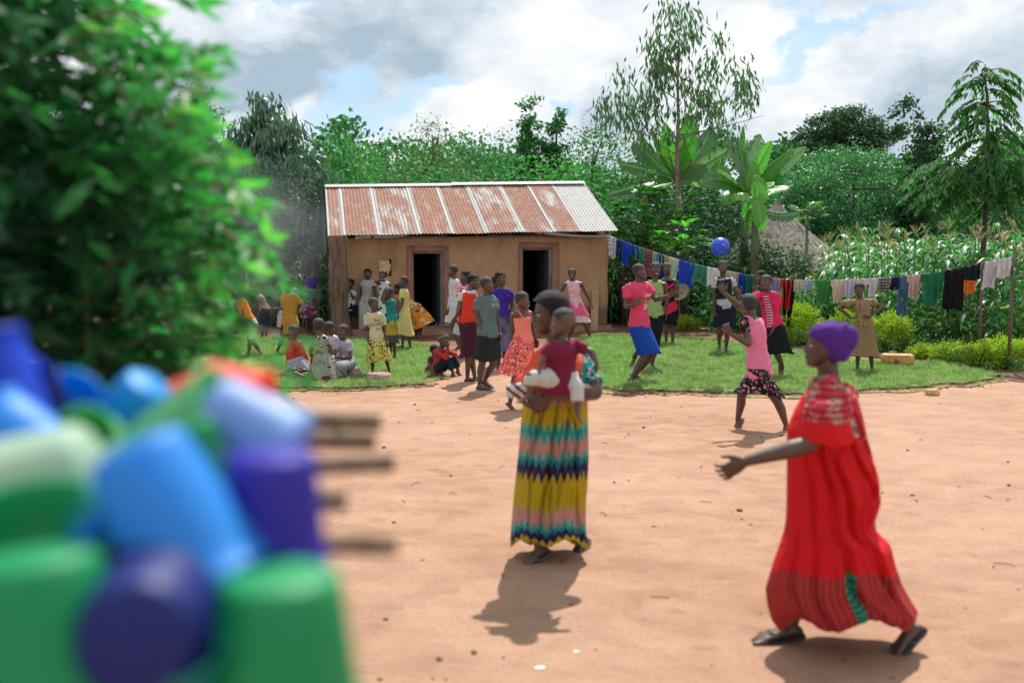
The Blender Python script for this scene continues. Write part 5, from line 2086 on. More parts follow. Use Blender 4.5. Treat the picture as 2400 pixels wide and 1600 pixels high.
def person(label, crop, root, top, yaw, hyaw=None, hpitch=0, hroll=0, S=None, J={}, hd=.150, fat=1.0, tone=0, voxel=.0085, bust=0.0,
           upper=None, skirt=None, pants=None, hair='short', smile=False, shoes=None, gz=0.0, name='person', curl=0.5, shw=1.0, eyes=True,
           group=None, axis_skirt=None, drape=None, toes=False, cat='person', vest=None, straps=None, hair_f=None, baby=False, root_z=None, extra=None, armfat=1.0, legfat=None):
    ox, oy, sc = CROP[crop]
    cv = lambda x, y: (ox + x * sc, oy + y * sc)
    rp = cv(*root)
    P0 = ground(rp[0], rp[1], gz)
    if root_z is not None:      # carried: root given with its own depth and height
        P0 = at(rp[0], rp[1], root_z)
    Y0 = P0.y
    topz = at(cv(0, top)[0], cv(0, top)[1], Y0).z - P0.z
    if S is None:
        S = topz
    ya = R(yaw)
    F = Vector((math.sin(ya), -math.cos(ya), 0))
    L = Vector((math.cos(ya), math.sin(ya), 0))
    U = Vector((0, 0, 1))
    O = P0

    def jp(key, default):
        if key in J:
            v = J[key]
            c = cv(v[0], v[1])
            return at(c[0], c[1], Y0 - (v[2] if len(v) > 2 else 0.0)) - O
        return default
    hh = hd * S * 1.05
    # trunk
    pel = jp('pel', None)
    if pel is None:
        pel = Vector((0, 0, .53 * S))
        if 'neck' in J:
            n_ = jp('neck', None)
            pel = Vector((n_.x * .25, n_.y * .25, .53 * S))
    neck = jp('neck', pel + U * (.305 * S))
    spine = (neck - pel).normalized()
    sy = R(J.get('shyaw', yaw))
    SL = Vector((math.cos(sy), math.sin(sy), 0))
    SL = (SL - spine * SL.dot(spine)).normalized()
    SF = spine.cross(SL).normalized() * 1.0
    if SF.dot(Vector((math.sin(sy), -math.cos(sy), 0))) < 0:
        SF = -SF
    head = jp('head', neck + spine * (.045 * S) + U * (hh * .46) + F * (.012 * S))
    sh = {}
    el = {}
    wr = {}
    hipj = {}
    kn = {}
    an = {}
    for s, k_ in ((1, 'L'), (-1, 'R')):
        sh[k_] = jp('sh' + k_, neck + SL * (s * .098 * S * shw * (fat ** .5)) - spine * (.038 * S))
        el[k_] = jp('el' + k_, sh[k_] + L * (s * .028 * S) - F * (.012 * S) - U * (.175 * S))
        dd = (L * (-s * .005) + F * .045 - U * .15) * S
        wr[k_] = jp('wr' + k_, el[k_] + dd)
        hipj[k_] = jp('hip' + k_, pel + L * (s * .050 * S) - U * (.012 * S))
        an[k_] = jp('an' + k_, Vector((hipj[k_].x, hipj[k_].y, .042 * S)) * 1.0)
        an[k_].z = max(an[k_].z, .035 * S)
        kd = (hipj[k_] + an[k_]) / 2 + F * (.014 * S)
        kn[k_] = jp('kn' + k_, kd)
    if baby:
        pass
    root_o = empty(name, O, label, cat, group)
    sk = skin_mat(tone)
    mb = MB()

    TAB = [(.465, .045, .045), (.50, .084, .064), (.535, .094, .068), (.575, .086, .062), (.63, .070, .052), (.685, .074, .056),
           (.74, .084, .062), (.785, .090, .056), (.815, .078, .044), (.835, .045, .034)]

    def spine_pt(h):
        if h <= .53:
            return pel - spine * ((.53 - h) * S)
        return pel + (neck - pel) * ((h - .53) / .305)

    def torso(bag, infl, h0, h1, n=18, flat=False):
        rings = []
        hs = [h0] + [t[0] for t in TAB if h0 + .004 < t[0] < h1 - .004] + [h1]
        for h in hs:
            for a, b in zip(TAB, TAB[1:]):
                if a[0] <= h <= b[0]:
                    t = (h - a[0]) / (b[0] - a[0])
                    w = a[1] + (b[1] - a[1]) * t
                    d = a[2] + (b[2] - a[2]) * t
                    break
            else:
                w, d = (TAB[0][1:] if h < TAB[0][0] else TAB[-1][1:])
            if h < .50 and infl > 0.004:
                w, d = .088, .066
            m = max(0, min(1, (h - .53) / .2))
            A = (L * (1 - m) + SL * m).normalized()
            A = (A - spine * A.dot(spine)).normalized()
            B = spine.cross(A)
            ww = (w * fat * (shw if h > .7 else 1)) * S + infl
            rings.append((spine_pt(h), A * ww, B * (d * fat * S + infl)))
        bag.loft(rings, n)
        if bust and h1 > .74:
            for s in (-1, 1):
                bag.ell(spine_pt(.735) + SL * (s * .042 * S) + SF * ((.045 * fat) * S), (SL * (.036 * S * bust + infl), SF * (.034 * S * bust + infl), spine * (.038 * S * bust + infl)), 12, 8)

    torso(mb, 0.0, .465, .835)
    up = (head - neck)
    mb.capsule(neck - spine * .03 * S, neck + up * .55, .033 * S * (fat ** .4), .031 * S * (fat ** .3), 12)
    aw = fat ** .5 * armfat
    if extra == 'closearm':
        aw *= 1.15
    for k_ in 'LR':
        mb.capsule(neck - spine * (.028 * S) + (sh[k_] - neck) * .25, sh[k_], .030 * S, .030 * S * aw, 10)
        mb.capsule(sh[k_], el[k_], .029 * S * aw, .021 * S * aw, 12)
        mid = el[k_] + (wr[k_] - el[k_]) * .3
        mb.capsule(el[k_], mid, .021 * S * aw, .022 * S * aw, 10)
        mb.capsule(mid, wr[k_], .022 * S * aw, .0145 * S * (aw ** .5), 10)
    # hands
    for s, k_ in ((1, 'L'), (-1, 'R')):
        d = (wr[k_] - el[k_]).normalized()
        if 'ha' + k_ in J:
            tgt = jp('ha' + k_, None)
            d = (tgt - wr[k_]).normalized()
        wd = J.get('hw' + k_)
        if wd is not None:
            w_ = Vector(wd)
        else:
            w_ = F.copy()
        w_ = w_ - d * w_.dot(d)
        if w_.length < .2:
            w_ = U - d * U.dot(d)
        w_.normalize()
        n_ = d.cross(w_)
        inward = -L * s
        if n_.dot(inward) < 0:
            n_ = -n_
        W0 = wr[k_]
        hs = S * (1.0 if not baby else .95)
        rings = []
        for t, ww, tt in ((-.1, .013, .012), (.0, .0155, .0125), (.35, .022, .0125), (.75, .0265, .0115), (1.0, .025, .009), (1.08, .018, .006)):
            rings.append((W0 + d * (t * .052 * hs), w_ * (ww * hs), n_ * (tt * hs)))
        mb.loft(rings, 12)
        cu = J.get('curl' + k_, curl)
        sp = J.get('spread' + k_, 0.12)
        for fi, fl in ((-1.5, .036), (-.5, .042), (.5, .045), (1.5, .041)):
            b0 = W0 + d * (.048 * hs) + w_ * (fi * .0125 * hs)
            dd = (d + w_ * (fi * sp)).normalized()
            pts = [b0, b0 + dd * (fl * .45 * hs)]
            a1 = (dd * math.cos(cu) + n_ * math.sin(cu)).normalized()
            pts.append(pts[-1] + a1 * (fl * .33 * hs))
            a2 = (dd * math.cos(cu * 2.0) + n_ * math.sin(cu * 2.0)).normalized()
            pts.append(pts[-1] + a2 * (fl * .27 * hs))
            r_ = .0062 * hs
            for q in range(3):
                mb.capsule(pts[q], pts[q + 1], r_ * (1 - .06 * q), r_ * (.94 - .06 * q), 7)
        tb = W0 + d * (.016 * hs) + w_ * (.017 * hs)
        t1 = tb + (d * .7 + w_ * .75 + n_ * .25).normalized() * (.026 * hs)
        t2 = t1 + (d * .9 + w_ * .35 + n_ * .25).normalized() * (.022 * hs)
        mb.capsule(tb, t1, .0095 * hs, .0075 * hs, 8)
        mb.capsule(t1, t2, .0072 * hs, .0058 * hs, 8)
    # legs and feet
    lw = fat ** .6 if legfat is None else legfat
    feet = {}
    for s, k_ in ((1, 'L'), (-1, 'R')):
        mb.capsule(hipj[k_], kn[k_], .050 * S * lw, .031 * S * lw, 12)
        c1 = kn[k_] + (an[k_] - kn[k_]) * .32 - F * (.006 * S)
        mb.capsule(kn[k_], c1, .030 * S * lw, .031 * S * lw, 12)
        mb.capsule(c1, an[k_], .031 * S * lw, .0175 * S, 12)
        A = an[k_]
        if 'to' + k_ in J:
            toe = jp('to' + k_, None)
            fd = (toe - A)
            fd = fd.normalized()
        else:
            fy = R(J.get('fy' + k_, yaw))
            fd = Vector((math.sin(fy), -math.cos(fy), 0))
            lift = max(0, A.z - .045 * S)
            fd = (fd * 1.0 - U * (min(1.4, lift / (.09 * S)))).normalized()
        sd = fd.cross(U)
        sd = sd.normalized() if sd.length > .1 else L
        un = sd.cross(fd).normalized()
        if un.z < 0:
            un = -un
        base = A - un * (.030 * S)
        rings = []
        for t, ww, hgt in ((-.032, .010, .012), (-.024, .018, .022), (.0, .020, .034), (.03, .021, .030), (.06, .025, .022), (.09, .029, .016), (.108, .027, .011), (.118, .020, .008)):
            rings.append((base + fd * (t * S) + un * (hgt * S * .5 - .008 * S + .004 * S), sd * (ww * S), un * (hgt * S * .62)))
        mb.loft(rings, 12)
        if toes:
            for ti, tl, tr in ((-1, .034, .0095), (-.45, .028, .0068), (.05, .025, .0064), (.5, .021, .0060), (.92, .016, .0058)):
                sgn = 1 if s > 0 else -1
                b0 = base + fd * (.098 * S) + sd * (-ti * sgn * .023 * S) - un * (.004 * S)
                mb.capsule(b0, b0 + fd * (tl * S), tr * S, tr * S * .85, 7)
        feet[k_] = (base, fd, sd, un)
    # head
    hy = R(hyaw if hyaw is not None else yaw)
    hF = Vector((math.sin(hy), -math.cos(hy), 0))
    hL = Vector((math.cos(hy), math.sin(hy), 0))
    q = Matrix.Rotation(R(-hpitch), 3, hL) @ Matrix.Identity(3)
    hF2 = hF * math.cos(R(hpitch)) + U * math.sin(R(hpitch))
    hU = (U * math.cos(R(hpitch)) - hF * math.sin(R(hpitch)))
    if hroll:
        rr = Matrix.Rotation(R(hroll), 3, hF2)
        hU = rr @ hU
        hL = rr @ hL
    p = make_head(mb, head, hF2, hL, hU, hh, baby=baby)
    body = remesh(mb, voxel, 2, sk, 'body')
    add_obj('body', body, root_o)
    # eyes
    facing = -hF.y
    if eyes and facing > -0.25:
        ew = simple('eye', (.62, .58, .55), rough=0.25)
        ed = simple('iris', (.012, .008, .006), rough=0.15)
        for s in (-1, 1):
            e = MB()
            cc = p(s * .135, .292, .012)
            e.ell(cc, (hL * .052 * hh, hF2 * .052 * hh, hU * .038 * hh), 10, 8)
            me = e.mesh('eye')
            me.materials.append(ew)
            me.materials.append(ed)
            for pl in me.polygons:
                c_ = Vector(pl.center)
                dl = (c_ - cc)
                pl.material_index = 1 if abs(dl.dot(hL)) < .026 * hh and dl.dot(hF2) > 0 else 0
            add_obj('eye', me, root_o)
    if smile:
        t = MB()
        t.ell(p(0, .392, -.268), (hL * .078 * hh, hF2 * .028 * hh, hU * .024 * hh), 10, 6)
        t.obj('teeth', simple('teeth', (.8, .77, .72), rough=0.3), root_o)
    if hair in ('short', 'cropped', 'full'):
        infl = {'short': .030, 'cropped': .016, 'full': .10}[hair]
        if hair == 'full':
            kf = lambda f, l, u: u > -.02 + .75 * f + (.0 if f < .1 else .05)
        else:
            kf = lambda f, l, u: u > (.02 + .72 * f if f > -.05 else -.02 + .65 * f)
        grid_shell(head, hF2, hL, hU, hh, infl, kf, mat=HAIRG() if hair == 'cropped' else HAIR(), parent=root_o, amp=.25 if hair == 'full' else .1)
    elif hair == 'band':
        grid_shell(head, hF2, hL, hU, hh, .03, lambda f, l, u: u > (.02 + .72 * f if f > -.05 else -.02 + .65 * f), mat=HAIR(), parent=root_o)
        grid_shell(head, hF2, hL, hU, hh, .05, lambda f, l, u: .02 + .55 * f < u < .30 + .4 * f, mat=fabric('solid', '#7d7478'), name='headband', parent=root_o)

    # shoes
    if shoes:
        sm = simple('sandal_' + str(shoes), lin(shoes), rough=0.5, bump=0.2)
        for k_ in 'LR':
            base, fd, sd, un = feet[k_]
            m2 = MB()
            V, Fc = [], []
            prof = [(-.036, .012), (-.02, .022), (.02, .022), (.06, .029), (.10, .032), (.125, .027), (.138, .012)]
            for (t, w) in prof:
                for (a, b) in ((-1, 0), (1, 0), (1, -1), (-1, -1)):
                    V.append(base + fd * (t * S) + sd * (a * w * S) - un * (.007 * S) + un * (b * .009 * S))
            for i in range(len(prof) - 1):
                for j in range(4):
                    Fc.append((i * 4 + j, i * 4 + (j + 1) % 4, (i + 1) * 4 + (j + 1) % 4, (i + 1) * 4 + j))
            Fc.append((0, 1, 2, 3)); Fc.append(tuple((len(prof) - 1) * 4 + j for j in (3, 2, 1, 0)))
            m2.add(V, Fc)
            for s2 in (-1, 1):
                m2.tube([base + fd * (.096 * S) - un * (.002 * S), base + fd * (.075 * S) + sd * (s2 * .012 * S) + un * (.018 * S), base + fd * (.03 * S) + sd * (s2 * .024 * S) + un * (.004 * S),
                         base + fd * (.02 * S) + sd * (s2 * .024 * S) - un * (.008 * S)], .0042 * S, 6)
            m2.obj('sandal', sm, root_o)

    # clothes --------------------------------------------------------
    res = dict(root=root_o, O=O, S=S, F=F, L=L, Y0=Y0, neck=neck, pel=pel, head=head, sh=sh, el=el, wr=wr, spine=spine, SL=SL, SF=SF, spine_pt=spine_pt, cv=cv, hh=hh, hF=hF2, hL=hL, hU=hU)

    def make_top(cfg, nm):
        b = MB()
        infl = cfg.get('ease', .010) * (S / 1.4)
        hem = cfg.get('hem', .50)
        topH = cfg.get('top', .826)
        torso(b, infl, hem, topH)
        sl = cfg.get('sleeve', .5)
        if topH > .8:
            for k_ in 'LR':
                e = sh[k_] if sl > 0 else neck + (sh[k_] - neck) * .72
                b.tube([neck - spine * (.026 * S) + (e - neck) * .28, neck - spine * (.012 * S) + (e - neck) * .6, e + spine * .002 * S], [.036 * S, .036 * S, .036 * S * aw], 12)
                if sl > 0:
                    puff = cfg.get('puff', 1.0)
                    if sl <= 1:
                        e2 = sh[k_] + (el[k_] - sh[k_]) * sl
                        b.tube([sh[k_] - (el[k_] - sh[k_]) * .05, sh[k_] + (el[k_] - sh[k_]) * (sl * .5), e2], [.040 * S * aw, .040 * S * aw * puff, .037 * S * aw * (1 if puff == 1 else .95)], 12)
                    else:
                        e2 = el[k_] + (wr[k_] - el[k_]) * (sl - 1)
                        b.capsule(sh[k_], el[k_], .039 * S * aw, .031 * S * aw, 12)
                        b.tube([el[k_] - (wr[k_] - el[k_]) * .05, e2], [.031 * S * aw, .024 * S * aw], 12)
        me = remesh(b, cfg.get('voxel', max(.0095, voxel * 1.05)), 2, cfg['mat'], nm)
        crease(me, .0075 * S / 1.4)
        return add_obj(nm, me, root_o)

    if upper:
        res['top'] = make_top(upper, upper.get('name', 'shirt'))
    if vest:
        res['vest'] = make_top(vest, vest.get('name', 'vest'))
    if straps:
        b = MB()
        for s in (-1, 1):
            a0 = spine_pt(.765) + SL * (s * .05 * S) + SF * (.062 * S * fat)
            a1 = neck + SL * (s * .055 * S) - spine * (.0 * S)
            a2 = spine_pt(.765) + SL * (s * .05 * S) - SF * (.062 * S * fat)
            b.tube([a0, a1 + SF * .02 * S, a1 - SF * .02 * S, a2], .006 * S, 6)
        b.obj('strap', straps, root_o)

    def along(k_, d):
        a = (kn[k_] - hipj[k_]).length
        b = (an[k_] - kn[k_]).length
        x = d * (a + b)
        if x <= a:
            return hipj[k_] + (kn[k_] - hipj[k_]) * (x / a)
        return kn[k_] + (an[k_] - kn[k_]) * ((x - a) / b)

    def make_skirt(cfg, nm):
        hem = cfg.get('hem', .6)
        w0 = cfg.get('waist', .60)
        fl = cfg.get('flare', .02)
        folds = cfg.get('folds', 7)
        amp = cfg.get('amp', .05)
        ease = cfg.get('ease', .012) * S / 1.4
        flp = cfg.get('flp', 1.0)
        sway = Vector(cfg.get('sway', (0, 0, 0)))
        n, m = 64, 22
        V, Fc, UV = [], [], []
        seed = random.random() * 10
        wc = spine_pt(w0)
        for j in range(m + 1):
            t = j / m
            if t < .22:
                s_ = t / .22
                cL = wc * (1 - s_) + hipj['L'] * s_
                cR = wc * (1 - s_) + hipj['R'] * s_
                cL = cL + (L * .022 * S) * (1 - s_)
                cR = cR - (L * .022 * S) * (1 - s_)
                r = ((.050 + .008 * s_) * fat) * S + ease
            else:
                d = (t - .22) / .78 * hem
                cL, cR = along('L', d), along('R', d)
                r = ((.058 * fat) * (1 - .12 * min(1, d * 2))) * S + ease + fl * S * ((t - .22) / .78) ** flp
            off = sway * ((t ** 1.5) * S)
            for i in range(n):
                th = 2 * math.pi * i / n
                a = amp * (t ** 1.2) * (math.sin(folds * th + seed + 1.3 * math.sin(th * 2 + seed)) + .5 * mnoise.noise(Vector((math.cos(th) * 3 + seed, math.sin(th) * 3, t * 2))))
                q = hull_ring(cL, cR, r * (1 + a), th)
                if cfg.get('level'):
                    zt = (cL.z + cR.z) / 2
                    q.z = q.z * (1 - t) + zt * t
                q.z += .012 * S * t * math.sin(2 * th + seed)
                V.append(q + off)
                UV.append((i / n, t))
        for j in range(m):
            for i in range(n):
                i2 = (i + 1) % n
                Fc.append((j * n + i, (j + 1) * n + i, (j + 1) * n + i2, j * n + i2))
        me = mesh_np(nm, V, Fc, cfg['mat'], uv=UV)
        # the seam of the wrap-round map
        lay = me.uv_layers[0].data
        for pl in me.polygons:
            us = [lay[li].uv[0] for li in pl.loop_indices]
            if max(us) - min(us) > .5:
                for li in pl.loop_indices:
                    if lay[li].uv[0] < .5:
                        lay[li].uv[0] += 1.0
        return add_obj(nm, me, root_o)

    if skirt:
        for c_ in (skirt if isinstance(skirt, list) else [skirt]):
            res['skirt'] = make_skirt(c_, c_.get('name', 'skirt'))
    if axis_skirt:
        c_ = axis_skirt
        a = jp('_', None) if False else None
        x0 = cv(*c_['a'][:2]); x1 = cv(*c_['b'][:2])
        A0 = at(x0[0], x0[1], Y0 - (c_['a'][2] if len(c_['a']) > 2 else 0)) - O
        A1 = at(x1[0], x1[1], Y0 - (c_['b'][2] if len(c_['b']) > 2 else 0)) - O
        ax = (A1 - A0).normalized()
        e1 = (Vector((1, 0, 0)) - ax * ax.x).normalized()
        e2 = ax.cross(e1)
        V, Fc, UV = [], [], []
        n, m = 56, 16
        for j in range(m + 1):
            t = j / m
            r = c_['r0'] + (c_['r1'] - c_['r0']) * (t ** c_.get('pw', .7))
            for i in range(n):
                th = 2 * math.pi * i / n
                rr = r * (1 + c_.get('amp', .07) * t * math.sin(c_.get('folds', 8) * th + 1.2 * math.sin(2 * th)))
                q = A0 + (A1 - A0) * t + e1 * math.cos(th) * rr + e2 * math.sin(th) * rr * c_.get('dep', .8)
                q.z = max(q.z, c_.get('minz', .02))
                V.append(q); UV.append((i / n, t))
        for j in range(m):
            for i in range(n):
                i2 = (i + 1) % n
                Fc.append((j * n + i, (j + 1) * n + i, (j + 1) * n + i2, j * n + i2))
        add_obj(c_.get('name', 'skirt'), mesh_np('skirt', V, Fc, c_['mat'], uv=UV), root_o)
    if pants:
        b = MB()
        hem = pants.get('hem', .5)
        ease = pants.get('ease', .012) * S / 1.4
        torso(b, ease * .6, .48, .60)
        for k_ in 'LR':
            pts, rr = [hipj[k_] + U * .03 * S], [.056 * S * lw + ease]
            N = 6
            for i in range(1, N + 1):
                d = hem * i / N
                pts.append(along(k_, d))
                rr.append((.054 - .022 * min(1, d / .55)) * S * lw + ease)
            b.tube(pts, rr, 12)
        add_obj(pants.get('name', 'trousers'), remesh(b, max(.0095, voxel), 2, pants['mat'], 'trousers'), root_o)
    if drape:
        b = MB()
        ease = drape.get('ease', .02)
        torso(b, ease * .6, .47, .60)
        to = drape.get('to', 1.0)
        for k_ in 'LR':
            b.capsule(hipj[k_], kn[k_], .055 * S + ease, .036 * S + ease, 12)
        b.capsule((hipj['L'] + hipj['R']) / 2, (kn['L'] + kn['R']) / 2, .06 * S + ease, .045 * S + ease, 12)
        b.capsule(kn['L'], kn['R'], .036 * S + ease, .036 * S + ease, 12)
        if to > 0:
            for k_ in 'LR':
                e = kn[k_] + (an[k_] - kn[k_]) * to
                b.capsule(kn[k_], e, .036 * S + ease, .03 * S + ease, 12)
            eL = kn['L'] + (an['L'] - kn['L']) * to
            eR = kn['R'] + (an['R'] - kn['R']) * to
            b.capsule((kn['L'] + kn['R']) / 2, (eL + eR) / 2, .036 * S + ease, .036 * S + ease, 12)
        add_obj(drape.get('name', 'skirt'), remesh(b, max(.0095, voxel), 3, drape['mat'], 'skirt'), root_o)
    PEOPLE.append(res)
    return res


def px_skirt(res, name, levels, mat, folds=9, amp=.04, n=96, Y=None, seed=0.0, ycoef=1.0, hem_wave=.02, creases=(), sm=3):
    """garment from its side outline: levels of (pixel y, left x, right x, depth radius in metres, depth of the centre towards the camera)."""
    Y0 = res['Y0'] if Y is None else Y
    O = res['O']
    V, UV, Fc = [], [], []
    L = []
    for (y, xl, xr, dr, dc) in levels:
        a = at(xl, y, Y0 - dc) - O
        b = at(xr, y, Y0 - dc) - O
        L.append(((a + b) / 2, (b - a) / 2, dr))
    # finer levels by interpolation
    fine = []
    m = 8
    for i in range(len(L) - 1):
        for s in range(m):
            t = s / m
            ts = t
            fine.append((L[i][0].lerp(L[i + 1][0], ts), L[i][1].lerp(L[i + 1][1], ts), L[i][2] * (1 - ts) + L[i + 1][2] * ts))
    fine.append(L[-1])
    # smooth the outline a little
    for _ in range(sm):
        g = [fine[0]]
        for i in range(1, len(fine) - 1):
            g.append(((fine[i - 1][0] + fine[i][0] * 2 + fine[i + 1][0]) / 4, (fine[i - 1][1] + fine[i][1] * 2 + fine[i + 1][1]) / 4, (fine[i - 1][2] + fine[i][2] * 2 + fine[i + 1][2]) / 4))
        g.append(fine[-1])
        fine = g
    M = len(fine)
    for j, (c, hx, dr) in enumerate(fine):
        t = j / (M - 1)
        for i in range(n):
            th = 2 * math.pi * i / n
            w = amp * (.2 + t ** 1.3) * (math.sin(folds * th + seed + 1.6 * math.sin(th + 1 + t * 1.5) + t * 3.4) + .7 * math.sin(folds * .37 * th * 2 + 2 * t + seed)
                              ) + amp * .8 * mnoise.noise(Vector((math.cos(th) * 2.2, math.sin(th) * 2.2, t * 3 + seed)))
            w += amp * .9 * t * math.sin(3 * th + seed + 3.2 * t) + amp * .5 * math.sin(math.pi * t) * mnoise.noise(Vector((math.cos(th) * 1.3 + 2 * t, math.sin(th) * 1.3, t * 2.2 + 5)))
            if math.sin(th) < .25:
                s_ = math.cos(th)
                for (s0, t0, s1, t1, wd, dp) in creases:
                    if t0 - .06 < t < t1 + .06:
                        f_ = (t - t0) / (t1 - t0)
                        sc_ = s0 + (s1 - s0) * f_
                        fade = max(0.0, math.sin(math.pi * max(0, min(1, (f_ + .08) / 1.16)))) ** .6
                        x_ = (s_ - sc_) / wd
                        w += dp * fade * (-math.exp(-x_ * x_) + .75 * math.exp(-(x_ - 1.7) ** 2) + .4 * math.exp(-(x_ + 1.7) ** 2))
            q = c + hx * (math.cos(th) * (1 + w * .30)) + Vector((0, 1, 0)) * (math.sin(th) * dr * (1 + w))
            q.z += hem_wave * t ** 3 * math.sin(5 * th + seed)
            q.z += (CAM_H - q.z) * (-math.sin(th)) * dr / Y0 * t * t * (1.0 if math.sin(th) < 0 else .5)
            V.append(q)
            UV.append((i / n, t))
    for j in range(M - 1):
        for i in range(n):
            i2 = (i + 1) % n
            Fc.append((j * n + i, (j + 1) * n + i, (j + 1) * n + i2, j * n + i2))
    me = mesh_np(name, V, Fc, mat, uv=UV)
    lay = me.uv_layers[0].data
    for pl in me.polygons:
        us = [lay[li].uv[0] for li in pl.loop_indices]
        if max(us) - min(us) > .5:
            for li in pl.loop_indices:
                if lay[li].uv[0] < .5:
                    lay[li].uv[0] += 1.0
    return add_obj(name, me, res['root'])


def chest_text(res, lines, h=.70, size=.028, color='#f2e6ea', lat=0.0):
    """print on a shirt: flat letters laid onto the cloth."""
    top = res['top']
    S = res['S']
    bvh = BVHTree.FromPolygons([v.co for v in top.data.vertices], [p.vertices for p in top.data.polygons])
    V, Fc = [], []
    z = 0.0
    for (txt, sz) in lines:
        cu = bpy.data.curves.new('t', 'FONT')
        cu.body = txt
        cu.size = sz * S
        cu.align_x = 'CENTER'
        cu.resolution_u = 2
        o = bpy.data.objects.new('t', cu)
        COL.objects.link(o)
        dg = bpy.context.evaluated_depsgraph_get()
        me = bpy.data.meshes.new_from_object(o.evaluated_get(dg), depsgraph=dg)
        b = len(V)
        for v in me.vertices:
            V.append((v.co.x, z + v.co.y))
        for p in me.polygons:
            Fc.append(tuple(b + i for i in p.vertices))
        bpy.data.objects.remove(o)
        bpy.data.meshes.remove(me)
        z -= sz * S * 1.05
    out = []
    for (x, y) in V:
        p = res['spine_pt'](h) + res['SL'] * (x + lat * S) + res['spine'] * y
        src = p + res['SF'] * .5
        hit = bvh.ray_cast(src, -res['SF'])
        if hit[0] is not None:
            out.append(hit[0] + res['SF'] * .0035)
        else:
            out.append(p + res['SF'] * .07 * S)
    add_obj('print', mesh_np('print', out, Fc, simple('print' + color, lin(color), rough=.7)), res['root'])
fs = lambda c: fabric('solid', c)

# two women close to the camera ------------------------------------------------
RED = fabric('reddress', '#cf1620')
YOKE = fabric('yoke', '#b52230', 1.145)
red = person('woman in a long red dress and purple headwrap striding left across the dirt', '0', (1960, 1512), 753, -97, hyaw=-104, hd=.124, fat=1.02, voxel=.0055, tone=0,
             J=dict(head=(1932, 812), neck=(1948, 905), pel=(1945, 1190), shL=(1935, 945, .14), elL=(1900, 1040, .22), wrL=(1748, 1080, .22), haL=(1690, 1112, .22),
                    shR=(1960, 945, -.16), elR=(1935, 1060, -.2), wrR=(1900, 1120, -.2), knR=(1895, 1330, -.1), anR=(1857, 1462, -.06), toR=(1755, 1478, -.04),
                    knL=(1990, 1340, .1), anL=(2130, 1468, .08), toL=(2085, 1513, .10), hwL=(0, -.25, .97), curlL=.55, spreadL=.16),
             curl=.5, hair=None, eyes=True, toes=True, shoes='#2b2d2c', armfat=1.22, hpitch=4, legfat=.8)
# dress, yoke, sleeves, headwrap
px_skirt(red, 'dress', [(900, 1915, 1990, .09, 0), (925, 1888, 2004, .15, 0), (961, 1868, 2014, .18, 0), (1009, 1848, 2024, .20, 0), (1052, 1848, 2033, .20, 0), (1090, 1847, 2046, .20, 0), (1117, 1846, 2054, .20, 0), (1165, 1845, 2056, .20, 0),
                        (1218, 1844, 2045, .19, 0), (1243, 1840, 2050, .19, 0), (1277, 1829, 2084, .20, 0), (1326, 1812, 2096, .21, .01), (1374, 1798, 2112, .22, .03), (1411, 1804, 2131, .22, .04), (1443, 1815, 2150, .22, .05), (1466, 1835, 2135, .21, .05)],
         RED, folds=5, amp=.05, n=150, seed=2.0, hem_wave=.030, sm=1,
         creases=[(-.55, .16, .05, .74, .07, .16), (-.75, .22, -.45, .80, .06, .12), (-.20, .28, .55, .78, .08, .17), (.15, .14, .80, .50, .07, .16), (-.35, .45, .25, .98, .06, .12), (.35, .50, .75, .95, .06, .15), (-.85, .55, -.70, 1.0, .05, .14), (.0, .66, .12, 1.02, .05, .14), (-.5, .7, -.42, 1.02, .05, .13), (.55, .74, .66, 1.02, .04, .12), (.80, .30, .55, .55, .05, .10), (.5, .12, .9, .3, .06, .12)])
b = MB()
shn = red['sh']['L']
b.tube([shn + Vector((.04, .10, .055)), shn + Vector((.01, .0, .05)), shn + Vector((-.01, -.05, -.03)), shn + Vector((-.015, -.055, -.17))], [.07, .085, .105, .118], 20)
b.tube([red['neck'] + Vector((-.02, 0, -.02)), shn + Vector((.0, .02, .01))], [.085, .085], 16)
shr = red['sh']['R']
b.tube([shr + Vector((0, -.1, .05)), shr + Vector((0, 0, .03)), shr + Vector((-.02, .03, -.16))], [.07, .09, .11], 16)
me_ = remesh(b, .009, 3, YOKE, 'sleeve')
crease(me_, .012)
add_obj('sleeve', me_, red['root'])
b = MB()
hh, hc, hF, hL_, hU = red['hh'], red['head'], red['hF'], red['hL'], red['hU']
hp = lambda l, f, u: hc + hL_ * (l * hh) + hF * (f * hh) + hU * (u * hh)
rings = []
for (u, f, bk, w) in [(-.30, -.12, -.50, .28), (-.22, -.02, -.56, .34), (-.10, .10, -.60, .38), (.04, .22, -.62, .41), (.16, .345, -.62, .42), (.28, .38, -.58, .41), (.40, .33, -.52, .37), (.50, .22, -.42, .30), (.57, .05, -.28, .18), (.60, -.05, -.18, .06)]:
    rings.append((hp(0, (f + bk) / 2, u), hF * ((f - bk) / 2 * hh), hL_ * (w * hh)))
b.loft(rings, 28)
b.ell(hp(0, -.46, .22), (hL_ * .36 * hh, (hF * .27 - hU * .02) * hh, (hU * .33) * hh), 18, 12)
b.tube([hp(.34 * math.sin(t), -.36 - .05 * math.cos(2 * t), .20 + .37 * math.cos(t)) for t in [i * 2 * math.pi / 14 for i in range(15)]], .055 * hh, 8)
for q in range(3):
    b.tube([hp(.40 * math.cos(t), -.10 + .46 * math.sin(t) * .9, .10 + .10 * q + .22 * math.sin(t) * (1 - .5 * q)) for t in [i * math.pi / 8 for i in range(9)]], .035 * hh, 6)
add_obj('headwrap', remesh(b, .006, 1, fabric('solid', '#542a86'), 'headwrap'), red['root'])

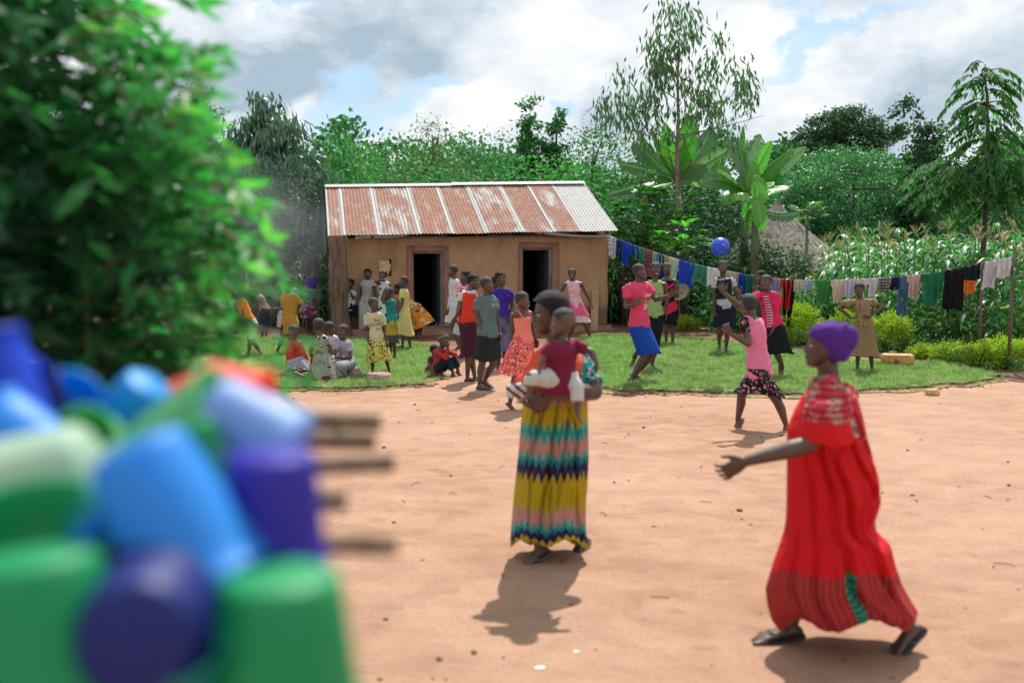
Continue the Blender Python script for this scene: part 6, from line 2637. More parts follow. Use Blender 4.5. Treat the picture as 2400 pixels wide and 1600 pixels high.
mother = person('woman in mustard and teal zigzag skirt carrying a baby across the dirt', '0', (1285, 1302), 690, -48, hyaw=-84, hd=.146, fat=1.15, legfat=.85, voxel=.0055, tone=0,
                J=dict(head=(1289, 738), neck=(1308, 815), pel=(1300, 985), shL=(1362, 850, .0), elL=(1392, 918, .14), wrL=(1290, 925, .34), haL=(1252, 948, .36),
                       shR=(1262, 852, .05), elR=(1232, 910, .16), wrR=(1225, 935, .28), haR=(1262, 950, .32), knR=(1262, 1165, .05), anR=(1262, 1282, .10), toR=(1222, 1314, .16),
                       knL=(1330, 1160, -.05), anL=(1362, 1262, -.12), toL=(1345, 1290, -.05), hwL=(0, 0, -1), hwR=(0, 0, 1)),
                curl=.6, hair='full', toes=True, shoes='#5a4a3e', bust=.6, armfat=1.42,
                upper=dict(mat=fabric('check', '#d8654a', '#e07a5c', scale=.5), sleeve=.0, hem=.60, ease=.02, name='blouse'))
px_skirt(mother, 'skirt', [(905, 1234, 1372, .15, 0), (940, 1226, 1377, .175, 0), (1000, 1219, 1378, .17, 0), (1060, 1215, 1379, .18, 0), (1120, 1210, 1376, .18, 0), (1180, 1204, 1371, .18, 0), (1240, 1199, 1372, .19, .02),
                           (1272, 1198, 1378, .19, .03)], fabric('ikat', '#b09a1c'), folds=10, amp=.075, n=170, seed=.6, hem_wave=.03,
         creases=[(-.2, .02, -.75, .5, .05, .16), (.1, .0, -.35, .95, .05, .17), (.45, .0, .1, .8, .06, .14), (.7, .0, .55, .7, .05, .14), (-.55, .0, -.7, .35, .05, .14), (.6, .45, .85, 1.0, .05, .15), (-.1, .5, .15, 1.02, .05, .14), (-.6, .45, -.5, 1.02, .05, .16), (.25, .1, .8, .35, .04, .12)])
b = MB()
e0, e1 = mother['sh']['L'], mother['el']['L']
b.tube([e0 + Vector((-.05, .02, .06)), e0 + Vector((.0, 0, .02)), e0.lerp(e1, .45), e0.lerp(e1, .82)], [.062, .078, .082, .080], 18)
add_obj('sleeve', remesh(b, .009, 2, fabric('floral', '#1d9a94', '#e4a795', '#e4a795', '#33204a', '#d9705a', scale=.42), 'sleeve'), mother['root'])
b = MB()
e0, e1 = mother['sh']['R'], mother['el']['R']
b.tube([e0 + Vector((.05, 0, .05)), e0 + Vector((0, 0, .01)), e0.lerp(e1, .5)], [.06, .07, .068], 16)
add_obj('sleeve', remesh(b, .009, 2, fs('#e0563f'), 'sleeve'), mother['root'])
# shawl held under the baby
b = MB()
n_ = mother['neck']
w_ = mother['wr']['R']
b.tube([n_ + Vector((-.08, -.04, -.02)), n_ + Vector((-.13, -.14, -.14)), n_.lerp(w_, .7) + Vector((-.06, -.05, 0)), w_ + Vector((.02, -.03, .05))], [.035, .06, .065, .045], 16)
add_obj('shawl', remesh(b, .01, 3, fs('#e2553f'), 'shawl'), mother['root'])

baby = person('baby in a maroon shirt and white leggings held on the arm of the woman', '0', (1318, 1010), 724, -142, hyaw=-104, S=.74, root_z=mother['Y0'] - .36, hd=.228, fat=1.6, voxel=.0055, tone=2, baby=True, eyes=True,
              J=dict(head=(1320, 757), neck=(1316, 797), pel=(1312, 890), shL=(1290, 812, .05), elL=(1272, 842, .08), wrL=(1264, 858, .10), haL=(1262, 868, .12),
                     shR=(1350, 808, -.02), elR=(1386, 824, .03), wrR=(1399, 852, .06), haR=(1398, 868, .08), hipL=(1296, 890, .06), knL=(1244, 882, .12), anL=(1240, 922, .12), toL=(1222, 930, .14),
                     hipR=(1332, 890, .0), knR=(1352, 910, .06), anR=(1354, 958, .10), toR=(1366, 978, .10)),
              hair='cropped', upper=dict(mat=fs('#7c2140'), sleeve=.75, hem=.42, ease=.026), pants=dict(mat=fs('#cfccc6'), hem=.80, ease=.018, name='leggings'))
b = MB()
b.tube([baby['neck'] + Vector((.035 * math.cos(t) * 1.25, .034 * math.sin(t) * 1.2, -.012)) for t in [i * 2 * math.pi / 12 for i in range(13)]], .011, 8)
b.obj('collar', fs('#3c3348'), baby['root'])
# cloth in the woman's hand
b = MB()
c0 = mother['wr']['R'] + Vector((-.03, -.06, -.01))
for i in range(5):
    a = i * 1.25
    b.tube([c0 + Vector((.05 * math.cos(a + t), .02 * math.sin(a), .075 * math.sin(t) + .01 * i)) for t in (0, .5, 1.0, 1.5, 2.1)], [.012, .022, .024, .02, .01], 8)
o = add_obj('folded_cloth', remesh(b, .007, 1, fabric('dstripe', '#d2ccd0', '#4a2440', scale=1.2), 'cloth'), None, mother['O'])
tag(o, 'crumpled white cloth held in the hand of the woman with the baby', 'cloth')

# ball players on the right lawn -------------------------------------------------
GZ = .05
p1 = person('woman in pink printed T-shirt and blue skirt reaching for the ball', '3', (405, 1540), 343, 52, hyaw=68, hpitch=8, hd=.140, gz=GZ, fat=1.12, bust=.9, smile=True, hair='cropped', voxel=.0075,
            J=dict(head=(428, 425), neck=(425, 515), pel=(425, 960), shR=(305, 590, .10), elR=(290, 770, .12), wrR=(375, 762, .26), haR=(440, 712, .28), shL=(528, 590, -.05), elL=(595, 705, .05), wrL=(735, 665, .16),
                   haL=(845, 590, .2), hwL=(.2, -.3, .9), spreadL=.3, curlL=.15, hwR=(.3, .3, .9), hipR=(400, 990, .06), hipL=(460, 990, -.06), knR=(500, 1255, .08), anR=(355, 1510, .08), toR=(440, 1548, .1), knL=(570, 1265, -.02), anL=(395, 1460, -.08), toL=(470, 1515, -.05)),
            shoes='#3c4452', upper=dict(mat=fs('#d84a68'), sleeve=.55, hem=.50, ease=.014), skirt=dict(mat=fs('#0f45a8'), hem=.50, waist=.565, flare=.012, amp=.04, ease=.016))
chest_text(p1, [('DEAR', .040), ('it all', .026), ('LOVE', .026), ('gift', .050)], h=.725)
person('laughing woman in a light green tank top and black pencil skirt', '3', (560, 1400), 380, 12, hyaw=4, hd=.142, gz=GZ, bust=.8, smile=True, hair='cropped',
       J=dict(neck=(588, 515), shL=(685, 555), elL=(712, 700), wrL=(700, 830), knR=(470, 1170, .15), anR=(372, 1290, -.05), toR=(335, 1365, -.02), knL=(590, 1180, .05), anL=(560, 1360, 0)),
       upper=dict(mat=fs('#8fae68'), sleeve=0, hem=.50, ease=.012, top=.822, name='tank_top'), skirt=dict(mat=fs('#16181b'), hem=.62, waist=.57, flare=-.012, amp=.02))
person('slim girl in a black and pink striped dress holding a basket', '3', (732, 1178), 370, 8, hyaw=2, hd=.142, hair='cropped',
       J=dict(neck=(705, 480), shL=(790, 520), elL=(818, 680), wrL=(830, 800), shR=(640, 530), elR=(640, 690), wrR=(660, 830), anL=(770, 1165, .03), anR=(702, 1130, 0)),
       upper=dict(mat=fabric('bands', '#141418', '#e02a5c', (0.36, .47, .53, .60, .64, .67), scale=1.75), sleeve=0, hem=.50, top=.80, name='dress_top'),
       skirt=dict(mat=fabric('bands', '#141418', '#e02a5c', (0.36, .47, .53, .60, .64, .67), scale=1.75), hem=.52, waist=.6, flare=-.01, amp=.02))
person('girl in white and navy blouse and dark skirt looking up at the ball', '3', (1310, 1235), 333, 2, hyaw=5, hpitch=14, hd=.148, gz=GZ, hair='cropped',
       J=dict(neck=(1280, 480), shR=(1200, 515), elR=(1192, 680), wrR=(1200, 830), shL=(1378, 515), elL=(1425, 650), wrL=(1445, 780), knR=(1250, 1060, -.05), anR=(1245, 1140, -.3), anL=(1312, 1220, .02)),
       upper=dict(mat=fs('#b9b8bd'), sleeve=.45, hem=.49, ease=.016, name='blouse'), vest=dict(mat=fs('#1c2533'), sleeve=0, hem=.60, ease=.020, top=.815, name='navy_bib'),
       skirt=dict(mat=fs('#1a2029'), hem=.46, waist=.57, flare=.03, amp=.06))
X = person('girl with shaved head in pink vest and black floral skirt seen from behind', '0', (1785, 1006), 687, -122, hyaw=-150, hpitch=22, S=1.50, hd=.145, fat=1.12, hair='cropped', voxel=.0075, eyes=False,
           J=dict(head=(1754, 712), neck=(1763, 745), pel=(1779, 858), shL=(1742, 752, .10), elL=(1754, 806, .16), wrL=(1712, 782, .22), haL=(1702, 766, .22), shR=(1768, 752, -.12), elR=(1736, 722, -.2), wrR=(1698, 687, -.25), haR=(1686, 662, -.25),
                  hwR=(.6, 0, .4), spreadR=.25, curlR=.2, curlL=1.2, knR=(1738, 925, -.10), anR=(1729, 984, -.15), toR=(1722, 1000, -.12), knL=(1822, 940, .08), anL=(1842, 995, .02), toL=(1838, 1020, .10), shyaw=-130),
           shoes='#a8564a', upper=dict(mat=fs('#e07fa2'), sleeve=0, hem=.46, ease=.014, name='vest'),
           skirt=dict(mat=fabric('floral', '#1b1420', '#b86a8c', '#7f8a6a', '#c9a0a8', '#8c3a4c', '#5f6f58', scale=.55), hem=.50, waist=.53, flare=.012, amp=.05))
b = MB()
for k_ in 'LR':
    b.tube([X['sh'][k_] + Vector((0, 0, .035)), X['sh'][k_].lerp(X['el'][k_], .25), X['sh'][k_].lerp(X['el'][k_], .5)], [.045, .055, .05], 12)
add_obj('sleeve', remesh(b, .009, 2, fabric('floral', '#1b1420', '#b86a8c', '#7f8a6a', '#c9a0a8', '#8c3a4c', '#5f6f58', scale=.5), 'sleeve'), X['root'])
Yp = person('woman in pink and grey striped T-shirt and black skirt kicking a heel up', '3', (1870, 1480), 452, -28, hyaw=-34, hpitch=6, hd=.150, gz=GZ, hair='cropped', bust=.8, fat=1.08,
            J=dict(head=(1722, 532), neck=(1742, 620), pel=(1785, 960), shL=(1815, 690, .05), elL=(1872, 840, .0), wrL=(1800, 1000, .12), haL=(1780, 1050, .14), shR=(1650, 660, .03), elR=(1520, 705, .18), wrR=(1452, 655, .25), haR=(1415, 565, .25),
                   hwR=(1, 0, 0), spreadR=.3, curlR=.15, knL=(1830, 1255, .05), anL=(1895, 1400, -.12), toL=(1905, 1500, -.1), knR=(1740, 1240, .05), anR=(1700, 1460, .02)),
            shoes='#b0604c', upper=dict(mat=fs('#d82a5c'), sleeve=.5, hem=.50, ease=.014), skirt=dict(mat=fs('#141719'), hem=.62, waist=.56, flare=.035, amp=.08, sway=(.07, 0, .02)))
b = MB()
for i in range(12):
    h = .795 - i * .0245
    c_ = Yp['spine_pt'](h) + Yp['SL'] * (-.012 + .02 * math.sin(i * .25)) * Yp['S'] + Yp['SF'] * (.074 if h > .66 else .066) * Yp['S'] * 1.12
    b.tube([c_ - Yp['SL'] * .045, c_ + Yp['SF'] * .008, c_ + Yp['SL'] * .045], .0085, 6)
b.obj('stripe', fs('#c8c2cc'), Yp['root'])
person('girl in dark green top biting her hand behind the striped T-shirt woman', '3', (1690, 1340), 400, -70, hyaw=-75, hd=.145, gz=GZ, hair='short',
       J=dict(head=(1668, 480), neck=(1685, 560), shR=(1640, 610, -.05), elR=(1590, 700, .1), wrR=(1600, 620, .12), haR=(1605, 565, .12)),
       upper=dict(mat=fs('#2a4a44'), sleeve=.4, hem=.50), skirt=dict(mat=fs('#20242c'), hem=.5, flare=.02))
AA = person('girl in brown checked puff-sleeve dress with hands on hips beside the jerrycan', '4', (885, 1290), 470, -12, hyaw=-28, hd=.140, gz=GZ, hair='short',
            J=dict(head=(838, 545), neck=(848, 625), shR=(745, 660), elR=(655, 715, -.08), wrR=(760, 800, .06), shL=(945, 655), elL=(1048, 700, -.08), wrL=(930, 795, .06), haL=(905, 790, .1), haR=(775, 800, .1), anR=(820, 1262, .02), anL=(955, 1270, .02)),
            shoes='#e0552e', upper=dict(mat=fabric('check', '#a58a68', '#53402e', scale=.85), sleeve=.42, puff=1.35, hem=.50, ease=.012, name='blouse'),
            skirt=[dict(mat=fabric('check', '#a08660', '#4e3a28', scale=.85), hem=.72, waist=.54, flare=.052, flp=3.0, folds=8, amp=.05, ease=.004)])

# in front of the house ------------------------------------------------------------
Qp = person('laughing girl in pale pink sleeveless top with pink wrap beside the plank', '2', (1490, 850), 195, 0, hyaw=-3, hd=.145, hair='cropped', smile=True,
            J=dict(head=(1414, 243), neck=(1418, 305), pel=(1455, 545), shR=(1345, 340), elR=(1308, 420), wrR=(1300, 500), shL=(1498, 335), elL=(1545, 430), wrL=(1592, 515), haL=(1605, 545), knL=(1542, 720, .05), anL=(1585, 825, .05), knR=(1420, 730, 0), anR=(1385, 830, -.05)),
            upper=dict(mat=fs('#e6b4c2'), sleeve=0, hem=.52, name='vest'),
            skirt=[dict(mat=fs('#e2c4c4'), hem=.46, waist=.56, flare=.025, amp=.05, name='skirt'), dict(mat=fs('#dc5a86'), hem=.24, waist=.585, flare=.03, amp=.07, ease=.022, name='wrap')])
person('girl in coral floral sundress walking barefoot out in front of the group', '2', (862, 1475), 410, 42, hyaw=72, hd=.150, hair='cropped', smile=True, voxel=.0075,
       J=dict(head=(955, 487), neck=(950, 575), pel=(965, 850), shR=(870, 625, .05), elR=(856, 780, .02), wrR=(862, 930, .04), shL=(1028, 610, -.05), elL=(1062, 730, -.08), wrL=(1078, 830, -.08), knR=(890, 1200, .03), anR=(843, 1430, .06), toR=(895, 1480, .1), knL=(1000, 1200, -.05), anL=(1015, 1380, -.15)),
       upper=dict(mat=fs('#e88474'), sleeve=0, hem=.5, top=.765, name='bodice'), straps=fs('#e88474'),
       skirt=dict(mat=fabric('floral', '#dc6462', '#e8948a', '#2e1a1c', '#e8c0a4', '#cc4a50', scale=.45), hem=.52, waist=.60, flare=.052, amp=.07, sway=(-.06, 0, 0)))
Mp = person('girl in grey-blue T-shirt and short denim skirt standing on the path', '2', (600, 1300), 270, 58, hyaw=74, hpitch=4, hd=.142, hair='cropped', bust=.7, voxel=.0075, fat=1.1,
            J=dict(head=(632, 345), neck=(632, 430), pel=(645, 800), shR=(555, 490, .08), elR=(540, 620, .08), wrR=(588, 765, .12), haR=(612, 840, .14), shL=(700, 485, -.08), elL=(728, 640, -.08), wrL=(738, 780, -.05), knR=(590, 1060, .06), anR=(562, 1262, .06), knL=(690, 1080, -.04), anL=(612, 1215, -.08), toL=(680, 1255, -.05)),
            shoes='#6c5a4e', upper=dict(mat=fs('#5d7478'), sleeve=.62, hem=.505, ease=.018), skirt=dict(mat=fs('#23282c'), hem=.48, waist=.56, flare=.02, amp=.03))
chest_text(Mp, [('NYC', .040)], h=.745, color='#b6c8cc')
person('girl in orange-red vest over white sleeves and long maroon skirt', '2', (480, 1228), 250, 118, hyaw=70, hd=.142, hair='short', voxel=.008, fat=1.05,
       J=dict(head=(508, 315), neck=(472, 385), pel=(450, 680), shR=(510, 430, .06), elR=(498, 580, .08), wrR=(480, 660, .12), shL=(410, 430, 0), elL=(386, 560, .05), wrL=(345, 640, .08), anR=(452, 1195, .04), anL=(520, 1190, -.02)),
       shoes='#3c3c42', upper=dict(mat=fs('#c9c6cc'), sleeve=.52, hem=.54, ease=.011), vest=dict(mat=fs('#dc3c2c'), sleeve=-1, hem=.515, ease=.019, top=.805, name='vest'),
       skirt=dict(mat=fs('#4a2030'), hem=.62, waist=.57, flare=.022, amp=.045, ease=.014))
person('girl with a pink and white scarf looking left behind the red-vest girl', '2', (420, 1012), 218, -55, hyaw=-75, hd=.142, hair='short',
       J=dict(head=(437, 270), neck=(425, 340)), upper=dict(mat=fabric('check', '#d8547a', '#e8dce2', scale=1.5), sleeve=.5, hem=.5), skirt=dict(mat=fs('#b9b4b8'), hem=.5, flare=.04))
person('tall thin girl in a white sleeveless dress walking left past the doorway', '2', (345, 930), 165, -72, hyaw=-84, hpitch=4, hd=.138, hair='cropped',
       J=dict(head=(318, 215), neck=(335, 283), pel=(325, 530), shL=(325, 320, .06), elL=(348, 440, .08), wrL=(290, 560, .10), haL=(265, 610, .12), knL=(330, 770, .02), anL=(375, 900, .05), toL=(330, 925, .05), knR=(350, 780, -.05), anR=(410, 860, -.15), toR=(395, 900, -.15)),
       upper=dict(mat=fs('#cbc8cc'), sleeve=0, hem=.5, name='dress_top'), skirt=dict(mat=fs('#cbc8cc'), hem=.40, waist=.6, flare=.055, amp=.09))
person('girl in purple blouse and long blue printed skirt gazing right', '2', (765, 1115), 225, 32, hyaw=50, hd=.140, hair='short', bust=.8, voxel=.008, fat=1.05,
       J=dict(head=(755, 285), neck=(765, 370), shR=(700, 420, .05), elR=(735, 590, .08), wrR=(765, 720, .1), shL=(835, 415, -.05), elL=(868, 540, -.08), wrL=(850, 640, .05), anR=(742, 1080, .04), anL=(792, 1085, 0)),
       shoes='#3c465a', upper=dict(mat=fs('#3f2494'), sleeve=.55, hem=.545, ease=.012, name='blouse'), skirt=dict(mat=fabric('dots', '#1a70a8', '#b04a5c', '#1c2a5c', scale=.6), hem=.68, waist=.57, flare=.008, amp=.03, ease=.01))
person('child half hidden behind the purple blouse girl', '2', (712, 1085), 265, 70, hyaw=80, hd=.15, hair='short', J=dict(head=(712, 325)), upper=dict(mat=fs('#6c2434')), skirt=dict(mat=fs('#2c2c34'), hem=.55))
person('girl with grey headband and red jacket sitting with her knees up', '2', (255, 1178), 790, 62, hyaw=38, S=1.22, hd=.165, hair='band', voxel=.0075, gz=.0,
       J=dict(head=(232, 850), neck=(212, 925), pel=(175, 1125), shR=(170, 965, .1), elR=(255, 1010, .18), wrR=(275, 915, .14), haR=(262, 885, .14), shL=(265, 950, -.08), elL=(345, 985, -.02), wrL=(285, 960, .05), knR=(275, 1010, .08), knL=(335, 1020, -.05), anR=(325, 1165, .1), anL=(370, 1140, -.03), toR=(400, 1195, .14), toL=(420, 1175, .0)),
       upper=dict(mat=fs('#b83c3c'), sleeve=1.9, hem=.48, ease=.014, name='jacket'), pants=dict(mat=fabric('solid', '#15303c'), hem=.88, ease=.016, name='trousers'))
person('small child crouching right behind the girl in the red jacket', '2', (150, 1165), 905, 60, S=1.0, hd=.17, hair='short',
       J=dict(head=(152, 945), neck=(140, 1000), pel=(120, 1120), shL=(160, 1020, -.05), elL=(190, 1060, -.1), wrL=(210, 1060, -.1), shR=(115, 1020, -.02), elR=(110, 1080, -.02), wrR=(140, 1110, -.02), knR=(180, 1090, -.1), knL=(200, 1080, -.15), anR=(170, 1155, -.05), anL=(190, 1150, -.1)),
       upper=dict(mat=fabric('african', '#4c3a30', '#8a5a40', '#b09080', scale=.6), sleeve=.5, hem=.48), drape=dict(mat=fs('#5c4038'), to=.3))
person('child in white shirt and dark shorts with a hand over the mouth', '1', (1268, 892), 380, 2, hyaw=-38, hd=.165, fat=.95, hair='short',
       J=dict(head=(1262, 412), shL=(1300, 495, .0), elL=(1288, 550, .06), wrL=(1255, 478, .12), haL=(1248, 445, .13), shR=(1215, 495), elR=(1202, 580), wrR=(1192, 640)),
       upper=dict(mat=fs('#c2cccc'), sleeve=.6, hem=.46, ease=.018), pants=dict(mat=fs('#122024'), hem=.36, ease=.03, name='shorts'))
person('girl in diagonal striped white top and long pale skirt leaning on the house wall', '1', (1402, 892), 283, 3, hyaw=0, hd=.148, fat=.9, hair='short', hpitch=-4,
       J=dict(head=(1418, 322), neck=(1420, 370), shR=(1368, 400), elR=(1358, 530), wrR=(1362, 650), shL=(1474, 400), elL=(1490, 530), wrL=(1490, 640)),
       upper=dict(mat=fabric('dstripe', '#cfc8c8', '#7c7078'), sleeve=.25, hem=.48), skirt=dict(mat=fs('#c4bec2'), hem=.84, waist=.56, flare=.008, amp=.05))
person('girl in white and green leaf dress with forearm raised across her chest', '1', (1565, 925), 285, -8, hyaw=-35, hd=.15, fat=.9, hair='cropped',
       J=dict(head=(1560, 335), neck=(1570, 385), shR=(1530, 415, .02), elR=(1485, 392, .14), wrR=(1575, 372, .2), haR=(1605, 380, .2), shL=(1615, 415), elL=(1640, 500), wrL=(1640, 600)),
       upper=dict(mat=fabric('floral', '#c6ccd2', '#c6ccd2', '#2c6c40', '#c6ccd2', '#5a9a50', scale=1.3), sleeve=0, hem=.48, name='dress_top'), skirt=dict(mat=fabric('floral', '#c6ccd2', '#c6ccd2', '#2c6c40', '#1c2c34', scale=1.3), hem=.55, waist=.6))
person('child in teal top and yellow leaf-print skirt holding hands up to the face', '1', (1652, 1100), 430, -62, hyaw=-70, hpitch=-10, hd=.162, gz=GZ, fat=.95, hair='cropped',
       J=dict(head=(1608, 498), neck=(1622, 548), shL=(1630, 580, .06), elL=(1560, 585, .12), wrL=(1575, 510, .12), haL=(1600, 478, .12), shR=(1610, 575, -.06), elR=(1545, 560, -.02), wrR=(1560, 505, 0), haR=(1585, 480, .02), anL=(1668, 1075, .04), anR=(1625, 1080, 0)),
       upper=dict(mat=fs('#1f8478'), sleeve=.5, hem=.50, ease=.02), skirt=dict(mat=fabric('hem', '#c9bc3c', '#1c2a2c', '#1c2a2c', '#4c4650', .40), hem=.62, waist=.56, flare=.03, amp=.04))
Gp = person('child in cream printed T-shirt and yellow green-dotted skirt behind the flat stone', '1', (1532, 1236), 528, 26, hyaw=55, hd=.168, gz=GZ, fat=1.0, hair='cropped', voxel=.0075,
            J=dict(head=(1472, 598), neck=(1474, 665), pel=(1500, 905), shR=(1412, 705, .05), elR=(1404, 850, .02), wrR=(1428, 950, .08), haR=(1448, 1000, .1), shL=(1552, 705, -.04), elL=(1572, 850, -.04), wrL=(1596, 940, .0), anR=(1462, 1210, .05), anL=(1615, 1205, -.02)),
            upper=dict(mat=fs('#c9c49c'), sleeve=.6, hem=.475, ease=.016), skirt=dict(mat=fabric('dots', '#d2c060', '#1c6a34', '#6aa04a', scale=.45), hem=.72, waist=.53, flare=.028, amp=.04, ease=.014))
chest_text(Gp, [('Stay', .055), ('CHAM', .060), ('TIT', .045)], h=.72, color='#3c3a34', lat=.01)
person('girl in plain pale yellow dress seen side-on facing left', '1', (1772, 1012), 338, -80, hyaw=-76, hd=.150, gz=GZ, fat=.98, hair='cropped',
       J=dict(head=(1752, 392), neck=(1752, 450), pel=(1758, 690), shL=(1752, 490, .1), elL=(1726, 600, .12), wrL=(1692, 690, .14), shR=(1752, 490, -.1), elR=(1700, 580, -.12), wrR=(1680, 650, -.1), anR=(1738, 978, -.06), anL=(1812, 990, .05)),
       upper=dict(mat=fs('#cfc07c'), sleeve=.5, hem=.5, ease=.018, name='dress_top'), skirt=dict(mat=fs('#cfc07c'), hem=.62, waist=.6, flare=.035, amp=.06, ease=.018))
person('woman bending forward in an orange flower-print dress before the left doorway', '1', (1880, 915), 430, -80, hyaw=-80, S=1.5, hd=.135, hair='short', fat=1.1,
       J=dict(head=(1695, 462), neck=(1738, 540), pel=(1868, 640), shL=(1760, 570, .12), elL=(1740, 660, .1), wrL=(1700, 720, .05), shR=(1750, 560, -.14), elR=(1730, 660, -.1), wrR=(1700, 720, -.1), knL=(1895, 790, .05), anL=(1900, 895, .05), knR=(1870, 790, -.05), anR=(1862, 895, -.05)),
       upper=dict(mat=fabric('african', '#d08a34', '#23201e', '#d8cfc0', '#c05a28', scale=.5), sleeve=.5, hem=.5), axis_skirt=dict(a=(1830, 600), b=(1925, 800), r0=.10, r1=.27, dep=.8, mat=fabric('african', '#d0882c', '#3c4030', '#d8cfc0', '#c05a28', '#d0882c', scale=.55), minz=.2, amp=.06))
Bp = person('woman in purple blouse and patterned skirt by the maize at far left', '1', (878, 884), 245, 52, hyaw=66, hpitch=-22, hd=.140, hair='full', fat=1.02,
            J=dict(head=(932, 292), neck=(912, 345), shR=(862, 390, .05), elR=(852, 470, .1), wrR=(960, 468, .22), haR=(1000, 462, .22), shL=(945, 385, -.05), elL=(960, 460, .0), wrL=(985, 470, .12), anR=(868, 860, .02), anL=(892, 850, -.04)),
            upper=dict(mat=fs('#3a2386'), sleeve=.4, hem=.52, puff=1.15, name='blouse'), skirt=dict(mat=fabric('hem', '#231b3c', '#b9aeb8', '#8c4a58', '#3a2386', .385), hem=.55, waist=.57, flare=.055, amp=.06))
b = MB()
c0 = Bp['wr']['R'] + Vector((.07, -.02, 0))
b.tube([c0, c0 + Vector((.02, 0, -.08)), c0 + Vector((.03, 0, -.2)), c0 + Vector((.04, 0, -.30))], [.02, .03, .035, .022], 10)
o = b.obj('hanging_cloth', fs('#1c2444'), None, loc=Bp['O'])
tag(o, 'small dark blue cloth dangling from the hands of the purple blouse woman', 'cloth')
person('boy in loose ochre shirt and dark shorts seen from behind on the left lawn', '1', (648, 1050), 365, 196, hyaw=222, hd=.158, gz=GZ, hair='short', eyes=False, fat=1.05,
       J=dict(head=(683, 425), neck=(695, 490), pel=(708, 790), shL=(640, 535, 0), elL=(650, 640, .04), wrL=(552, 640, .1), haL=(520, 675, .1), shR=(765, 535, -.04), elR=(805, 620, -.06), wrR=(800, 650, .0), knL=(640, 900, 0), anL=(592, 1020, 0), knR=(700, 900, .02), anR=(712, 1025, .03)),
       upper=dict(mat=fs('#b8863a'), sleeve=.75, hem=.42, ease=.03), pants=dict(mat=fs('#1c2c38'), hem=.42, ease=.02, name='shorts'))
person('girl in pale top and pink floral skirt standing behind the ochre shirt boy', '1', (640, 925), 345, 170, hyaw=130, hd=.145, hair='short', J=dict(head=(722, 385), neck=(715, 440), pel=(655, 690)),
       upper=dict(mat=fs('#b4a8c0')), skirt=dict(mat=fabric('floral', '#c9b4b4', '#c04a5a', '#c9b4b4', '#d08a8a', scale=.7), hem=.5, flare=.03))

# group seated on the left lawn
GG_ = dict(gz=GZ, voxel=.0075)
person('girl in red cardigan and plaid skirt seated on the grass facing the camera', '14', (300, 700), 115, 8, hyaw=4, S=1.25, hd=.160, hair='cropped', **GG_,
       J=dict(head=(253, 190), neck=(255, 285), pel=(265, 640), shR=(195, 345), elR=(180, 490), wrR=(175, 640), shL=(320, 335), elL=(375, 470), wrL=(440, 600), knR=(250, 650, .35), anR=(330, 690, .2), knL=(370, 660, .25), anL=(420, 690, .1)),
       upper=dict(mat=fs('#c83434'), sleeve=1.9, hem=.48, ease=.014, name='cardigan'), axis_skirt=dict(a=(265, 500), b=(340, 710), r0=.11, r1=.23, dep=1.0, mat=fabric('check', '#b8b4bc', '#4c4a5c', scale=.8), minz=.01))
person('girl kneeling with her back turned in a black and white print dress', '14', (590, 765), 55, 172, hyaw=165, S=1.35, hd=.155, hair='cropped', eyes=False, **GG_,
       J=dict(head=(548, 118), neck=(560, 225), pel=(600, 620), shL=(468, 330), elL=(452, 450), wrL=(480, 520, -.15), shR=(655, 320), elR=(695, 440), wrR=(690, 500, -.12), knL=(690, 730, -.05), anL=(385, 725, .05), toL=(345, 690, .05), knR=(700, 720, -.2), anR=(360, 700, -.05), toR=(310, 680, 0)),
       upper=dict(mat=fabric('african', '#24201f', '#cfc9c0', '#cfc9c0', '#9c2434', scale=.7), sleeve=.35, hem=.48, name='dress_top'), axis_skirt=dict(a=(575, 450), b=(620, 750), r0=.12, r1=.24, dep=1.1, mat=fabric('african', '#24201f', '#cfc9c0', '#b02438', '#cfc9c0', scale=.8), minz=.01, amp=.10))
person('girl in white blouse sitting between the print dress and the grey shirt', '14', (745, 700), 72, 150, hyaw=120, S=1.25, hd=.155, hair='cropped', gz=GZ,
       J=dict(head=(672, 150), neck=(695, 230), pel=(740, 560), shL=(650, 320, -.1), elL=(660, 420, -.1), wrL=(690, 480, -.1), shR=(770, 310, .0), elR=(790, 430, 0), wrR=(730, 500, 0), knL=(650, 640, -.2), anL=(700, 680, -.1), knR=(720, 640, -.2), anR=(740, 690, -.1)),
       upper=dict(mat=fs('#c6bcc8'), sleeve=.6, hem=.48), drape=dict(mat=fs('#c6a08c'), to=.4))
person('girl in pale grey shirt and skirt seated on a stone', '14', (870, 725), 112, -28, hyaw=-22, S=1.25, hd=.162, hair='cropped', **GG_,
       J=dict(head=(838, 190), neck=(838, 285), pel=(880, 560), shR=(765, 340, .05), elR=(735, 460, .12), wrR=(715, 500, .2), shL=(918, 340, 0), elL=(925, 500, .1), wrL=(770, 500, .28), haL=(725, 485, .3), knR=(735, 600, .3), anR=(760, 700, .15), knL=(800, 610, .35), anL=(850, 715, .2)),
       upper=dict(mat=fs('#a8a8b4'), sleeve=.6, hem=.49, ease=.014), drape=dict(mat=fs('#8e949c'), to=.75, ease=.022))
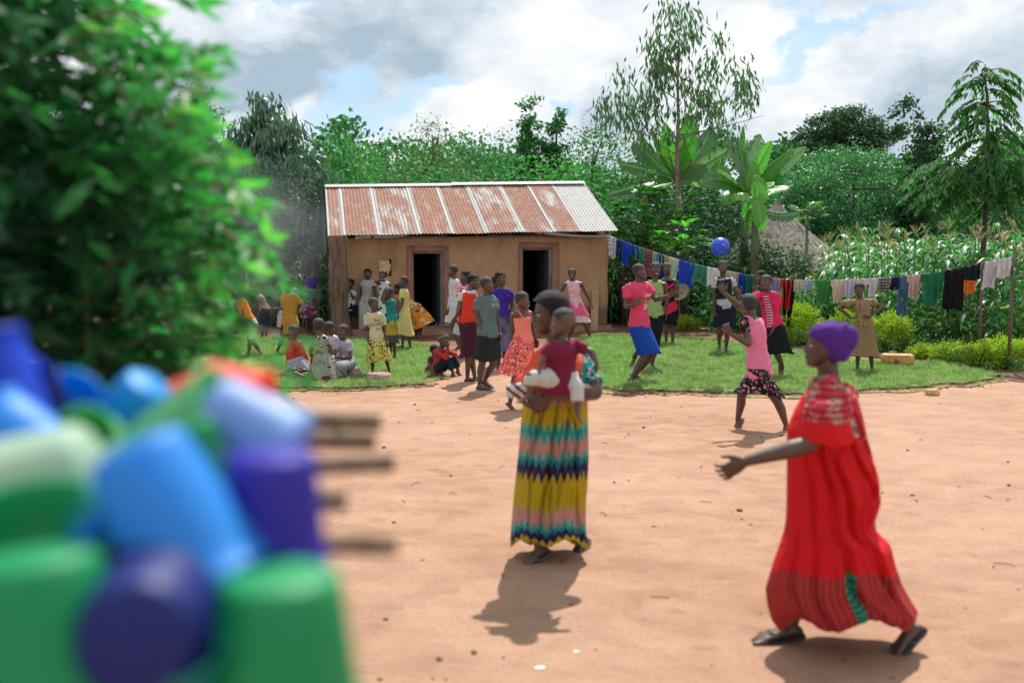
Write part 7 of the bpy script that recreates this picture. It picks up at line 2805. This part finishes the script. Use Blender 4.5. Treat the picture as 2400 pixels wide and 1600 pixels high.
# far left, half hidden by the leaves
person('stooping person in orange top and white shorts half hidden by the bush leaves', '10', (430, 1290), 600, -60, hyaw=-80, S=1.3, hd=.145, hair='short', gz=GZ,
       J=dict(head=(205, 660), neck=(270, 700), pel=(385, 950), shL=(300, 730, .05), elL=(300, 850, .1), wrL=(250, 900, .1), knL=(400, 1130, .05), anL=(485, 1255, .05), knR=(370, 1120, -.05), anR=(360, 1250, -.05)),
       upper=dict(mat=fabric('twotone', '#dc8034', '#d8503c', .62), sleeve=.5, hem=.46, ease=.02), pants=dict(mat=fs('#c4c8c4'), hem=.45, ease=.03, name='shorts'))
person('person in navy clothes bending over behind the leaves at far left', '10', (520, 1110), 600, -70, hyaw=-80, S=1.4, hd=.14, hair='short',
       J=dict(head=(420, 640), neck=(460, 660), pel=(530, 800), shL=(470, 680, .05), elL=(440, 760, .1), wrL=(400, 800, .1), anL=(540, 1080, .05), anR=(500, 1080, -.05)),
       upper=dict(mat=fs('#c48a94'), sleeve=.5, hem=.5), skirt=dict(mat=fs('#1c2438'), hem=.65))
# ---------------------------------------------------------------- clothes line
rope_px = [(1425, 552, 21.6), (1480, 573, 21.3), (1560, 600, 20.9), (1625, 619, 20.5), (1690, 633, 20.0), (1760, 646, 19.6), (1850, 657, 19.0), (1950, 657, 18.4), (2050, 653, 17.7), (2150, 645, 17.0), (2220, 634, 16.5), (2260, 626, 16.1), (2300, 617, 15.7), (2375, 603, 15.1)]


def rope(px):
    X_ = [q[0] for q in rope_px]
    y = float(np.interp(px, X_, [q[1] for q in rope_px])); Y = float(np.interp(px, X_, [q[2] for q in rope_px]))
    return at(px, y, Y), Y


mb = MB()
mb.tube([at(x, y, Y) for (x, y, Y) in rope_px], .006, 5)
# slack right end goes on to a stick outside the frame
tag(mb.obj('clothes_rope', simple('rope', (.35, .30, .24), rough=.9)), 'thin rope of the clothes line sagging from the house corner to the right', 'clothes line')
for (px, Y, h, lab) in [(2306, 15.62, 1.66, 'dark forked prop stick under the clothes line near its right end'), (2378, 15.08, 1.76, 'short pole holding the far right end of the clothes line')]:
    p = at(px, 570, Y); p.z = 0
    m2 = MB(); m2.tube([(.05, .1, 0), (.02, .04, h * .5), (0, 0.03, h)], [.03, .026, .02], 8)
    m2.tube([(0.0, 0.03, h - .12), (.05, .03, h + .03)], .014, 6)
    tag(m2.obj('prop_pole', BARK, loc=p), lab, 'pole')


def cloth_item(kind, xl, xr, yb, mat, label, seed=0, front=.0, cat='garment', tilt=0):
    a, Ya = rope(xl); b, Yb = rope(xr)
    O = (a + b) / 2
    W = (b - a).length
    zb = at((xl + xr) / 2, yb, (Ya + Yb) / 2).z
    H_ = max(.12, O.z - zb)
    e = (b - a).normalized()
    nrm = Vector((-e.y, e.x, 0)).normalized()
    if nrm.y > 0:
        nrm = -nrm
    V, F = [], []
    nu, nv = 18, 12
    r = random.Random(seed)
    ph = r.random() * 9
    back = .45 + .3 * r.random()

    def outline(t, u):
        """returns (u position -.5...5, exists)"""
        if kind == 'shirt':
            w = 1.0 if t < .30 else .68
            return u * w
        if kind == 'trousers':
            return u * (.95 - .25 * t) + (.10 * t * (1 if u > 0 else -1))
        if kind == 'shorts':
            return u * (1 - .05 * t) + (.04 * t * (1 if u > 0 else -1))
        return u * (1 - .12 * t)
    for side, hh_ in ((1, H_), (-1, H_ * back)):
        base = len(V)
        for j in range(nv + 1):
            t = j / nv
            for i in range(nu + 1):
                u = i / nu - .5
                uu = outline(t, u)
                x = uu * W
                amp = .012 + .035 * t
                off = amp * math.sin(u * 16 + ph + 1.3 * math.sin(t * 3 + ph)) + .02 * t * math.sin(u * 7 + ph * 2)
                fall = hh_ * t * (1 + .07 * math.sin(u * 9 + ph) * t + tilt * u * t)
                if t < .08:
                    d = .010
                else:
                    d = .014 + .03 * t
                V.append(a.lerp(b, uu + .5) - O + nrm * side * (d + off * side) + Vector((0, 0, .009 - fall)))
        for j in range(nv):
            for i in range(nu):
                u = (i + .5) / nu - .5
                t = (j + .5) / nv
                if kind == 'trousers' and t > .35 and abs(u) < .07:
                    continue
                if kind == 'shorts' and t > .55 and abs(u) < .05:
                    continue
                q = (base + j * (nu + 1) + i, base + j * (nu + 1) + i + 1, base + (j + 1) * (nu + 1) + i + 1, base + (j + 1) * (nu + 1) + i)
                F.append(q if side > 0 else q[::-1])
        if side == 1:
            top0 = base
        else:
            for i in range(nu):
                F.append((top0 + i, base + i, base + i + 1, top0 + i + 1))
    o = add_obj('garment', mesh_np('garment', V, F, mat), None, O)
    return tag(o, label, cat, 'washing on the clothes line')


sol = lambda c: fabric('solid', c)
items = [
    ('towel', 1427, 1447, 605, fabric('floral', '#c9c3c4', '#c9c3c4', '#3c4a86', scale=.6), 'white towel with blue print, first on the line beside the house wall'),
    ('trousers', 1446, 1462, 602, sol('#1d3565'), 'dark blue trousers next to the white and blue towel'),
    ('shirt', 1458, 1478, 622, sol('#1c46b4'), 'long bright blue garment, second of the blue ones from the house'),
    ('shorts', 1474, 1500, 602, sol('#1c3f9c'), 'short blue garment between the long blue one and the green cloth'),
    ('towel', 1489, 1513, 613, sol('#3c7a5a'), 'small green cloth near the left end of the line'),
    ('shirt', 1509, 1531, 645, fabric('floral', '#7c4450', '#b09a9c', '#5c2c38', '#8c5a60', scale=.4), 'maroon and white flecked garment above the pink T-shirt woman'),
    ('towel', 1529, 1546, 634, sol('#7fa890'), 'pale mint cloth beside the maroon flecked garment'),
    ('trousers', 1541, 1558, 655, sol('#1c3a96'), 'long narrow royal blue trousers behind the green tank top woman'),
    ('shorts', 1552, 1571, 630, sol('#948c4a'), 'small olive yellow cloth bunched on the line'),
    ('shirt', 1569, 1592, 668, fabric('dstripe', '#c0c6b8', '#8a9a86'), 'pale grey-green striped shirt left of the big royal blue cloth'),
    ('towel', 1591, 1627, 672, sol('#2340ac'), 'big plain royal blue cloth in the middle of the left half'),
    ('shorts', 1620, 1660, 665, sol('#347a62'), 'teal green shorts right of the big royal blue cloth'),
    ('towel', 1657, 1690, 672, sol('#c4c4c2'), 'plain white cloth behind the navy bib girl'),
    ('towel', 1700, 1731, 672, fabric('dstripe', '#b8a894', '#8c7c6c'), 'beige striped cloth right of the navy bib girl'),
    ('trousers', 1731, 1752, 692, sol('#1a3a8c'), 'dark blue trousers between beige and green cloths'),
    ('towel', 1750, 1770, 690, sol('#1c5a50'), 'dark green cloth beside the dark blue trousers'),
    ('towel', 1808, 1832, 697, fabric('check', '#4c9ab0', '#c04a80', scale=3), 'multicoloured checked cloth behind the striped T-shirt woman'),
    ('shirt', 1831, 1861, 724, sol('#c02a1e'), 'bright red garment hanging long in the centre of the line'),
    ('shorts', 1862, 1881, 685, sol('#b8aea4'), 'small beige shorts just right of the red garment'),
    ('towel', 1887, 1909, 681, sol('#98a8bc'), 'small pale blue folded cloth with a gap on each side'),
    ('shirt', 1912, 1955, 715, sol('#3a7a3e'), 'grass green shirt with a pale badge at its hem'),
    ('shirt', 1950, 1981, 709, sol('#cbb6a4'), 'cream and peach shirt left of the checked dress girl'),
    ('towel', 1981, 2008, 697, sol('#b4b0c0'), 'lavender white cloth behind the checked dress girl'),
    ('trousers', 2009, 2061, 697, sol('#c2b4b8'), 'white and pinkish garment right of the head of the checked dress girl'),
    ('shorts', 2063, 2085, 683, fabric('hstripe', '#5a4644', '#a89a94'), 'small brown plaid shorts'),
    ('shorts', 2091, 2111, 680, sol('#242048'), 'tiny navy shorts between the plaid shorts and the jeans'),
    ('trousers', 2106, 2133, 742, sol('#4a6484'), 'faded blue jeans hanging lowest near the middle right'),
    ('shirt', 2128, 2163, 700, sol('#bc9a94'), 'pale pink blouse between the jeans and the green T-shirt'),
    ('shirt', 2160, 2218, 716, sol('#23684a'), 'large dark green T-shirt right of the pink blouse'),
    ('towel', 2217, 2262, 727, sol('#111014'), 'large black garment, biggest on the right part of the line'),
    ('shirt', 2258, 2300, 688, fabric('twotone', '#141c24', '#c8662c', -.24), 'black and orange top beside the prop stick'),
    ('shirt', 2302, 2345, 675, sol('#bdb6bc'), 'off-white top, second from the right end of the line'),
    ('shorts', 2345, 2374, 652, sol('#c4bcc0'), 'small off-white garment at the right end of the line'),
]
for i, (kd, xl, xr, yb, mt, lab) in enumerate(items):
    cloth_item(kd, xl, xr, yb, mt, lab, i * 3 + 1)
# pale badge
# black trousers hanging below the red garment from the same line, further back
cloth_item('trousers', 1836, 1862, 762, sol('#0f1114'), 'long black trousers hanging behind the red garment', 200)
# ---------------------------------------------------------------- ball
bc = at(1688, 579, 14.0)
br = 22.5 / FPX * 14.0


def ball_mat():
    m, k, out = new_mat('ball_skin')
    tc = k.n('ShaderNodeTexCoord')
    v = k.n('ShaderNodeTexVoronoi', i_Scale=11.0, i_Randomness=.35, feature='DISTANCE_TO_EDGE')
    k.l(tc.outputs['Object'], v.inputs['Vector'])
    nz = k.noise(tc.outputs['Object'], 14, 1, .5)
    band = k.ramp(v.outputs['Distance'], [(0.0, '#5f9ae0'), (0.035, '#0d1f6c'), (0.11, '#1440c8')], 'CONSTANT')
    c = k.mix(k.ramp(nz, [(.48, 0.0), (.5, 1.0)]), '#1440c8', band)
    b = k.n('ShaderNodeBsdfPrincipled', i_Roughness=.35)
    k.l(c, b.inputs['Base Color']); k.l(b.outputs[0], out.inputs[0])
    return m


mb = MB()
mb.ell((0, 0, 0), ((br, 0, 0), (0, br, 0), (0, 0, br)), 40, 26)
tag(mb.obj('ball', ball_mat(), loc=bc), 'blue ball with dark markings in the air above the girls', 'ball')

# basket held by the girl in the striped dress
g = at(1598, 688, ground(1568, 810).y - .05)
mb = MB()
V, F = [], []
n = 36
prof = [(.02, 0), (.09, .01), (.15, .035), (.185, .075), (.20, .085), (.18, .066), (.14, .028), (.02, .012)]
rot = Matrix.Rotation(R(62), 3, 'X') @ Matrix.Rotation(R(-38), 3, 'Y')
for (r_, z) in prof:
    for i in range(n):
        th = 2 * math.pi * i / n
        V.append(rot @ Vector((math.cos(th) * r_, math.sin(th) * r_ * .8, z)))
for j in range(len(prof) - 1):
    for i in range(n):
        F.append((j * n + i, j * n + (i + 1) % n, (j + 1) * n + (i + 1) % n, (j + 1) * n + i))
o = add_obj('basket', mesh_np('basket', V, F, simple('basket_weave', (.34, .26, .17), rough=.85, bump=.8, bscale=90, var=.35, vscale=40)), None, g)
tag(o, 'shallow round woven basket held by the girl in the striped dress', 'basket')

# jerrycan lying on its side
gj = ground(2110, 858, .05)
mb = MB()
s = gj.y / FPX
Lc, Hc, Dc = 74 * s, 28 * s, .20
prof = []
for j, (t, k_) in enumerate([(0, .55), (.02, .80), (.06, .96), (.12, 1), (.42, 1), (.455, .975), (.49, 1), (.51, 1), (.545, .975), (.58, 1), (.88, 1), (.94, .96), (.98, .80), (1, .55)]):
    prof.append((t, k_))
V, F = [], []
n = 28
for (t, k_) in prof:
    for i in range(n):
        th = 2 * math.pi * i / n
        c_, s_ = math.cos(th), math.sin(th)
        q = (abs(c_) ** 4 + abs(s_) ** 4) ** (-.25)
        V.append(((t - .5) * Lc, c_ * q * Dc / 2 * k_, Hc / 2 + s_ * q * Hc / 2 * k_))
for j in range(len(prof) - 1):
    for i in range(n):
        F.append((j * n + i, (j + 1) * n + i, (j + 1) * n + (i + 1) % n, j * n + (i + 1) % n))
F.append(tuple(range(n))); F.append(tuple((len(prof) - 1) * n + i for i in range(n - 1, -1, -1)))
jc = empty('jerrycan', gj + Vector((0, .12, .0)), 'dirty yellow-brown jerrycan lying on the grass at the right', 'jerrycan')
jc.rotation_euler = (0, 0, R(-14))
add_obj('body', mesh_np('body', V, F, simple('jerrycan_plastic', (.50, .27, .075), rough=.5, var=.45, vscale=9, bump=.25, bscale=20)), jc)
mb = MB(); mb.tube([(-.02, -Dc / 2 - .0, Hc * .45), (-.02, -Dc / 2 - .035, Hc * .45)], .028, 12)
mb.obj('cap', simple('jerrycan_cap', (.22, .12, .05), rough=.6), jc)
mb = MB(); mb.tube([(-Lc * .30, 0, Hc + -.004), (-Lc * .25, 0, Hc + .02), (-Lc * .05, 0, Hc + .02), (0, 0, Hc - .004)], .011, 8)
mb.obj('handle', simple('jerrycan_handle', (.40, .21, .07), rough=.55), jc)


# stones
def stone(px, py, w, d, h, mat, lab, gz=0.0, seed=1, cat='stone'):
    g = ground(px, py, gz)
    V, F = [], []
    n, m = 22, 12
    for j in range(m + 1):
        ph_ = -math.pi / 2 + math.pi * j / m
        for i in range(n):
            th = 2 * math.pi * i / n
            p = Vector((math.cos(ph_) * math.cos(th), math.cos(ph_) * math.sin(th), math.sin(ph_)))
            q = 1 + .28 * mnoise.noise(p * 1.5 + Vector((seed * 3, 0, 0))) + .08 * mnoise.noise(p * 5)
            z = p.z * q
            z = min(z, .62) + .1 * max(0, z - .62)
            V.append((p.x * q * w / 2, p.y * q * d / 2, z * h * .62 + h * .38))
    for j in range(m):
        for i in range(n):
            F.append((j * n + i, j * n + (i + 1) % n, (j + 1) * n + (i + 1) % n, (j + 1) * n + i))
    return tag(add_obj('stone', mesh_np('stone', V, F, mat), None, g + Vector((0, d / 2, 0))), lab, cat)


ST = simple('pink_stone', (.36, .24, .20), rough=.95, var=.35, vscale=14, bump=.8, bscale=40)
stone(885, 893, .40, .26, .13, ST, 'flat pinkish stone on the left lawn in front of the dotted skirt', .05, 1)
stone(826, 884, .24, .20, .16, ST, 'stone under the girl in the pale grey shirt', .05, 2)
stone(2190, 927, .20, .13, .10, simple('yellow_stone', (.50, .36, .18), rough=.9, var=.35, vscale=12, bump=.7), 'yellowish stone on the dirt beyond the right lawn edge', 0, 3)
stone(920, 897, .10, .07, .03, simple('brick_bit', (.36, .15, .09), rough=.9, var=.3, bump=.6), 'small reddish brick bit beside the flat stone', .05, 4)
stone(790, 888, .10, .08, .06, simple('grey_stone', (.25, .27, .24), rough=.9, var=.3, bump=.6), 'small grey stone beside the knees of the print dress girl', .05, 5)

# stick frame and line at far left (behind the leaves)
mb = MB()
a, b_ = at(430, 602, 21.5), at(596, 560, 21.5)
mb.tube([a, b_], .035, 6)
mb.tube([at(400, 640, 21.6), at(575, 622, 21.6)], .03, 6)
tag(mb.obj('drying_rail', simple('pale_pole', (.45, .42, .37), rough=.8)), 'pale horizontal poles of a frame behind the leafy bush', 'rail')
for px in (540, 575):
    mb = MB(); p = at(px, 570, 21.45); p.z = 0
    mb.tube([(0, 0, 0), (.02, 0, 1.1), (0, 0, 1.95)], [.05, .045, .04], 8)
    tag(mb.obj('rail_post', BARKP, loc=p), 'pale upright post of the frame, %s' % ('further left one' if px == 540 else 'one nearer the drooping tree'), 'post')

# ---------------------------------------------------------------- drying rack with plastic ware, close to the camera
def plastic(name, c, rough=.50, trans=.38):
    def mk():
        m, k, out = new_mat('plastic_' + name)
        b = k.n('ShaderNodeBsdfPrincipled', i_Roughness=rough)
        b.inputs['Base Color'].default_value = col4(c)
        b.inputs['Specular IOR Level'].default_value = .55
        tc = k.n('ShaderNodeTexCoord')
        bp = k.n('ShaderNodeBump', i_Strength=.05, i_Distance=.002)
        k.l(k.noise(tc.outputs['Object'], 60, 2, .5), bp.inputs['Height']); k.l(bp.outputs[0], b.inputs['Normal'])
        tr = k.n('ShaderNodeBsdfTranslucent'); tr.inputs[0].default_value = col4(c)
        mx = k.n('ShaderNodeMixShader', i_0=trans)
        k.l(b.outputs[0], mx.inputs[1]); k.l(tr.outputs[0], mx.inputs[2]); k.l(mx.outputs[0], out.inputs[0])
        return m
    return cached('pl_' + name, mk)


PC = dict(blue='#1048d8', sky='#2f9cf4', cyan='#08a0ec', green='#0aa060', pale='#bcd8c0', lime='#6cc684', violet='#3428b4', coral='#f0604c', ice='#8fb4e8', teal='#1f9a96', navy='#10257c', mint='#8cc79c')


def cup(px, py, Y, rad, height, axis, color, label, handle=True, flare=1.15, hang_=0, rim=True, cat='cup', closed=True, name='plastic_cup'):
    """open cup: axis points from its base to its mouth; the pixel marks its middle."""
    c = at(px, py, Y)
    ax = Vector(axis).normalized()
    e1 = ax.cross(Vector((0, -1, .2))).normalized()
    e2 = ax.cross(e1)
    root = empty(name, c - ax * height / 2, label, cat)
    V, F = [], []
    n = 40
    prof = [(0.0, .005), (.70, .0), (.92, .004), (1.0, .02)] if closed else [(1.0, .0)]
    P = [(0, 0)] + [(rad * .72, 0), (rad * .82, .03 * height), (rad * .86, .08 * height)]
    for t in (.3, .55, .8, .95):
        P.append((rad * (.86 + (flare - .86) * t), height * t))
    P += [(rad * flare * 1.05, height * .965), (rad * flare * 1.06, height * .995), (rad * flare * .97, height)]
    for t in (.9, .5, .1):
        P.append((rad * (.86 + (flare - .86) * t) - .0025, height * t))
    P.append((0, height * .05))
    for (r_, h_) in P:
        for i in range(n):
            th = 2 * math.pi * i / n
            V.append(e1 * math.cos(th) * max(r_, 1e-4) + e2 * math.sin(th) * max(r_, 1e-4) + ax * h_)
    for j in range(len(P) - 1):
        for i in range(n):
            F.append((j * n + i, j * n + (i + 1) % n, (j + 1) * n + (i + 1) % n, (j + 1) * n + i))
    mt = plastic(color, PC[color])
    add_obj('vessel', mesh_np('vessel', V, F, mt), root)
    if handle:
        th = hang_
        o_ = e1 * math.cos(th) + e2 * math.sin(th)
        mb = MB()
        pts = []
        for i in range(9):
            a = math.pi * i / 8
            pts.append(o_ * (rad * .95 + math.sin(a) * rad * .55) + ax * (height * (.5 + .30 * math.cos(a))))
        mb.tube(pts, rad * .10, 8)
        mb.obj('handle', mt, root)
    return root


up_ = (0, 0, 1)
# back row
cup(0, 925, 1.15, .048, .13, (-.5, .1, 1), 'blue', 'tilted deep blue mug at the far left, topmost of the pile', hang_=1.0, flare=1.1)
cup(95, 955, 1.2, .034, .07, (-.3, -.5, 1), 'navy', 'small dark blue cup between the topmost mug and the blue bowl', handle=False)
cup(165, 965, 1.25, .040, .05, (.15, -1, .35), 'cyan', 'cyan-blue bowl seen edge-on behind the pale tumbler', handle=False, flare=1.2, cat='bowl', name='plastic_bowl')
cup(315, 950, 1.25, .036, .075, (-.75, .2, -1), 'cyan', 'bright cyan cup upside down left of the coral ones', hang_=2.2)
cup(420, 935, 1.35, .026, .06, (1, .1, .3), 'coral', 'small coral red cup beside the cyan one', handle=False)
cup(540, 920, 1.3, .036, .085, (.9, -.1, -.35), 'coral', 'big coral red cup on top at the back', handle=False, flare=1.25)
cup(60, 1040, 1.1, .042, .09, (-.8, .1, .4), 'sky', 'light blue cup lying behind the pale tumbler at far left', handle=False)
cup(225, 1020, 1.15, .028, .09, (.1, -.9, .2), 'lime', 'medium green cup seen from its base end', handle=False)
cup(430, 1020, 1.05, .042, .12, (.85, -.15, .50), 'lime', 'green mug lying tilted with its mouth to the right', hang_=.6, flare=1.15)
cup(340, 1080, 1.05, .034, .09, (.9, -.1, .3), 'mint', 'pale mint green cup under the tilted green mug', handle=False)
cup(490, 1080, .98, .022, .085, (.35, .1, -1), 'green', 'slim bright green cup below the tilted green mug', handle=False)
cup(590, 1000, 1.02, .038, .10, (.85, -.1, -.50), 'ice', 'pale blue cup lying on top of the violet mug', hang_=-1.0)
# front
cup(70, 1140, .95, .052, .13, (-.9, -.1, -.30), 'pale', 'large pale green tumbler lying at the left', handle=False, flare=1.12)
cup(395, 1205, .85, .050, .135, (.50, -.1, -1), 'sky', 'tall light blue tumbler leaning to the left in the centre of the pile', handle=False, flare=1.22)
cup(510, 1250, .88, .022, .12, (.5, -.1, -1), 'ice', 'narrow pale blue beaker leaning along the light blue tumbler', handle=False)
cup(640, 1185, .90, .046, .100, (0, 0, -1), 'violet', 'violet-blue mug standing upside down at the right of the pile', hang_=1.57, flare=1.04)
cup(345, 1465, .76, .052, .09, (-0.12, 1, -.10), 'navy', 'dark navy cup with its round base to the camera, under the light blue tumbler', handle=False, flare=1.15)
cup(330, 1335, .84, .048, .06, (.15, -.8, .6), 'sky', 'light blue bowl behind the dark navy cup', handle=False, flare=1.1, cat='bowl', name='plastic_bowl')
cup(420, 1560, .76, .028, .06, (.2, -.6, .9), 'teal', 'small teal cup low in the middle front', handle=False)
cup(90, 1290, .84, .058, .06, (.1, -.3, 1), 'green', 'bright green bowl at the left edge under the pale tumbler', handle=False, flare=1.2, cat='bowl', name='plastic_bowl')
cup(95, 1490, .76, .062, .13, (.1, -.1, -1), 'green', 'big green jug upside down in the lower left corner', handle=False, flare=1.15, cat='jug', name='plastic_jug')
cup(660, 1495, .80, .058, .110, (0, -.02, -1), 'green', 'wide green jug upside down at the front right of the pile', handle=False, flare=1.10, cat='jug', name='plastic_jug')
cup(235, 1270, .9, .035, .12, (-.5, .3, -1), 'teal', 'teal cup behind the light blue tumbler', handle=False)
cup(470, 1370, .9, .045, .10, (.3, .3, -1), 'teal', 'teal green cup in the gap above the wide green jug', handle=False)
cup(-70, 1290, .95, .05, .12, (-.3, 0, 1), 'lime', 'green cup at the left frame edge', handle=False)
# spare pink-violet bag hanging at the back edge
mb = MB()
c = at(600, 935, 1.5)
mb.ell((0, 0, 0), ((.016, 0, 0), (0, .015, 0), (.004, 0, .032)), 14, 10)
tag(mb.obj('pouch', fabric('floral', '#c03a8c', '#5a6ad8', '#e87a3c', scale=.25), loc=c), 'small pink and violet pouch behind the coral cup', 'bag')

# the rack: poles laid side by side, ends sticking out to the right
WD = bark_mat('rack_wood', (.10, .065, .045), (.27, .19, .13), 8)
rack = empty('drying_rack', (-.5, 1.05, 0), 'rough stick rack whose pole ends stick out to the right under the plastic ware', 'rack')
Rk = Vector((-.5, 1.05, 0))
for (xa, ya, Ya, xb, yb, Yb, r_) in [(300, 985, 1.50, 893, 990, 1.52, .015), (300, 1030, 1.42, 880, 1035, 1.44, .014), (300, 1120, 1.30, 925, 1085, 1.34, .013), (200, 1190, 1.15, 812, 1172, 1.18, .015), (100, 1270, 1.05, 932, 1280, 1.10, .011)]:
    a, b_ = at(xa, ya, Ya), at(xb, yb, Yb)
    a0 = a + (a - b_) * 1.2
    mb = MB(); mb.tube([a0 - Rk, a - Rk, a.lerp(b_, .6) - Rk + Vector((0, 0, .003)), b_ - Rk], [r_ * 1.1, r_ * 1.05, r_, r_ * .9], 10)
    mb.obj('pole', WD, rack)
zr = at(500, 1270, 1.07).z
for i in range(5):
    zz = at(300, 1600, .8).z
    mb = MB(); y = .72 + i * .07
    z = zr - .045 - (4 - i) * .012
    mb.tube([(-1.2 - Rk.x, y - Rk.y, z - Rk.z), (-.30 - Rk.x, y - Rk.y, z - Rk.z)], .012, 8)
    mb.obj('pole', WD, rack)
for (x, y) in [(-1.1, .80), (-.42, .80), (-1.1, 1.45), (-.52, 1.45)]:
    mb = MB(); mb.tube([(x - Rk.x, y - Rk.y, 0), (x - Rk.x, y - Rk.y, zr + (-.06 if y < 1 else .0))], [.03, .025], 8)
    mb.obj('leg', WD, rack)
mb = MB()
for (x) in (-1.1, -.50):
    mb = MB(); mb.tube([(x - Rk.x, .70 - Rk.y, zr - .085), (x - Rk.x, 1.52 - Rk.y, zr - .03)], .014, 8)
    mb.obj('crossbar', WD, rack)

# ---------------------------------------------------------------- smoke drifting behind the left lawn
def smoke():
    m, k, out = new_mat('smoke_air')
    tc = k.n('ShaderNodeTexCoord')
    nz = k.noise(tc.outputs['Object'], 1.1, 3, .55, dist=.5)
    vl = k.n('ShaderNodeVectorMath', operation='LENGTH')
    mp = k.n('ShaderNodeMapping'); mp.inputs['Scale'].default_value = (1 / 1.9, 1 / 1.5, 1 / 1.9)
    k.l(tc.outputs['Object'], mp.inputs[0]); k.l(mp.outputs[0], vl.inputs[0])
    fall = k.ramp(vl.outputs['Value'], [(.25, 1.0), (1.0, 0.0)])
    d = k.math('MULTIPLY', k.math('MULTIPLY', fall, k.ramp(nz, [(.38, .2), (.62, 1.0)])), .21)
    v = k.n('ShaderNodeVolumePrincipled')
    v.inputs['Color'].default_value = (.90, .97, 1.0, 1)
    v.inputs['Anisotropy'].default_value = .6
    k.l(d, v.inputs['Density'])
    k.l(v.outputs[0], out.inputs['Volume'])
    return m


c = at(612, 640, 20.2)
mb = MB()
mb.ell((0, 0, 0), ((1.9, 0, 0), (0, 1.5, 0), (0, 0, 1.9)), 20, 14)
o = mb.obj('smoke', smoke(), loc=(c.x, c.y, 1.95))
tag(o, 'thin bluish smoke drifting in front of the drooping tree', kind='stuff')
